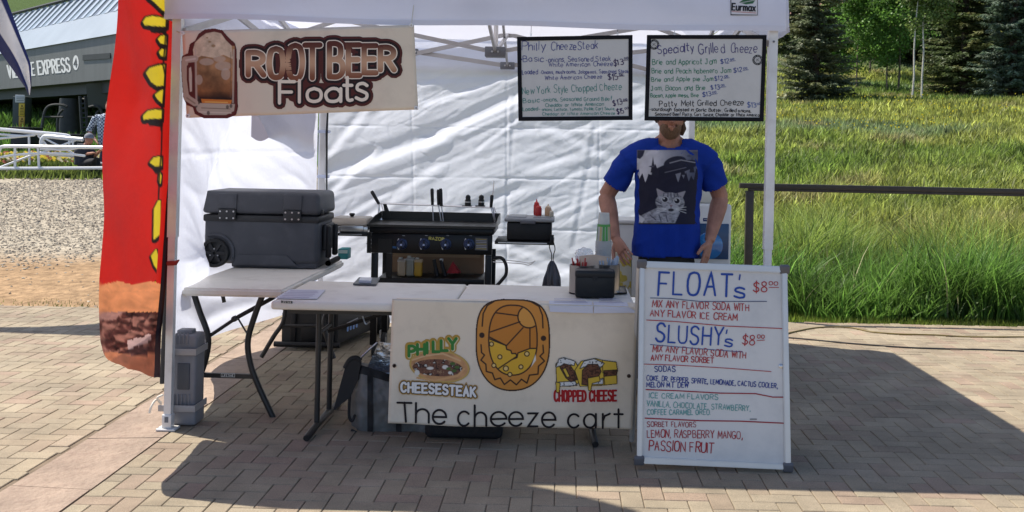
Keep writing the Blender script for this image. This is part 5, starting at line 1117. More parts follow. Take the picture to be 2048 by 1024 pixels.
p.line([(825, 720), (850, 712), (885, 708), (920, 722)], 3, (.66, .42, .22)); p.line([(834, 756), (870, 762), (915, 752), (928, 738)], 4, (.62, .34, .15))
p.build('sandwich_picture', INK, t, lambda u, v: bs.pt(u, v, .0016))
p = Pic(1107, 711, 1240, 792, 1.3); n2 = p.nz(7, 7)[..., None]; n3 = p.nz(3, 8)[..., None]
wb_ = np.zeros(p.c.shape); wb_[:] = np.where(n3 > .62, np.array((.1, .1, .1)), np.array((.62, .62, .60))); pt_ = np.zeros(p.c.shape); pt_[:] = np.where(n3 > .55, np.array((.05, .02, .012)), np.array((.14, .055, .03))); yw = (.62, .42, .05)
shapes = [([(1112, 728), (1122, 716), (1150, 722), (1160, 740), (1158, 765), (1140, 772), (1114, 768)], yw), ([(1150, 740), (1162, 722), (1190, 716), (1212, 722), (1220, 745), (1214, 770), (1160, 772)], yw), ([(1205, 720), (1232, 724), (1235, 742), (1206, 745)], yw), ([(1208, 748), (1233, 746), (1234, 768), (1210, 770)], yw), ([(1208, 741), (1234, 740), (1233, 750), (1208, 752)], pt_),
          ([(1112, 734), (1118, 718), (1128, 715), (1150, 722), (1148, 730), (1128, 728)], wb_), ([(1160, 736), (1168, 722), (1188, 717), (1208, 726), (1200, 736), (1180, 728)], wb_), ([(1118, 764), (1150, 762), (1154, 770), (1120, 772)], wb_), ([(1180, 768), (1206, 756), (1206, 768)], wb_),
          ([(1120, 734), (1128, 727), (1140, 730), (1150, 745), (1155, 758), (1142, 763), (1132, 755)], pt_), ([(1165, 740), (1176, 728), (1195, 728), (1202, 742), (1195, 755), (1184, 758), (1178, 770), (1164, 768)], pt_), ([(1126, 738), (1131, 736), (1139, 752), (1134, 754)], yw), ([(1176, 756), (1198, 752), (1200, 762), (1184, 766), (1181, 782), (1177, 780)], yw), ([(1112, 764), (1120, 766), (1118, 784), (1113, 784)], yw)]
for P_, c_ in shapes: p.poly(P_, (.02, .015, .012), grow=1.3); p.poly(P_, c_, grow=-.4)
p.build('sandwich_picture', INK, t, lambda u, v: bs.pt(u, v, .0048))
for u, v in [(789, 731), (1258, 753)]: MB().lathe(bs.pt(u, v, .002), [(.010, 0), (.010, .002), (.006, .003), (.005, 0)], 12, axis=(0, -1, 0)).build('grommet', mat('brass_dark', (.12, .08, .06), rough=.5, metal=.6), t)

# ================================================================ A-FRAME WHITEBOARD
gb = G(1275, 927, .02); gc = G(1580, 940, .02); yb_ = (gb.y+gc.y)/2; ztop = 1.0; ytop = yb_+.17; nrm = Vector((0, -(ztop), (ytop-yb_))).normalized()*1.0; nrm = Vector((0, -1, .17)).normalized()
asf = Surf((0, yb_, .02), nrm)
t = thing('sandwich_board', 'aluminium framed A-frame whiteboard listing floats and slushies, standing on the pavers', 'menu board', (asf.pt(1425, 930).x, yb_+.1, 0))
alum = mat('aluminium_frame', (.58, .57, .55), rough=.35, metal=.45, var=.05); gcap = mat('corner_grey', (.10, .10, .11), rough=.5); wb2 = mat('aframe_panel', (.60, .59, .565), rough=.3, var=.05, vscale=2, spec=.45, dirt=(.36, .37, .38, .5), dscale=3)
O_ = [(1279, 522), (1573, 533), (1581, 939), (1273, 926)]; I_ = [(1289, 536), (1562, 546), (1568, 928), (1284, 913)]
o = [asf.pt(*q) for q in O_]; i_ = [asf.pt(*q) for q in I_]
for a in range(4):
    b = (a+1) % 4; m = MB(); m.prism([o[a].lerp(o[b], .03), o[a].lerp(o[b], .97), i_[b].lerp(o[b], .0), i_[a]], nrm*.018); bmesh.ops.bevel(m.bm, geom=list(m.bm.edges), offset=.004, segments=2, affect='EDGES'); m.build('frame_bar', alum, t)
    MB().box(o[a].lerp(i_[a], .45)+nrm*.010, (.050, .026, .045), rot=(math.atan2(.17, 1)*1, 0, 0), bev=.009, seg=3).build('corner_cap', gcap, t)
MB().prism([q-nrm*.004 for q in i_], nrm*.010).build('panel', wb2, t)
m = MB(); bk_ = [Vector((o[0].x, 2*ytop-yb_+.02, .02))+Vector((0, -.2, 0)), Vector((o[1].x, 2*ytop-yb_-.18, .02))]
for a, q in ((o[0], bk_[0]), (o[1], bk_[1])): MB().tube([a+Vector((0, .02, -.02)), Vector((q.x, yb_+.42, .012))], .014, 6).build('rear_leg', alum, t)
MB().prism([o[0]+Vector((.02, .035, -.05)), o[1]+Vector((-.02, .035, -.05)), Vector((o[1].x-.02, yb_+.40, .08)), Vector((o[0].x+.02, yb_+.40, .08))], (0, .006, 0)).build('rear_panel', wb2, t)
for u, v in ((1561, 732),): MB().lathe(asf.pt(u, v, .006), [(.011, 0), (.011, .004), (.006, .007)], 14, axis=nrm).build('latch', steel, t)
ink = Ink(asf); bl, rd, te = (.022, .065, .30), (.38, .035, .035), (.10, .30, .28); O = .0085; K = dict(off=O, jit=.55)
ink.text('FLOAT', 1316, 589, 1462, 593, 45, 4.6, bl, off=O, jit=.35, slant=.03, gap=2.0); ink.text("'", 1478, 590, 1482, 590, 40, 3, bl, off=O); ink.text('s', 1468, 596, 1489, 597, 34, 4.4, bl, **K)
ink.text('$8', 1507, 584, 1533, 584, 20, 2.3, rd, **K); ink.text('00', 1537, 570, 1554, 571, 7, 1.8, rd, **K); ink.stroke([(1537, 575), (1557, 575)], 1.4, rd, O)
ink.stroke([(1300, 596), (1340, 597), (1400, 603), (1480, 603), (1533, 603)], 1.6, (.08, .09, .16), O)
ink.text('MIX ANY FLAVOR SODA WITH', 1304, 614, 1497, 622, 14, 1.9, rd, **K); ink.text('ANY FLAVOR ICE CREAM', 1300, 632, 1474, 641, 13, 1.9, rd, **K)
ink.stroke([(1293, 640), (1350, 643), (1450, 652), (1563, 657)], 1.7, rd, O)
ink.text('SLUSHY', 1312, 683, 1444, 690, 34, 4.2, bl, off=O, jit=.35, gap=1.8); ink.text("'", 1452, 690, 1456, 690, 30, 2.6, bl, off=O); ink.text('s', 1449, 693, 1464, 694, 24, 3.8, bl, **K)
ink.text('$8', 1484, 690, 1508, 691, 19, 2.3, rd, **K); ink.text('00', 1514, 676, 1528, 677, 7, 1.8, rd, **K); ink.stroke([(1513, 681), (1529, 680)], 1.4, rd, O)
ink.stroke([(1300, 689), (1380, 696), (1485, 704)], 1.5, (.08, .09, .2), O)
ink.text('MIX ANY FLAVOR SODA WITH', 1305, 703, 1491, 717, 13, 1.9, rd, **K); ink.text('ANY FLAVOR SORBET', 1302, 720, 1427, 726, 11, 1.9, rd, **K)
ink.stroke([(1288, 728), (1350, 730), (1450, 736), (1542, 743)], 1.5, rd, O)
ink.text('SODAS', 1309, 743, 1350, 743, 11, 1.8, (.02, .04, .2), **K)
ink.text('COKE, DR. PEPPER, SPRITE, LEMONADE, CACTUS COOLER,', 1293, 760, 1554, 776, 9.5, 1.7, (.02, .04, .22), **K); ink.text('MELON MT. DEW', 1293, 774, 1376, 775, 10, 1.8, (.02, .04, .22), **K)
ink.stroke([(1292, 779), (1350, 781), (1440, 786), (1510, 787), (1545, 794), (1566, 794)], 2.2, (.3, .02, .03), O)
ink.text('ICE CREAM FLAVORS', 1298, 796, 1435, 799, 10, 1.5, te, **K); ink.text('VANILLA, CHOCOLATE, STRAWBERRY,', 1293, 812, 1500, 822, 11, 1.5, te, **K); ink.text('COFFEE CARAMEL OREO.', 1294, 829, 1420, 829, 10, 1.6, te, **K)
ink.stroke([(1290, 836), (1400, 841), (1480, 842), (1566, 846)], 2.4, (.30, .02, .03), O)
ink.text('SORBET FLAVORS', 1294, 853, 1391, 854, 10, 1.5, (.3, .03, .04), **K); ink.text('LEMON, RASPBERRY MANGO,', 1294, 874, 1484, 877, 15, 1.8, (.34, .02, .03), **K); ink.text('PASSION FRUIT', 1298, 900, 1426, 905, 19, 2.3, (.36, .015, .025), **K)
ink.stroke([(1500, 838), (1512, 838)], 2.5, (.2, .2, .2), O)
ink.build('lettering', INK, t)
# ================================================================ LARGE WHEELED COOLER
ck = mat('cooler_grey', (.048, .051, .060), rough=.5, var=.12, vscale=6, spec=.4, dirt=(.12, .12, .13, .3), dscale=9); ckd = mat('cooler_dark', (.010, .0105, .012), rough=.5, var=.1); rub = mat('rubber_black', (.014, .014, .014), rough=.75, bump=.6, bscale=80); bolt = mat('steel_bright')
yc = 6.30; A_, B_ = W(406, 535, yc), W(634, 540, yc); zc = TZ+.004; top = W(520, 378, yc).z-.02; zl = W(520, 426, yc).z-.012; D = .42
t = thing('wheeled_cooler', 'large charcoal wheeled cooler standing on the left table', 'cooler', ((A_.x+B_.x)/2, yc+D/2, TZ))
m = MB().box(((A_.x+B_.x)/2, yc+D/2, (zc+.03+zl)/2), (B_.x-A_.x, D, zl-zc-.03), bev=.028, seg=3); m.build('body', ck, t)
MB().span((A_.x+.17, yc+.02, zc), (B_.x-.01, yc+D-.02, zc+.07), bev=.012).build('base', ck, t)
m = MB(); m.prism([(A_.x+.22, yc-.006, zc+.085), (B_.x-.19, yc-.006, zc+.085), (B_.x-.13, yc-.006, zc+.02), (A_.x+.19, yc-.006, zc+.02)], (0, .02, 0)); m.build('skirt_panel', ck, t)
MB().span((A_.x-.006, yc-.007, zl-.048), (B_.x+.006, yc+D+.006, zl-.002), bev=.012, seg=2).build('seal_band', ckd, t)
m = MB().box(((A_.x+B_.x)/2, yc+D/2, (zl+top)/2+.004), (B_.x-A_.x+.03, D+.03, top-zl), bev=.03, seg=4, taper=.975); m.build('lid', ck, t)
for u in (457, 587):
    hx = W(u, 405, yc).x; h = MB().span((hx-.056, yc-.030, zl-.036), (hx+.056, yc-.012, zl+.035), bev=.005).build('hinge', ckd, t)
    MB().span((hx-.058, yc-.022, zl+.037), (hx+.058, yc-.012, top-.012), bev=.004).build('hinge_cover', ck, t)
    for k in (-.042, 0, .042):
        for z in (zl-.022, zl+.020): MB().lathe((hx+k, yc-.030, z), [(.0065, 0), (.0045, .003)], 8, axis=(0, -1, 0)).build('screw', bolt, h)
wc = W(427, 513, yc-.03); wr = .092; wc.z = TZ+wr+.004
w_ = MB(); w_.lathe((wc.x, yc+.03, wc.z), [(wr*.78, 0), (wr*.97, .002), (wr, .012), (wr, .048), (wr*.96, .058), (wr*.76, .060), (wr*.74, .050)], 36, axis=(0, -1, 0), caps=False); w_ = w_.build('wheel', rub, t)
MB().lathe((wc.x, yc+.03, wc.z), [(wr*.76, 0), (wr*.76, .030), (.02, .036)], 32, axis=(0, -1, 0)).build('hub_disc', ckd, w_)
for k in range(6):
    a = k*math.pi/3; c = Vector((wc.x+math.cos(a)*wr*.42, yc-.012, wc.z+math.sin(a)*wr*.42)); MB().box(c, (wr*.66, .018, .022), rot=(0, -a, 0), bev=.004).build('spoke', ckd, w_)
    if k % 2: MB().lathe((wc.x+math.cos(a+.5)*wr*.3, yc-.022, wc.z+math.sin(a+.5)*wr*.3), [(.0055, 0), (.004, .003)], 8, axis=(0, -1, 0)).build('screw', bolt, w_)
m = MB(); arc = [(wc.x+(wr+.022)*math.cos(R(a)), wc.z+(wr+.022)*math.sin(R(a))) for a in range(-20, 115, 12)]
m.tube([(x, yc-.004, z) for x, z in arc], .012, 6); m.build('wheel_arch', ck, t)
MB().span((A_.x+.004, yc+.035, zc+.02), (wc.x+.11, yc+.12, wc.z+.10), bev=.02).build('wheel_well', ckd, t)
# side handle
hx = B_.x+.005
MB().span((hx, yc+.10, zl-.23), (hx+.03, yc+.32, zl-.06), bev=.01).build('handle_mount', ckd, t)
for yy in (yc+.12, yc+.30): MB().span((hx+.02, yy-.022, zc+.06), (hx+.055, yy+.022, zl-.07), bev=.012).build('handle_rail', blackp, t); MB().tube([(hx+.045, yc+.08, zc+.03), (hx+.045, yc+.36, zc+.03)], .018, 10).build('handle_grip', blackp, t)
MB().span((hx-.002, yc+.03, zl+.006), (hx+.016, yc+.07, zl+.04), bev=.004).build('lid_notch', ckd, t)

# teal box behind the cooler, on the left table
bx = W(684, 515, 6.85); o = thing('tea_box', 'small teal carton behind the large cooler on the left table', 'box', (bx.x, 6.92, TZ)); MB().span((bx.x-.035, 6.88, TZ+.003), (bx.x+.03, 7.0, TZ+.075), bev=.003).build('carton', mat('teal_card', (.03, .25, .25), rough=.5), o); MB().span((bx.x-.036, 6.876, TZ+.045), (bx.x+.031, 6.879, TZ+.068)).build('stripe', mat('pale_card', (.5, .6, .55), rough=.5), o)

# ================================================================ GRIDDLE
gk = mat('griddle_black', (.006, .006, .0065), rough=.4, var=.2, vscale=12, spec=.3); gtop = mat('griddle_plate', (.010, .009, .008), rough=.35, metal=.2, var=.3, vscale=8)
gy = 7.05; g0 = W(742, 500, gy); g1 = W(984, 500, gy); zf = W(860, 452, gy).z; xg0, xg1 = g0.x, g1.x
t = thing('griddle_station', 'black four burner outdoor griddle on a wheeled cart inside the tent', 'griddle', ((xg0+xg1)/2, gy+.25, 0))
zp0, zp1 = W(860, 508, gy).z, W(860, 468, gy).z
MB().span((xg0, gy, zp0), (xg1, gy+.03, zp1), bev=.006).build('control_panel', gk, t)
m = MB(); m.span((xg0-.01, gy-.03, zp1+.004), (xg1+.01, gy+.50, zf-.012), bev=.005); m.build('burner_box', gk, t)
m = MB(); pz = zf-.01
m.span((xg0-.02, gy-.045, pz), (xg1+.02, gy+.52, pz+.010)); m.build('plate', gtop, t)
MB().span((xg0-.02, gy-.05, pz+.0), (xg1+.02, gy-.044, pz+.018)).build('front_lip', gtop, t); MB().span((xg0-.02, gy+.521, pz), (xg1+.02, gy+.527, pz+.075)).build('back_splash', gtop, t)
for x in (xg0-.024, xg1+.02): 
    m = MB(); m.prism([(x, gy-.045, pz+.001), (x, gy+.52, pz+.001), (x, gy+.52, pz+.075), (x, gy+.25, pz+.06), (x, gy-.045, pz+.018)], (.004, 0, 0)); m.build('side_splash', gtop, t)
knob = mat('knob_blue', (.02, .035, .09), rough=.3, metal=.4)
for u in (804, 849, 892, 938):
    c = W(u, 488, gy); k_ = MB().lathe((c.x, gy, c.z), [(.040, 0), (.038, .006), (.030, .008), (.028, .030), (.024, .034)], 24, axis=(0, -1, 0)).build('knob', knob, t)
    MB().box((c.x, gy-.036, c.z), (.012, .008, .052), bev=.003).build('grip', gk, k_)
    MB().lathe((c.x, gy-.041, c.z-.003), [(.008, 0), (.006, .002)], 10, axis=(0, -1, 0)).build('cap', mat('knob_light', (.35, .42, .6), rough=.3), k_)
ps = Surf((0, gy, 0), (0, -1, 0)); ink = Ink(ps)
for u in (804, 849, 892, 938):
    ink.stroke([(u-9+2*abs(k-4)/4*0-4*math.cos((k-4)/4*1.1)+4, 488+(k-4)*2.6) for k in range(9)], 2.2, (.6, .6, .6), .0015); ink.stroke([(u+1, 471), (u+6, 471.3)], 1, (.5, .5, .5), .0015)
ink.text('RAZOR', 858, 479.5, 888, 481, 5.5, 1.5, (.55, .5, .12), .002); ink.poly([(950, 475), (975, 476), (975, 501), (950, 500)], (.10, .10, .11), .001)
for k in range(7): ink.stroke([(952, 478+k*3.2), (973, 478.8+k*3.2)], 1.0, (.4, .4, .42) if k % 3 else (.5, .42, .1), .002)
ink.poly([(781, 492), (793, 493), (793, 497), (781, 496)], (.03, .10, .25), .001)
ink.build('print', INK, t)
# cart frame
zs_ = W(860, 552, gy).z-.02
for x in (xg0, xg1-.05):
    for y in (gy+.005, gy+.45): MB().span((x+.002, y, .10), (x+.048, y+.03, zp0-.002), bev=.003).build('leg', gk, t)
MB().span((xg0+.05, gy+.006, zs_-.045), (xg1-.052, gy+.45, zs_), bev=.004).build('bottom_shelf', gk, t)
MB().span((xg0+.11, gy+.0, zs_+.002), (xg0+.15, gy+.02, zp0-.002)).build('door_bar', gk, t)
MB().span((xg0+.152, gy+.0, zp0+.001), (xg0+.05, gy-.006, zp0+.10)).build('drawer_front', gk, t)
cs2 = Surf((0, gy+.004, 0), (0, -1, 0)); ik = Ink(cs2)
ik.stroke([(734, 484), (737, 479), (742, 479), (745, 484)], 1.6, (.55, .55, .55), .001); ik.stroke([(733, 487), (746, 487.5)], 2, (.55, .55, .55), .001); ik.stroke([(735, 493), (740, 496), (744, 494)], 1.3, (.3, .3, .3), .001)
MB().span((xg0-.03, gy-.0, W(0, 499, gy).z+.03), (xg0-.002, gy+.03, zp1)).build('hook_plate', gk, t); ik.build('emblem', INK, t)
for x in (xg0+.03, xg1-.04):
    for y in (gy+.06, gy+.42):
        c_ = MB().lathe((x-.015, y, .058), [(.056, 0), (.056, .03)], 22, axis=(1, 0, 0)).build('caster', rub, t); MB().lathe((x-.017, y, .058), [(.030, 0), (.024, .034)], 14, axis=(1, 0, 0)).build('rim', mat('caster_grey', (.3, .3, .3), rough=.4, metal=.5), c_)
        MB().span((x-.03, y-.02, .075), (x-.02, y+.02, .13)).build('fork', bolt, c_)
# side shelves
for (u0, u1, v, lab) in ((988, 1108, 482, 0), (676, 738, 464, 1)):
    a, b = W(u0, v, gy+.02), W(u1, v, gy+.02); zz = W(u0 if lab else 1060, 484 if not lab else 466, gy).z
    MB().span((a.x+(.004 if not lab else 0), gy+.02, zz-.022), (b.x-(.0 if not lab else .012), gy+.42, zz), bev=.004).build('side_shelf', gk, t)
    MB().span((a.x+(.03 if not lab else .01), gy+.012, zz-.014), (b.x-.05, gy+.018, zz-.006)).build('shelf_trim', bolt, t)
shz = W(1060, 484, gy).z; lhz = W(676, 466, gy).z
# wire warming rack behind the plate
ry = gy+.49; r0, r1 = W(757, 407, ry), W(986, 416, ry); rr = .004
rk = MB()
for dy in (0, .05, .10): rk.tube([r0+Vector((0, dy, 0)), r1+Vector((0, dy, 0))], rr, 5)
for k in range(46): q = r0.lerp(r1, k/45); rk.tube([q, q+Vector((0, .10, 0))], .002, 4)
rk.build('wire_rack', bolt, t)
for e in (r0, r1):
    MB().tube([e, (e.x+.02, ry, pz+.02)], .006, 6).build('rack_post', bolt, t); MB().tube([e+Vector((0, .1, 0)), (e.x+.045, ry+.05, pz+.02)], .006, 6).build('rack_post', bolt, t)
MB().prism([(r0.x+.03, ry+.02, r0.z), (r0.x+.055, ry+.02, r0.z), (r0.x+.095, ry+.02, pz+.03), (r0.x+.05, ry+.02, pz+.03)], (0, .004, 0)).build('rack_brace', gtop, t)
hs = Surf((0, gy+.03, 0), (0, -1, 0))
MB().tube(catmull([hs.pt(986, 516), hs.pt(1003, 516), hs.pt(1012, 530), hs.pt(1012, 548), hs.pt(1004, 560), hs.pt(990, 575)], 6), .012, 8).build('gas_hose', rub, t)
MB().tube(catmull([hs.pt(986, 524), hs.pt(1040, 527), hs.pt(1058, 530), hs.pt(1070, 522), hs.pt(1066, 524), hs.pt(1056, 526), hs.pt(1030, 522), hs.pt(986, 519)], 4), .0035, 6).build('side_hook', bolt, t)

def utensil(label, p0, p1, Yu, wf, kind='spatula', hl=.12, frac=.0):
    a, b = hs_.pt(*p0), hs_.pt(*p1)
hs_ = Surf((0, ry-.02, 0), (0, -1, 0))
def utensil(label, hu0, hv0, hu1, hv1, eu, ev, wide=.0, n=1):
    a, b, c = hs_.pt(hu0, hv0), hs_.pt(hu1, hv1), hs_.pt(eu, ev)
    t = thing('spatula', label, 'utensil', b, 'grill tools on the wire rack'); MB().tube([a, a.lerp(b, .1), a.lerp(b, .5), b], [.010, .014, .013, .011], 10).build('handle', blackp, t)
    MB().tube([b, c], .0045, 6).build('shaft', steel, t)
    if wide: MB().box(c+Vector((0, 0, -.012)), (wide, .003, .05), bev=.001).build('blade', steel, t)
utensil('black handled spatula leaning left off the left end of the rack', 743, 382, 758, 408, 755, 440, .07)
utensil('single tong handle standing left of the pair on the rack', 864, 377, 865, 410, 867, 450)
utensil('black handle on the left of the close pair of tools', 877, 379, 877, 410, 882, 442)
utensil('black handle on the right of the close pair of tools', 881, 377, 883, 412, 888, 452)
utensil('black handle at the right end of the wire rack', 984, 390, 982, 415, 990, 445)
MB0 = hs_.pt(985, 392); o = thing('thermometer_probe', 'thin steel probe rising above the right handle of the rack', 'utensil', MB0); MB().tube([MB0, hs_.pt(988, 362)], .005, 6).build('probe', steel, o)
for i, u in enumerate((934, 961)):
    c = hs_.pt(u, 413); o = thing('pepper_mill', ['left black grinder on the rack', 'right black grinder on the rack'][i], 'grinder', c); MB().lathe((c.x, ry+.05, c.z+.004), [(.024, 0), (.024, .035), (.018, .05), (.020, .06), (.016, .075), (.004, .082)], 16).build('body', blackp, o); MB().lathe((c.x, ry+.05, c.z+.028), [(.0245, 0), (.0245, .006)], 16).build('band', steel, o); MB().span((c.x-.045, ry+.02, c.z-.002), (c.x+.03, ry+.09, c.z+.003), bev=.002).build('tray', blackp, o)
# steel lidded pan on left shelf
a, b = W(678, 462, gy+.05), W(730, 462, gy+.05)
o = thing('steel_pan', 'steel roasting pan with a domed tan lid on the left griddle shelf', 'pan', ((a.x+b.x)/2, gy+.2, lhz)); X0_, X1_ = W(655, 462, gy+.05).x, W(736, 462, gy+.05).x
MB().span((X0_, gy+.05, lhz+.002), (X1_, gy+.35, lhz+.045), bev=.006).build('tray', steel, o); MB().box(((X0_+X1_)/2, gy+.2, lhz+.075), (X1_-X0_, .30, .055), bev=.014, taper=.86, seg=3).build('lid', mat('lid_tan', (.33, .29, .24), rough=.35, metal=.5, var=.1), o); MB().lathe((W(704, 440, gy+.2).x, gy+.2, lhz+.103), [(.010, 0), (.022, .018), (.018, .026)], 14).build('knob', blackp, o); MB().span((X0_+.10, gy+.035, lhz+.01), (X1_-.03, gy+.048, lhz+.05), bev=.004).build('front_plate', steel, o)
# black bin with lid on right shelf
a, b = W(1008, 482, gy+.06), W(1108, 482, gy+.06); o = thing('food_bin', 'black plastic food bin with a grey lid on the right griddle shelf', 'bin', ((a.x+b.x)/2, gy+.2, shz)); cx = (a.x+b.x)/2; wbn = b.x-a.x
zt_ = W(1060, 444, gy+.06).z
MB().box((cx, gy+.21, (shz+zt_)/2), (wbn*.90, .30, zt_-shz-.004), bev=.012, seg=3).build('tub', blackp, o); li = MB().box((cx, gy+.21, zt_+.014), (wbn, .345, .028), bev=.01, seg=3).build('lid', mat('bin_lid_grey', (.27, .28, .29), rough=.4, trans=.1), o)
MB().span((cx-.065, gy+.026, zt_-.012), (cx+.045, gy+.038, zt_+.012), bev=.004).build('latch', mat('bin_lid_dark', (.09, .09, .1), rough=.4), li)
for k in (-.09, .09): MB().box((cx+k, gy+.21, zt_+.031), (.13, .24, .008), bev=.003).build('lid_panel', mat('bin_lid_grey'), li)
def bottle(label, u, v, Y, z, r, h, col, cap, nm='squeeze_bottle', trans=.3, grp='squeeze bottles'):
    x = W(u, v, Y).x; o = thing(nm, label, 'bottle', (x, Y, z), grp); MB().lathe((x, Y, z), [(r*.92, 0), (r, .01), (r, h*.62), (r*.8, h*.70)], 18).build('body', mat(nm+'_'+str(u), col, rough=.35, trans=trans), o)
    MB().lathe((x, Y, z+h*.70), [(r*.82, 0), (r*.82, h*.08), (r*.3, h*.16), (r*.12, h*.32)], 14).build('cap', mat(nm+'_cap_'+str(u), cap, rough=.4), o); return o
zb_ = zt_+.036
bottle('red ketchup bottle behind the other red one on the bin lid', 1073, 420, gy+.28, zb_, .022, .115, (.5, .02, .02), (.5, .015, .015)); bottle('red ketchup bottle in front on the bin lid', 1077, 425, gy+.22, zb_, .024, .085, (.45, .02, .02), (.5, .02, .015)); bottle('tan sauce bottle on the bin lid', 1096, 430, gy+.22, zb_, .024, .085, (.55, .36, .22), (.6, .45, .3))
bottle('short pale sauce bottle at the bin edge', 1103, 434, gy+.14, zb_, .016, .05, (.55, .5, .4), (.6, .55, .45))
# black hanging bag
o = thing('hanging_bag', 'crumpled black plastic bag hanging from the right griddle shelf', 'bag', W(1103, 566, gy)); bsf = Surf((0, gy-.01, 0), (0, -1, 0))
V = []; NA = 40
def bagp(i, j):
    cx = 1104; w = np.interp(j, [0, .15, .6, 1], [3, 7, 14, 17]); a = i*2*math.pi; k = 1+.22*math.sin(a*7+j*3)+.12*math.sin(a*13); c = bsf.pt(cx, 522+58*j); q = w/1990*gy*k; return (c.x+q*math.cos(a), c.y+q*.6*math.sin(a), c.z)
gridmesh('bag', bagp, 80, 14, mat('bag_black', (.03, .032, .045), rough=.28, spec=.7), o); MB().tube(catmull([bsf.pt(1100, 484), bsf.pt(1099, 495), bsf.pt(1103, 508), bsf.pt(1103, 524)], 5), .004, 6).build('strap', blackp, o); MB().tube(catmull([bsf.pt(1107, 484), bsf.pt(1110, 498), bsf.pt(1107, 510), bsf.pt(1106, 524)], 5), .004, 6).build('strap', blackp, o)
MB().box(bsf.pt(1104, 478), (.025, .02, .06), bev=.004).build('clip', blackp, o)
# bottles and box on the griddle's lower shelf
by_ = gy+.12
for i, (u, col, lb_) in enumerate([(804, (.62, .50, .34), 'square jug of pale tan sauce, leftmost of three'), (821, (.42, .42, .34), 'square jug of clear oil, middle and tallest of three'), (837, (.66, .42, .06), 'square jug of yellow oil, rightmost of three')]):
    x = W(u, 530, by_).x; hgt = (.135, .148, .135)[i]; o = thing('oil_jug', lb_+' on the lower griddle shelf', 'jug', (x, by_, zs_), 'jugs on the griddle shelf'); MB().box((x, by_, zs_+hgt*.42), (.056, .056, hgt*.82), bev=.012, seg=3).build('body', mat('jug_%d' % i, col, rough=.3, trans=.45), o); MB().box((x, by_, zs_+hgt*.83), (.060, .056, .022), bev=.006).build('shoulder', mat('jug_top_%d' % i, tuple(np.array(col)*.6+.3), rough=.35, trans=.4), o); MB().lathe((x-.01, by_, zs_+hgt*.89), [(.014, 0), (.014, .014)], 12).build('cap', mat('jug_cap', (.6, .58, .5), rough=.5), o)
a, b = W(783, 505, gy+.33), W(966, 548, gy+.33); o = thing('cardboard_box', 'brown cardboard box at the back of the lower griddle shelf', 'box', ((a.x+b.x)/2, gy+.38, zs_)); MB().span((a.x, gy+.31, zs_+.002), (b.x, gy+.44, zp0-.01), bev=.003).build('carton', mat('cardboard', (.27, .17, .10), rough=.9, var=.1), o)
MB().span((a.x+.02, gy+.305, zs_+.12), (b.x-.02, gy+.309, zs_+.16)).build('tape', mat('tape_brown', (.33, .22, .12), rough=.4), o)
ls_ = Surf((0, gy+.15, 0), (0, -1, 0))
for i, (p0, p1) in enumerate([((868, 519), (874, 552)), ((882, 520), (890, 552))]):
    o = thing('grill_scraper', ['left dark scraper handle leaning on the shelf', 'right scraper handle with the white tip on the shelf'][i], 'utensil', ls_.pt(*p1), 'scrapers on the shelf'); MB().tube([ls_.pt(*p0), ls_.pt(*p1)], [.013, .017], 8).build('handle', blackp, o)
    if i: MB().box(ls_.pt(883, 520), (.026, .02, .02), bev=.004).build('tip', mat('sign_white'), o)
o = thing('red_cloth', 'folded red cloth on the lower griddle shelf', 'cloth', ls_.pt(905, 547)); MB().prism([ls_.pt(893, 546), ls_.pt(905, 524), ls_.pt(921, 546)], (0, .05, 0)).build('cloth', mat('cloth_red', (.32, .02, .025), rough=.8, var=.2), o)
MB().prism([ls_.pt(900, 546), ls_.pt(910, 533), ls_.pt(918, 546)], (0, -.02, 0)).build('fold', mat('cloth_red'), o)

# ================================================================ BLACK COOLER ON THE GROUND BEHIND
by0 = 7.35; a, b = W(560, 700, by0), W(672, 700, by0); o = thing('black_cooler', 'black wheeled cooler on the pavers behind the front table legs', 'cooler', ((a.x+b.x)/2, by0+.3, 0))
zt2 = W(620, 606, by0).z; dx = .06
m = MB(); m.prism([(a.x, by0, .03), (b.x, by0, .03), (b.x+.22, by0+.75, .05), (a.x+.22, by0+.75, .05)], (0, 0, zt2-.09)); bmesh.ops.bevel(m.bm, geom=list(m.bm.edges), offset=.02, segments=2, affect='EDGES'); m.build('body', ckd, o)
m = MB(); m.prism([(a.x-.01, by0-.01, zt2-.055), (b.x+.01, by0-.01, zt2-.055), (b.x+.23, by0+.76, zt2-.055), (a.x+.21, by0+.76, zt2-.055)], (0, 0, .055)); bmesh.ops.bevel(m.bm, geom=list(m.bm.edges), offset=.012, segments=2, affect='EDGES'); m.build('lid', ckd, o)
MB().tube([(a.x-.03, by0-.05, .045), (b.x+.04, by0-.05, .045)], .02, 10).build('handle', blackp, o)
for x in (a.x+.10, b.x-.09): MB().span((x-.02, by0-.03, .05), (x+.02, by0-.012, zt2-.07), bev=.005).build('strap_rail', blackp, o)
MB().span(((a.x+b.x)/2-.05, by0-.025, .06), ((a.x+b.x)/2+.09, by0-.008, .19), bev=.01).build('drain_panel', blackp, o)
for k in range(2):
    w_ = MB().lathe((b.x+.19+.01, by0+.66, .085), [(.085, 0), (.085, .05)], 26, axis=(1, -.28, 0)) if k == 0 else None
    if w_: w_ = w_.build('wheel', rub, o)
lbs = Ink(Surf((b.x+.06, by0+.2, 0), Vector((.96, -.28, 0)))); 
for k, (u, v) in enumerate([(690, 655), (696, 652), (702, 650), (708, 647)]): lbs.stroke([(u, v+6), (u+1, v-6)], 3.5, (.25, .4, .7), .022); 
lbs.stroke([(689, 646), (710, 636)], 2, (.4, .4, .42), .022); lbs.build('lettering', INK, o)

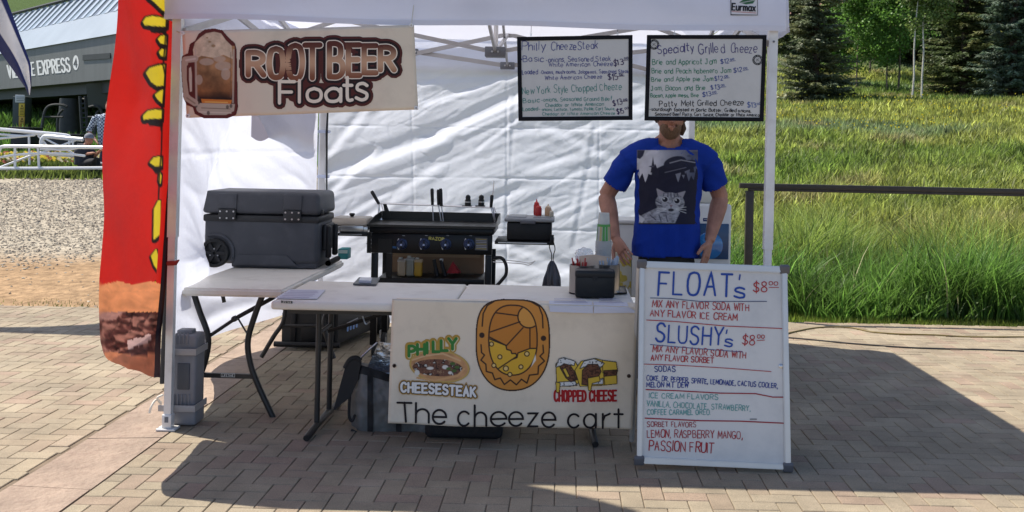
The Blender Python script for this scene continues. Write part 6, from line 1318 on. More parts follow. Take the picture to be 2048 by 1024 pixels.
# ================================================================ ON THE FRONT TABLE
bin_m = mat('dispenser_black', (.011, .012, .013), rough=.42, var=.1, spec=.35); 
yd = G(1190, 599, TZ).y+.01; a, b = W(1150, 599, yd), W(1229, 600, yd); o = thing('napkin_dispenser', 'black napkin dispenser on the front table in front of the steel canisters', 'dispenser', ((a.x+b.x)/2, yd+.06, TZ)); hz_ = W(1190, 541, yd).z
MB().span((a.x, yd, TZ+.006), (b.x, yd+.11, hz_-.012), bev=.012, seg=3).build('body', bin_m, o); MB().span((a.x-.002, yd-.004, hz_-.045), (b.x+.002, yd+.112, hz_), bev=.013, seg=3).build('lid', bin_m, o); MB().lathe((( a.x+b.x)/2, yd-.003, hz_-.04), [(.012, 0), (.010, .003)], 16, axis=(0, -1, 0)).build('thumb_notch', mat('recess_black', (.006, .006, .007), rough=.6), o)
can = mat('canister_steel', (.42, .39, .36), rough=.28, metal=.85, var=.05)
def canister(label, u, Y, r, h):
    x = W(u, 590, Y).x; o = thing('steel_canister', label, 'canister', (x, Y, TZ), 'steel canisters on the table'); MB().lathe((x, Y, TZ+.002), [(r, 0), (r, h), (r*1.03, h+.003), (r*.95, h+.003), (r*.95, h*.3), (.01, h*.3)], 32, caps=False).build('can', can, o); MB().lathe((x, Y, TZ+.002), [(r*1.01, 0), (r*1.01, .008)], 32).build('base_ring', blackp, o); return x
cy1 = yd+.20; xc1 = canister('left steel canister holding red stirrers behind the napkin dispenser', 1163, cy1, .070, .155); xc2 = canister('right steel canister holding wrapped straws behind the napkin dispenser', 1215, cy1+.02, .066, .16)
rnd = random.Random(5)
o = thing('red_stirrers', 'bunch of red stirrers standing in the left canister', 'stirrers', (xc1, cy1, TZ+.06)); o['group'] = 'bunches in the canisters'
for k in range(16):
    a_ = rnd.uniform(2.2, 5.2); r_ = rnd.uniform(.02, .058); MB().tube([(xc1+r_*.6*math.cos(a_), cy1+r_*.6*math.sin(a_), TZ+.06), (xc1+r_*1.05*math.cos(a_), cy1+r_*math.sin(a_), TZ+.17+rnd.uniform(.0, .035))], .0035, 5).build('stirrer', mat('stirrer_red', (.45, .02, .02), rough=.35), o)
o = thing('wrapped_straws', 'paper wrapped straws fanned out in the right canister', 'straws', (xc2, cy1, TZ+.06))
for k in range(22):
    dx = rnd.uniform(-.05, .06); dy = rnd.uniform(-.045, .04); MB().tube([(xc2+dx*.5, cy1+dy*.5+.02, TZ+.05), (xc2+dx*1.0+.0, cy1+dy+.02, TZ+.19+rnd.uniform(-.01, .025))], .005, 5).build('straw', mat('straw_paper', (.50, .58, .68), rough=.6, trans=.2), o)
# crumpled plastic and brown napkins
def crumple(name, label, cat, c, s, m_, seed, n=3, sq=1.0, amp=.35):
    t2 = bmesh.new(); bmesh.ops.create_icosphere(t2, subdivisions=4, radius=1)
    for v in t2.verts:
        p = v.co.copy(); d = 1+amp*(1-2*abs(noise.noise(p*1.6+Vector((seed, 0, 0)))))*.8+amp*.6*(1-2*abs(noise.noise(p*3.5+Vector((0, seed, 0))))); v.co = Vector((p.x*s[0]*d, p.y*s[1]*d, p.z*s[2]*d))
    t2.transform(Matrix.Translation(Vector(c))); m = MB(); m.add(t2); return tag(m.build(name, m_, org=c, sharp=28), label, cat)
crumple('plastic_wrap', 'crumpled clear plastic sleeve behind the red stirrers', 'wrapper', (xc1+.01, cy1+.05, TZ+.205), (.042, .03, .035), mat('clear_plastic', (.7, .72, .75), rough=.15, alpha=.45, spec=.8), 3)
kn = mat('kraft_paper', (.62, .46, .33), rough=.85, var=.12, vscale=20)
ns = Surf((0, yd+.07, 0), (0, -1, .15)); o = thing('kraft_napkins', 'brown kraft napkins sticking out of the top of the dispenser', 'napkins', ns.pt(1190, 540))
for k, (P_, dy) in enumerate([([(1158, 512), (1188, 509), (1219, 514), (1216, 528), (1200, 539), (1160, 538)], 0), ([(1160, 515), (1195, 513), (1218, 518), (1214, 530), (1196, 541), (1162, 541)], .012), ([(1162, 519), (1192, 517), (1206, 522), (1198, 541), (1165, 542)], .02)]): MB().prism([ns.pt(u, v, dy) for u, v in P_], (0, .002, 0)).build('napkin', kn, o)
# cups
xw = W(1207, 500, cy1+.12).x; cyc = cy1+.14; gcup = mat('cup_clear', (.62, .64, .62), rough=.2, trans=.4, alpha=.8)
o = thing('cup_stack', 'stack of clear cups with green print rising behind the canisters', 'cups', (xw, cyc, TZ)); z = TZ+.01; zt3 = W(1207, 426, cyc).z; za, zb2 = W(1207, 506, cyc).z, W(1207, 483, cyc).z
MB().lathe((xw, cyc, TZ+.002), [(.03, 0), (.044, za-TZ-.03), (.046, zb2-TZ), (.044, zb2-TZ)], 24).build('lower_cups', mat('cup_frost', (.55, .56, .55), rough=.4, trans=.4), o)
for k in range(4): MB().lathe((xw, cyc, za-.01+k*.014), [(.0465, 0), (.0478, .003), (.0465, .006)], 24, caps=False).build('cup_rim', mat('cup_frost'), o)
MB().lathe((xw, cyc, zb2+.002), [(.041, 0), (.034, (zt3-zb2)*.66), (.030, zt3-zb2)], 28).build('upper_cup', gcup, o)
hh_ = (zt3-zb2)*.60
for k in range(14):
    if k % 5 == 3: continue
    a0 = k/14*2*math.pi; a1 = a0+.36; r0_, r1_ = .0418, .0365
    MB().quad((xw+r0_*math.cos(a0), cyc+r0_*math.sin(a0), zb2+.006), (xw+r0_*math.cos(a1), cyc+r0_*math.sin(a1), zb2+.006), (xw+r1_*math.cos(a1), cyc+r1_*math.sin(a1), zb2+hh_), (xw+r1_*math.cos(a0), cyc+r1_*math.sin(a0), zb2+hh_)).build('green_stripe', mat('print_green' if k % 3 else 'print_tan', (.06, .28, .05) if k % 3 else (.4, .33, .16), rough=.4), o)
MB().lathe((xw, cyc, zb2+hh_-.012), [(.0372, 0), (.0368, .014)], 24, caps=False).build('green_band', mat('print_green', (.06, .28, .05), rough=.4), o)
# phone, tablet, papers
def slab(name, label, cat, px, z, th, m_, grp=None, par=None):
    P_ = [G(u, v, z) for u, v in px]; o = MB().prism(P_, (0, 0, th)).build(name, m_, org=(sum((p for p in P_), Vector())/len(P_)), sharp=20); return tag(o, label, cat, grp)
glass = mat('screen_black', (.012, .013, .016), rough=.12, spec=.8)
c0 = G(1243, 582, TZ+.01); o = thing('phone', 'black phone lying on the table right of the canisters', 'phone', (c0.x, c0.y, TZ)); MB().prism([G(u, v, TZ+.004) for u, v in [(1232, 588), (1254, 588), (1250, 575), (1230, 575)]], (0, 0, .010)).build('case', blackp, o); MB().prism([G(u, v, TZ+.0145) for u, v in [(1234, 585), (1251, 585), (1248, 575), (1232, 575)]], (0, 0, .001)).build('screen', mat('screen_grey', (.3, .32, .35), rough=.15), o)
c0 = G(733, 566, TZ+.01); o = thing('card_reader', 'card reader on a dark slate near the back of the front table', 'card reader', (c0.x, c0.y, TZ)); MB().prism([G(u, v, TZ+.004) for u, v in [(706, 570), (752, 571), (760, 558), (718, 557)]], (0, 0, .008)).build('slate', mat('slate_dark', (.05, .055, .065), rough=.35), o); MB().prism([G(u, v, TZ+.013) for u, v in [(718, 565), (742, 566), (744, 560), (721, 559)]], (0, 0, .014)).build('reader', mat('reader_white', (.55, .56, .6), rough=.3), o)
pw = mat('paper_sheet', (.56, .56, .62), rough=.5, spec=.3)
def sheet(label, px, z, lines):
    o = slab('paper_sheet', label, 'paper', px, z, .0008, pw, 'laminated sheets on the table'); a, b, c, d = px
    s = Surf((0, 0, z+.0008), (0, 0, 1)); ik = Ink(s); rnd = random.Random(lines)
    for k in range(lines):
        f = .15+.7*k/max(1, lines-1); l = (a[0]*(1-f)+d[0]*f, a[1]*(1-f)+d[1]*f); r = (b[0]*(1-f)+c[0]*f, b[1]*(1-f)+c[1]*f); e = rnd.uniform(.6, .9)
        ik.stroke([(l[0]*.92+r[0]*.08, l[1]*.92+r[1]*.08), (l[0]*(1-e)+r[0]*e, l[1]*(1-e)+r[1]*e)], .9, (.38, .34, .45), .0008)
    ik.build('print', INK, o); return o
sheet('laminated price sheet at the left end of the front table', [(549, 597), (634, 598), (651, 580), (579, 579)], TZ+.004, 5)
for lab, px, dv in [('left white printed sheet hanging over the right part of the table edge', [(1098, 602), (1186, 603), (1186, 626), (1100, 623)], 0), ('right white printed sheet hanging over the table edge by the corner', [(1188, 603), (1258, 604), (1276, 625), (1187, 626)], 0)]:
    s = Surf((0, BYs-.006, 0), (0, -1, 0), bs.b); e = [s.pt(u, min(v, 700), .003) for u, v in px]; V = [(e[0].x, YF+.13, TZ+.0105), (e[1].x-.0, YF+.13, TZ+.0105), (e[1].x, BYs-.012, TZ+.0105), (e[2].x, e[2].y, e[2].z), (e[3].x, e[3].y, e[3].z), (e[0].x, BYs-.012, TZ+.0105)]
    o = npmesh('paper_sheet', V, [(0, 1, 2, 5), (5, 2, 3, 4)], pw, None, org=V[5], smooth=False); tag(o, lab, 'paper', 'laminated sheets on the table'); o.modifiers.new('t', 'SOLIDIFY').thickness = .0006
    ik = Ink(Surf((0, 0, TZ+.0112), (0, 0, 1)))
    for k in range(4): ik.stroke([(px[0][0]+10, 597+k*2.5), (px[1][0]-20+k*3, 598+k*2.5)], .8, (.35, .33, .42), .0006)
    ik.build('print', INK, o)

# ================================================================ CANOPY WEIGHT CASE, BAGS
wgm = mat('weight_grey', (.19, .19, .205), rough=.55, var=.1, vscale=10, dirt=(.22, .21, .21, .4), dscale=10); wst = mat('strap_white', (.42, .40, .39), rough=.5, trans=.2)
yw_ = FT+.035; a, b = W(338, 858, yw_), W(389, 860, yw_); o = thing('leg_weight', 'grey plastic canopy weight case strapped to the left tent leg', 'weight', ((a.x+b.x)/2, yw_+.1, 0)); ztw = W(365, 672, yw_).z; x0, x1 = W(333, 860, yw_).x, W(386, 860, yw_).x; zm = [.005, ztw*.10, ztw*.19, ztw*.60, ztw*.80, ztw]
for k, (z0, z1, gx) in enumerate([(.006, .105, .004), (.107, .40, 0), (.402, ztw, .002)]): MB().box(((x0+x1)/2+gx, yw_+.09, (z0+z1)/2), (x1-x0, .14, z1-z0), bev=.016, seg=3).build('case_section', wgm, o)
MB().span((x0+.045, yw_+.012, .20), (x1-.03, yw_+.03, .34), bev=.004).build('recess', mat('weight_dark', (.07, .075, .085), rough=.6), o)
for k in range(5): MB().box((x0+.03+k*.02, yw_+.02, .14), (.007, .012, .07), bev=.002).build('rib', wgm, o)
for k in range(4): MB().box((x0+.035+k*.02, yw_+.02, .47), (.007, .012, .06), bev=.002).build('rib', wgm, o)
MB().span(((x0+x1)/2-.05, yw_+.06, ztw-.004), ((x0+x1)/2+.03, yw_+.13, ztw+.02), bev=.006).build('handle', wgm, o)
for z in (.105, .405):
    m = MB(); m.span((x0-.045, yw_-.008, z-.017), (x1+.004, yw_-.002, z+.017), bev=.002); m.span((x1+.004, yw_-.008, z-.017), (x1+.010, yw_+.17, z+.017)); m.build('strap', wst, o)
m = MB().tube([W(335, 527, FT-.03), W(352, 526, FT-.035), W(358, 520, FT-.04)], [.012, .012, .004], 6, flat=(0, 0, 1)).build('red_tie', mat('tie_red', (.25, .02, .02), rough=.6), tent)
# insulated bag
bgm = mat('bag_grey', (.15, .148, .14), rough=.6, var=.15, vscale=9, bump=1, bscale=12); foil = mat('foil_lining', (.55, .57, .62), rough=.25, metal=.75, bump=.9, bscale=22); bkf = mat('bag_trim_black', (.012, .012, .013), rough=.7)
yg = 5.62; q = lambda u, v, dy=0: W(u, v, yg+dy); o = thing('insulated_bag', 'open grey insulated bag with silver lining under the front table', 'bag', q(760, 868))
gr = Vector(G(712, 862)); yg = gr.y
def bagf(i, j, e=0.0):
    u = np.interp(i, [0, .12, 1], [704-5*math.sin(j*3.1), 722, 862]); vt = np.interp(i, [0, .12, .5, 1], [738, 734, 753, 766]); vb = np.interp(i, [0, .12, .5, 1], [856, 868, 873, 868]); v = vt+(vb-vt)*j
    d = -.05*math.sin(math.pi*j)*math.sin(math.pi*min(1, i+.15))+.10*sm(.12-i, 0, .12)+.018*noise.noise(Vector((i*7, j*4, 3)))+.012*(1-2*abs(noise.noise(Vector((i*10+j*4, j*7, 8)))))
    return tuple(q(u, v, d+e))
gridmesh('front_panel', bagf, 40, 30, bgm, o)
m = MB(); m.prism([q(706, 742, .10), q(860, 768, .10), q(860, 866, .10), q(712, 858, .10)], (0, .22, 0)); m.build('back_body', bgm, o, sharp=50)
gridmesh('top_band', lambda i, j: bagf(i, -.03+.13*j, -.006), 30, 3, bkf, o)
for k in (.20, .56): gridmesh('handle_strap', lambda i, j, k=k: bagf(k+.07*i, .02+.97*j, -.008), 3, 20, bkf, o)
m = MB(); m.tube([q(702, 860, -.004), q(722, 870, -.004), q(780, 874, -.004), q(860, 870, -.004)], .008, 6); m.build('base_trim', bkf, o)
lidg = lambda i, j: tuple(W(np.interp(j, [0, .5, 1], [712+44*i, 705+54*i, 714+45*i]) , np.interp(i, [0, 1], [733, 684])-2*math.sin(j*3), yg+.02+.28*j+.03*math.sin(i*3)))
gridmesh('foil_lid', lambda i, j: tuple(W(718+38*i, 722-38*i**.8, yg+.10+.22*j)), 14, 10, foil, o, thick=.012)
m = MB(); m.prism([q(758, 684, .2), q(800, 690, .2), q(800, 770, .2), q(728, 748, .2)], (0, .01, 0)); m.build('lining', foil, o)
m = MB(); m.prism([q(666, 822, -.01), q(672, 800, -.01), q(690, 735, -.01), q(698, 722, -.01), q(714, 718, -.01), q(722, 724, -.01), q(716, 760, -.01), q(700, 795, -.01)], (0, .018, 0)); m.build('lid_flap', bkf, o, sharp=60)
MB().tube(catmull([q(722, 722, .0), q(712, 716), q(700, 720), q(690, 736)], 5), .014, 8).build('lid_edge', bkf, o)
MB().prism([q(764, 747, .05), q(778, 747, .05), q(778, 758, .05), q(768, 755, .05)], (0, .02, 0)).build('ice_pack', mat('pack_blue', (.3, .42, .6), rough=.3), o)
MB().tube(catmull([q(706, 760), q(700, 790), q(698, 830), q(704, 842), q(710, 830)], 5), .008, 6).build('side_strap', bkf, o)
yk = G(900, 880).y; a, b = W(848, 880, yk), W(1004, 884, yk); o = thing('black_duffel', 'flat black bag lying on the pavers beneath the hanging banner', 'bag', ((a.x+b.x)/2, yk+.2, 0)); MB().span((a.x, yk, .004), (b.x, yk+.36, .16), bev=.03, seg=4).build('body', mat('duffel_black', (.010, .010, .012), rough=.75, bump=1, bscale=20), o)
MB().tube([(a.x+.02, yk+.01, .14), (b.x-.02, yk+.01, .14)], .004, 5).build('zip', bkf, o)
# drinks dispenser behind the man
yv = 7.35; a, b = W(1384, 500, yv), W(1462, 500, yv); o = thing('drinks_cooler', 'white drinks machine with a blue front standing behind the man', 'drinks machine', ((a.x+b.x)/2, yv+.2, 0)); ztv = W(1420, 376, yv).z; wp2 = mat('white_plastic', (.62, .62, .60), rough=.35)
MB().span((a.x, yv, .60), (b.x, yv+.4, W(1420, 408, yv).z), bev=.02, seg=3).build('body', wp2, o); MB().span((a.x+.03, yv+.05, W(1420, 408, yv).z+.002), (b.x-.09, yv+.3, ztv), bev=.015).build('hopper', mat('jug_white', (.66, .66, .6), rough=.35, trans=.3), o)
z0, z1 = W(1420, 518, yv).z, W(1420, 447, yv).z; MB().span((a.x+.02, yv-.012, z0), (b.x-.02, yv-.002, z1), bev=.004).build('door', mat('panel_blue', (.01, .05, .13), rough=.3), o); MB().lathe(((a.x+b.x)/2-.02, yv-.012, (z0+z1)/2-.03), [(.10, 0), (.10, .012), (.085, .02)], 28, axis=(0, -1, 0)).build('bowl', mat('blue_clear', (.02, .15, .38), rough=.15, spec=.7), o)
ik = Ink(Surf((0, yv, 0), (0, -1, 0))); ik.poly([(1406, 436), (1420, 436.5), (1420, 443), (1406, 442.5)], (.01, .03, .12), .002); ik.stroke([(1408, 439), (1417, 439.5)], 1, (.5, .5, .5), .003); ik.build('print', INK, o)
MB().span((W(1404, 0, yv).x, yv+.045, W(0, 402, yv).z), (W(1414, 0, yv).x, yv+.049, W(0, 383, yv).z)).build('label', mat('label_yellow', (.7, .6, .08), rough=.5), o)
MB().span((a.x-.05, yv-.05, .565), (b.x+.05, yv+.45, .597), bev=.004).build('stand_top', mat('cooler_dark'), o)
for x in (a.x-.02, b.x+.02):
    for y in (yv-.02, yv+.42): MB().tube([(x, y, 0), (x, y, .567)], .012, 6).build('stand_leg', tleg, o)
# cream carton with yellow print behind the table end
yq = 6.28; a, b = W(1236, 590, yq), W(1263, 590, yq); o = thing('snack_carton', 'cream carton with yellow splashes standing between the man and the canisters', 'carton', ((a.x+b.x)/2, yq+.1, 0)); zq = W(1250, 505, yq).z; MB().span((a.x-.03, yq, .02), (b.x, yq+.22, zq), bev=.006).build('carton', mat('carton_cream', (.60, .55, .40), rough=.6), o)
pc = Pic(1232, 508, 1262, 640, 1.0, base=(.6, .55, .42)); nn_ = pc.nz(16, 12); pc.c[nn_ > .52] = (.55, .40, .07); pc.build('print', INK, o, lambda u, v: Surf((0, yq-.002, 0), (0, -1, 0)).pt(u, v))
# pale tub behind man's arm
yq = 6.9; a, b = W(1222, 500, yq), W(1275, 470, yq); o = thing('white_tub', 'off white storage tub behind the man, left of his waist', 'tub', ((a.x+b.x)/2, yq+.15, 0)); MB().span((a.x, yq, .5), (b.x+.25, yq+.35, W(1250, 448, yq).z), bev=.015).build('tub', mat('tub_white', (.58, .57, .54), rough=.4), o); MB().span((a.x-.012, yq-.012, W(1250, 448, yq).z+.002), (b.x+.262, yq+.362, W(1250, 440, yq).z), bev=.008).build('lid', mat('tub_white'), o)
for x in (a.x+.03, b.x+.2): MB().span((x, yq+.1, 0), (x+.03, yq+.13, .5)).build('stand_leg', tleg, o)
# ================================================================ PEOPLE
def fuse(m, voxel, smooth_it=4, disp=None):
    bm = m.bm; bmesh.ops.recalc_face_normals(bm, faces=bm.faces); me = bpy.data.meshes.new('tmp'); bm.to_mesh(me); bm.free(); o = bpy.data.objects.new('tmp', me); COL.objects.link(o)
    r = o.modifiers.new('r', 'REMESH'); r.mode = 'VOXEL'; r.voxel_size = voxel; s = o.modifiers.new('s', 'SMOOTH'); s.iterations = smooth_it; s.factor = .5
    dg = bpy.context.evaluated_depsgraph_get(); dg.update(); me2 = bpy.data.meshes.new_from_object(o.evaluated_get(dg)); bpy.data.objects.remove(o); bpy.data.meshes.remove(me)
    if disp:
        n = len(me2.vertices); 
        for v in me2.vertices: v.co += v.normal*disp(v.co)
    me2.polygons.foreach_set('use_smooth', [True]*len(me2.polygons)); me2.update(); return me2
def hand(m, wrist, d, side, s=1.0, curl=.25, thumb_side=1, spread=.22):
    d = d.normalized(); side = (side-d*side.dot(d)).normalized(); nrm = d.cross(side).normalized()
    m.tube([wrist-d*.03, wrist, wrist+d*.035*s, wrist+d*.065*s, wrist+d*.090*s], [(.026*s, .019*s), (.027*s, .018*s), (.035*s, .017*s), (.041*s, .015*s), (.040*s, .013*s)], 14, flat=side)
    for k, (off, L, r) in enumerate([(-.034, .070, .0082), (-.0115, .082, .0086), (.0115, .077, .0084), (.033, .062, .0076)]):
        b = wrist+d*.080*s+side*off*s*(-thumb_side*-1); dd = (d+side*off*spread*12).normalized(); P = [b]; cur = dd
        for seg, f in enumerate((.42, .32, .26)):
            cur = (cur+nrm*curl*(seg+.4)).normalized(); P.append(P[-1]+cur*L*s*f)
        m.tube(catmull(P, 3), [r*s*(1.05-.3*i/9) for i in range(len(catmull(P, 3)))], 9)
    b = wrist+d*.025*s-side*.026*s*thumb_side*1.0; P = [b, b+(d*.6-side*.75*thumb_side+nrm*.2)*.032*s, b+(d*.6-side*.75*thumb_side+nrm*.2)*.032*s+(d*.9-side*.35*thumb_side+nrm*.25)*.032*s, b+(d*.6-side*.75*thumb_side+nrm*.2)*.032*s+(d*.9-side*.35*thumb_side+nrm*.25)*.055*s]
    m.tube(P, [.0135*s, .0125*s, .0105*s, .008*s], 10)
skin = mat('skin', (.36, .175, .12), rough=.55, var=.28, vscale=14, spec=.35, bump=.3, bscale=90); hairm = mat('hair_brown', (.10, .06, .035), rough=.8, bump=2, bscale=60, stretch=(3, 3, .8))
# ---- the man behind the table
YM = 6.20; K_ = YM/F
P = lambda u, v, dy=0: W(u, v, YM+dy)
person = thing('person', 'man in a blue printed t-shirt standing with hands at his hips behind the A-frame board', 'person', (P(1338, 500).x, YM, 0))
cx = P(1336, 400).x; pel = Vector((cx-.005, YM+.02, .93)); zsh = P(1336, 300).z; zneck = P(1336, 268).z
SHL, SHR = P(1256, 322, .02), P(1415, 322, .02); ELL, ELR = P(1212, 392, .10), P(1441, 396, .10); WRL, WRR = P(1231, 476, -.04), P(1419, 482, -.02)
b = MB()
# torso, neck
def tors(k=0):
    return [((cx-.004, YM+.03, .80), (.150+k, .110+k)), ((cx-.004, YM+.03, .92), (.170+k, .125+k)), ((cx-.002, YM+.02, 1.04), (.160+k, .118+k)), ((cx, YM+.015, 1.16), (.165+k, .115+k)), ((cx+.002, YM+.01, 1.30), (.182+k, .120+k)), ((cx+.004, YM+.01, 1.42), (.192+k, .115+k)), ((cx+.004, YM+.015, 1.49), (.170+k, .095+k)), ((cx+.004, YM+.02, 1.535), (.11+k, .075+k)), ((cx+.004, YM+.02, 1.57), (.072, .068))]
T_ = tors(); b.tube([p for p, r in T_], [r for p, r in T_], 24, flat=(1, 0, 0)); b.tube([(cx+.004, YM+.02, 1.50), (cx+.003, YM+.012, 1.60), (cx+.002, YM+.0, 1.68)], [.070, .066, .066], 16)
for sg in (-1, 1): b.tube([(cx+sg*.03, YM+.03, 1.60), (cx+sg*.10, YM+.03, 1.54), (cx+sg*.20, YM+.02, 1.49)], [.04, .045, .05], 10)
for S, E, Wr, sg in ((SHL, ELL, WRL, -1), (SHR, ELR, WRR, 1)):
    b.tube([S+Vector((-sg*.05, 0, .0)), S+Vector((-sg*.005, 0, .0)), S.lerp(E, .3), S.lerp(E, .7), E], [.058, .062, .058, .054, .051], 14); b.tube([E, E.lerp(Wr, .2), E.lerp(Wr, .45), E.lerp(Wr, .8), Wr], [.051, .056, .051, .038, .031], 14)
# head
HC = Vector((cx+.002, YM-.02, P(1338, 232).z-.008)); hs2 = 1.04
t2 = bmesh.new(); bmesh.ops.create_uvsphere(t2, u_segments=28, v_segments=20, radius=1)
for v in t2.verts:
    x, y, z = v.co; jaw = 1-.30*sm(-z, .1, .95); v.co = Vector((x*.085*jaw*hs2, (y*.098-(.012*sm(-z, .3, 1)))*(1-.08*sm(-z, .3, 1)), z*.122))
t2.transform(Matrix.Translation(HC)); b.add(t2)
b.tube([HC+Vector((0, -.085, .02)), HC+Vector((0, -.108, -.012)), HC+Vector((0, -.116, -.030)), HC+Vector((0, -.098, -.042))], [.010, .012, .016, .010], 8)
for sg in (-1, 1): b.tube([HC+Vector((sg*.088, .012, .022)), HC+Vector((sg*.098, .020, .0)), HC+Vector((sg*.090, .010, -.028))], [(.012, .006), (.016, .009), (.009, .006)], 8)
b.tube([HC+Vector((-.045, -.082, .034)), HC+Vector((0, -.094, .036)), HC+Vector((.045, -.082, .034))], .010, 8)
b.tube([HC+Vector((-.024, -.090, -.064)), HC+Vector((0, -.100, -.063)), HC+Vector((.024, -.090, -.064))], [.006, .008, .006], 8)
b.tube([HC+Vector((-.020, -.086, -.078)), HC+Vector((0, -.096, -.079)), HC+Vector((.020, -.086, -.078))], [.006, .009, .006], 8)
hand(b, WRL, (P(1256, 520, -.12)-WRL), Vector((.55, -.6, .35)), 1.15, -.10, 1); hand(b, WRR, (P(1408, 530, -.05)-WRR), Vector((-.5, -.75, 0)), 1.15, .14, -1)
for sg in (-1, 1):
    hp = Vector((cx+sg*.09, YM+.03, .88)); b.tube([hp, hp+Vector((sg*.02, -.01, -.40)), hp+Vector((sg*.03, .02, -.80))], [.075, .055, .04], 12)
me = fuse(b, .0048, 2); body = finish('body', me, skin, person)
eye = mat('eye_white', (.6, .6, .58), rough=.2); iris = mat('eye_iris', (.03, .05, .08), rough=.2)
for sg in (-1, 1):
    e = MB().lathe(HC+Vector((sg*.031, -.074, .014)), [(.001, -.0), (.010, .003), (.012, .009), (.008, .014), (.001, .016)], 12, axis=(0, -1, 0)).build('eye', eye, person); MB().lathe(HC+Vector((sg*.031, -.0885, .014)), [(.0055, 0), (.004, .0022)], 10, axis=(0, -1, 0)).build('iris', iris, e)
def hairshell(c, sx, sy, sz, keep, seed, amp=.006, m_=hairm, nm='hair', par=person):
    t2 = bmesh.new(); bmesh.ops.create_icosphere(t2, subdivisions=5, radius=1); rm = []
    for v in t2.verts:
        p = v.co.copy()
        if not keep(p): rm.append(v)
        d = amp*noise.noise(Vector((p.x*18, p.y*18, p.z*4+seed)))+amp*.7*noise.noise(Vector((p.x*40, p.y*40, p.z*9+seed))); v.co = Vector((p.x*sx, p.y*sy, p.z*sz))*(1+d*9)
    bmesh.ops.delete(t2, geom=rm, context='VERTS'); t2.transform(Matrix.Translation(c)); m = MB(); m.add(t2); o = m.build(nm, m_, par, sharp=80); md = o.modifiers.new('s', 'SOLIDIFY'); md.thickness = .008; md.offset = -1; return o
hairshell(HC+Vector((0, .012, .010)), .096, .106, .126, lambda p: p.z > -.35 and (p.y > -.55 or p.z > .55), 1)
MB().tube([HC+Vector((.072, .03, -.02)), HC+Vector((.086, .05, -.07)), HC+Vector((.080, .06, -.11))], [.018, .022, .010], 8).build('hair_lock', hairm, person)
brd = mat('beard_brown', (.34, .21, .13), rough=.9, bump=3, bscale=120, stretch=(3, 3, 1), var=.3, vscale=40)
hairshell(HC+Vector((0, -.020, -.060)), .066, .080, .080, lambda p: p.z < .20 and p.y < .45 and not (abs(p.x) < .42 and -.35 < p.z and p.y < -.5 and p.z > -.02), 4, .008, brd, 'beard')
# t-shirt
s = MB(); T_ = tors(.016); T_[0] = ((cx-.006, YM+.015, .862), (.205, .140)); T_[1] = ((cx-.006, YM+.015, .95), (.203, .140)); T_[2] = ((cx-.004, YM+.01, 1.06), (.199, .138)); T_[3] = ((cx, YM+.015, 1.16), (.197, .134)); T_[4] = ((cx+.002, YM+.01, 1.30), (.202, .134)); T_[8] = ((cx+.004, YM+.02, 1.555), (.088, .080))
s.tube([p for p, r in T_], [r for p, r in T_], 28, flat=(1, 0, 0))
for sg in (-1, 1): s.tube([(cx+sg*.05, YM+.025, 1.565), (cx+sg*.12, YM+.025, 1.535), (cx+sg*.20, YM+.02, 1.495), (cx+sg*.25, YM+.02, 1.45)], [.052, .062, .072, .075], 16)
for S, E, sg in ((SHL, ELL, -1), (SHR, ELR, 1)):
    q = S.lerp(E, .68); s.tube([S+Vector((-sg*.10, 0, .01)), S+Vector((-sg*.02, 0, .012)), S.lerp(E, .2)+Vector((sg*.006, 0, 0)), S.lerp(E, .45)+Vector((-sg*.004, 0, -.01)), q+Vector((-sg*.008, 0, -.008))], [.070, .070, .070, .073, .076], 18)
def shirtfold(p):
    q = p-Vector((cx, YM, 0)); a = math.atan2(q.x, -q.y)
    d = .0045*math.sin(a*9+q.z*7+2*noise.noise(p*4))*sm(1.25-p.z, 0, .3)+.007*(1-2*abs(noise.noise(Vector((q.x*5+q.z*3, q.y*4, q.z*4)))))+.004*(1-2*abs(noise.noise(Vector((q.x*11-q.z*9, q.y*9, q.z*8)))))
    if abs(q.x) > .15 and p.z < 1.45: d += .003*math.sin(p.z*60+abs(q.x)*40)*sm(abs(q.x), .15, .2)
    return d
me = fuse(s, .008, 3, shirtfold)
# cut open the neck, hem and sleeves
bm = bmesh.new(); bm.from_mesh(me); rm = []
nk = Vector((cx+.004, YM-.005, 1.585))
for v in bm.verts:
    p = v.co
    if p.z < .866+.006*math.sin(p.x*20): rm.append(v)
    elif (Vector((p.x-nk.x, (p.y-nk.y)*.9, (p.z-nk.z)*.62 if p.y < nk.y else (p.z-nk.z)*1.0))).length < .072 or p.z > 1.60: rm.append(v)
    else:
        for S, E in ((SHL, ELL), (SHR, ELR)):
            d = (E-S); L_ = d.length; k = (p-S).dot(d)/L_
            if k > L_*.655 and (p-S-d*(k/L_)).length < .15 and abs(p.x-cx) > .2: rm.append(v); break
bmesh.ops.delete(bm, geom=list(set(rm)), context='VERTS'); bm.to_mesh(me); bm.free()
shirt_m = mat('tshirt_blue', (.008, .035, .27), rough=.85, spec=.15, var=.06, vscale=10, bump=.3, bscale=150)
shirt = finish('t_shirt', me, shirt_m, person); md = shirt.modifiers.new('s', 'SOLIDIFY'); md.thickness = .004; md.offset = 1
bv = bmesh.new(); bv.from_mesh(me); bv.transform(Matrix.Translation(ORG[person.name])); bvh = BVHTree.FromBMesh(bv)
MB().tube([nk+Vector((.070*math.cos(a)*1.06, .080*math.sin(a)*1.0-.002, -.028-.028*(1 if math.sin(a) < 0 else .1)*abs(math.sin(a)))) for a in [2*math.pi*k/28 for k in range(29)]], .006, 6).build('collar', mat('tshirt_rib', (.006, .028, .22), rough=.9), shirt)
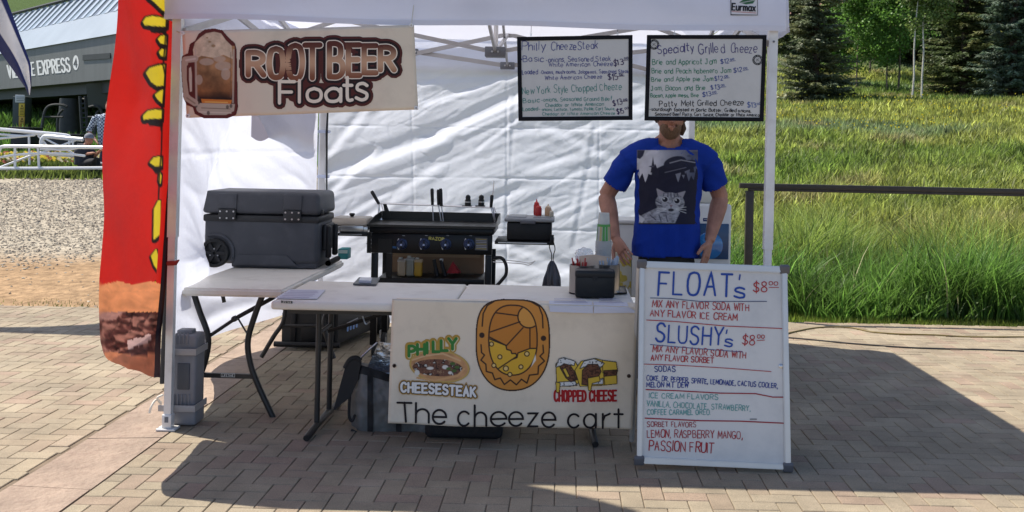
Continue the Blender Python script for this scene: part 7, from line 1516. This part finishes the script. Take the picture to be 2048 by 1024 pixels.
# the print on the shirt: a striped cat below a flying saucer over a line of firs
pc = Pic(1274, 300, 1396, 449, 1.15, base=(.018, .018, .035)); n1 = pc.nz(20, 21)[..., None]; n2 = pc.nz(6, 22, (1, 2))[..., None]
sky_ = np.zeros(pc.c.shape); k_ = np.clip((pc.U-1285)/100, 0, 1)[..., None]; sky_[:] = (np.array((.55, .55, .60))*(1-k_)+np.array((.08, .09, .14))*k_)*(.75+.5*n1)
hor = 352+10*np.sin(pc.U*.07)+6*np.sin(pc.U*.21); jag = 14*np.abs(((pc.U*.085+.3*np.sin(pc.U*.05)) % 1)-.5)*2
pc.blend(np.where(True, pc.V_-(hor-4+jag*1.0-9), 0), sky_)
for x, y, h_ in [(1306, 345, 32), (1325, 352, 20), (1348, 356, 16), (1366, 350, 22), (1384, 345, 30)]: pc.poly([(x, y-h_), (x+5, y), (x-5, y)], (.02, .02, .035))
pc.poly([(1274, 300), (1290, 300), (1286, 312), (1280, 318), (1274, 316)], (.04, .04, .07)); pc.ell(1303, 333, 5, 1.6, (.06, .06, .09)); pc.ell(1378, 312, 4, 1.2, (.05, .05, .08))
pc.ell(1350, 336, 48, 12, (.018, .019, .035), rot=-.24); pc.ell(1350, 325, 23, 12, (.022, .023, .04), rot=-.24); pc.line([(1340, 326), (1362, 320), (1390, 325)], 2, (.30, .30, .34), .8); pc.line([(1330, 345), (1372, 335)], 1.5, (.14, .14, .18))
fur = np.zeros(pc.c.shape); fur[:] = np.array((.30, .30, .33))*(.15+1.5*n2)
pc.poly([(1280, 432), (1300, 422), (1318, 414), (1345, 412), (1360, 425), (1350, 446), (1276, 446), (1274, 430)], fur); pc.poly([(1276, 428), (1290, 438), (1284, 446), (1274, 440)], (.5, .5, .52))
pc.poly([(1314, 378), (1317, 394), (1330, 386)], (.30, .28, .31), grow=1); pc.poly([(1370, 383), (1352, 388), (1363, 399)], (.30, .28, .31), grow=1)
pc.ell(1340, 405, 29, 20, fur, rot=.05); pc.ell(1345, 417, 14, 9, (.42, .42, .45), .7)
for x in (1328, 1336, 1342, 1348, 1355): pc.line([(x, 386), (x+(x-1342)*.1, 394)], 1.8, (.06, .06, .09))
for a_, b_ in [((1312, 402), (1322, 407)), ((1313, 410), (1324, 412)), ((1366, 408), (1358, 412)), ((1320, 424), (1334, 426)), ((1300, 430), (1312, 440)), ((1318, 430), (1322, 442)), ((1332, 430), (1335, 443))]: pc.line([a_, b_], 2, (.07, .07, .1))
for x, y in ((1330, 399), (1354, 402)): pc.ell(x, y, 7, 6.4, (.55, .55, .58)); pc.ell(x, y, 5.6, 5.2, (.02, .02, .03)); pc.ell(x-2, y-2, 1.5, 1.5, (.7, .7, .7))
pc.poly([(1339, 410), (1346, 410), (1342, 415)], (.20, .12, .14)); pc.ell(1342, 420, 6, 3, (.03, .03, .04)); pc.line([(1342, 414), (1342, 418)], 1.2, (.05, .05, .06))
for k in (-1, 0, 1): pc.line([(1352, 418+k), (1372, 420+6*k)], .9, (.6, .6, .6)); pc.line([(1332, 418+k), (1314, 421+5*k)], .9, (.6, .6, .6))
pc.poly([(1274, 300), (1396, 303), (1396, 300)], (.2, .2, .24), .5)
og_ = Vector((0, 0, H))
def onshirt(u, v):
    d = (W(u, v, 1)-og_).normalized(); h_ = bvh.ray_cast(og_, d); 
    return None if h_[0] is None else h_[0]-d*.0065
pc.build('shirt_print', mat('shirt_ink', attr=True, rough=.7, spec=.15), shirt, onshirt)
# trousers and shoes
tr = mat('trousers_black', (.012, .012, .014), rough=.85, var=.2); s = MB()
s.tube([(cx, YM+.03, .90), (cx, YM+.03, .80)], [(.172, .125), (.165, .125)], 20, flat=(1, 0, 0))
for sg in (-1, 1): s.tube([(cx+sg*.08, YM+.03, .88), (cx+sg*.095, YM+.02, .70), (cx+sg*.115, YM+.01, .46), (cx+sg*.125, YM+.03, .10)], [.095, .092, .072, .062], 16)
finish('trousers', fuse(s, .010, 3, lambda p: .004*noise.noise(p*9)), tr, person)
for sg in (-1, 1):
    s = MB(); s.tube([(cx+sg*.125, YM+.10, .05), (cx+sg*.127, YM+.04, .06), (cx+sg*.13, YM-.06, .05), (cx+sg*.135, YM-.15, .035), (cx+sg*.135, YM-.19, .03)], [(.035, .045), (.040, .055), (.042, .045), (.045, .033), (.03, .022)], 14, flat=(1, 0, 0)); finish('shoe', fuse(s, .008, 2), mat('shoe_dark', (.03, .028, .025), rough=.7), person)

# ---- two people by the barriers
plaid = bpy.data.materials.new('plaid_shirt'); plaid.use_nodes = True; n = plaid.node_tree.nodes; L = plaid.node_tree.links
tc = n.new('ShaderNodeTexCoord'); ck_ = n.new('ShaderNodeTexChecker'); ck_.inputs['Scale'].default_value = 26; ck_.inputs[1].default_value = (.42, .50, .58, 1); ck_.inputs[2].default_value = (.03, .045, .09, 1); L.new(tc.outputs['Object'], ck_.inputs[0]); L.new(ck_.outputs[0], n['Principled BSDF'].inputs['Base Color']); n['Principled BSDF'].inputs['Roughness'].default_value = .85
def far_person(label, Y, J, shirt_m_, leg_m, hat=None):
    Q = lambda k: W(J[k][0], J[k][1], Y+(J[k][2] if len(J[k]) > 2 else 0)); gz = terr(Q('hip').x, Y)
    t = thing('person', label, 'person', (Q('hip').x, Y, gz), 'people by the barriers'); b = MB()
    hd = Q('head'); t2 = bmesh.new(); bmesh.ops.create_uvsphere(t2, u_segments=16, v_segments=12, radius=1)
    for v in t2.verts: v.co = Vector((v.co.x*.08, v.co.y*.10, v.co.z*.125))
    t2.transform(Matrix.Translation(hd)); b.add(t2); b.tube([hd+Vector((0, -.09, .01)), hd+Vector((0, -.12, -.02))], [.012, .016], 8); b.tube([hd+Vector((0, .01, -.05)), Q('neck')], .055, 10)
    for s_ in 'LR':
        b.tube([Q('sh'+s_), Q('el'+s_), Q('wr'+s_)], [.055, .042, .028], 10); d = (Q('wr'+s_)-Q('el'+s_)).normalized(); hand(b, Q('wr'+s_), d, Vector((0, -1, .2)), 1.0, .2, 1)
    b.tube([Q('neck'), Q('chest'), Q('hip')], [(.09, .07), (.15, .11), (.14, .11)], 14, flat=(1, 0, 0)); b.tube([Q('shL'), Q('shR')], .06, 10)
    finish('body', fuse(b, .014, 2), skin, t)
    s = MB(); s.tube([Q('neck'), Q('neck').lerp(Q('chest'), .3), Q('chest'), Q('hip')], [(.10, .08), (.19, .12), (.20, .145), (.18, .14)], 16, flat=(1, 0, 0))
    for s_ in 'LR': s.tube([Q('sh'+s_)*1.0, Q('sh'+s_).lerp(Q('el'+s_), .5), Q('sh'+s_).lerp(Q('el'+s_), 1.05)], [.085, .07, .062], 12)
    s.tube([Q('shL'), Q('shR')], .085, 10); finish('shirt', fuse(s, .016, 3, lambda p: .006*noise.noise(p*10)), shirt_m_, t)
    s = MB()
    for s_ in 'LR': s.tube([Q('hip'), Q('kn'+s_), Q('an'+s_)], [.125, .085, .06], 12)
    finish('trousers', fuse(s, .018, 2), leg_m, t)
    for s_ in 'LR':
        a_ = Q('an'+s_); s = MB(); s.tube([a_+Vector((0, .08, 0)), a_+Vector((0, 0, .02)), a_+Vector((-.02, -.16, -.01))], [.05, .06, .035], 10); finish('shoe', fuse(s, .012, 2), blackp, t)
    if hat:
        s = MB(); t2 = bmesh.new(); bmesh.ops.create_uvsphere(t2, u_segments=16, v_segments=10, radius=1); bmesh.ops.delete(t2, geom=[v for v in t2.verts if v.co.z < -.05], context='VERTS')
        t2.transform(Matrix.Translation(hd+Vector((0, .0, .03))) @ Matrix.Diagonal((.10, .115, .115, 1))); s.add(t2); s.build('cap', hat, t); MB().box(hd+Vector((.09, -.03, .03)), (.11, .13, .015), bev=.005).build('cap_peak', hat, t)
    else: hairshell(hd+Vector((0, .015, .02)), .092, .11, .125, lambda p: p.z > -.3 and (p.y > -.4 or p.z > .5), 3, .006, hairm, 'hair', t)
far_person('person in a checked shirt leaning down beside the red flag', 22.0, dict(head=(219, 214, -.2), neck=(216, 228), chest=(212, 250), hip=(214, 290), shL=(192, 236), shR=(232, 238), elL=(178, 262), wrL=(193, 283, -.2), elR=(240, 262), wrR=(232, 285, -.2), knL=(206, 318), anL=(206, 343), knR=(224, 318), anR=(226, 343)), plaid, mat('jeans_dark', (.03, .04, .07), rough=.9))
far_person('person in a dark t-shirt and grey cap squatting behind the white barrier', 21.3, dict(head=(178, 279), neck=(172, 290), chest=(167, 302), hip=(166, 330), shL=(160, 294), shR=(178, 297), elL=(169, 309), wrL=(186, 306, -.3), elR=(190, 312), wrR=(200, 302, -.3), knL=(190, 320, -.3), anL=(184, 344), knR=(196, 322), anR=(194, 345)), mat('shirt_navy', (.018, .022, .035), rough=.9), mat('jeans_black', (.012, .012, .016), rough=.9), mat('cap_grey', (.16, .17, .2), rough=.8))
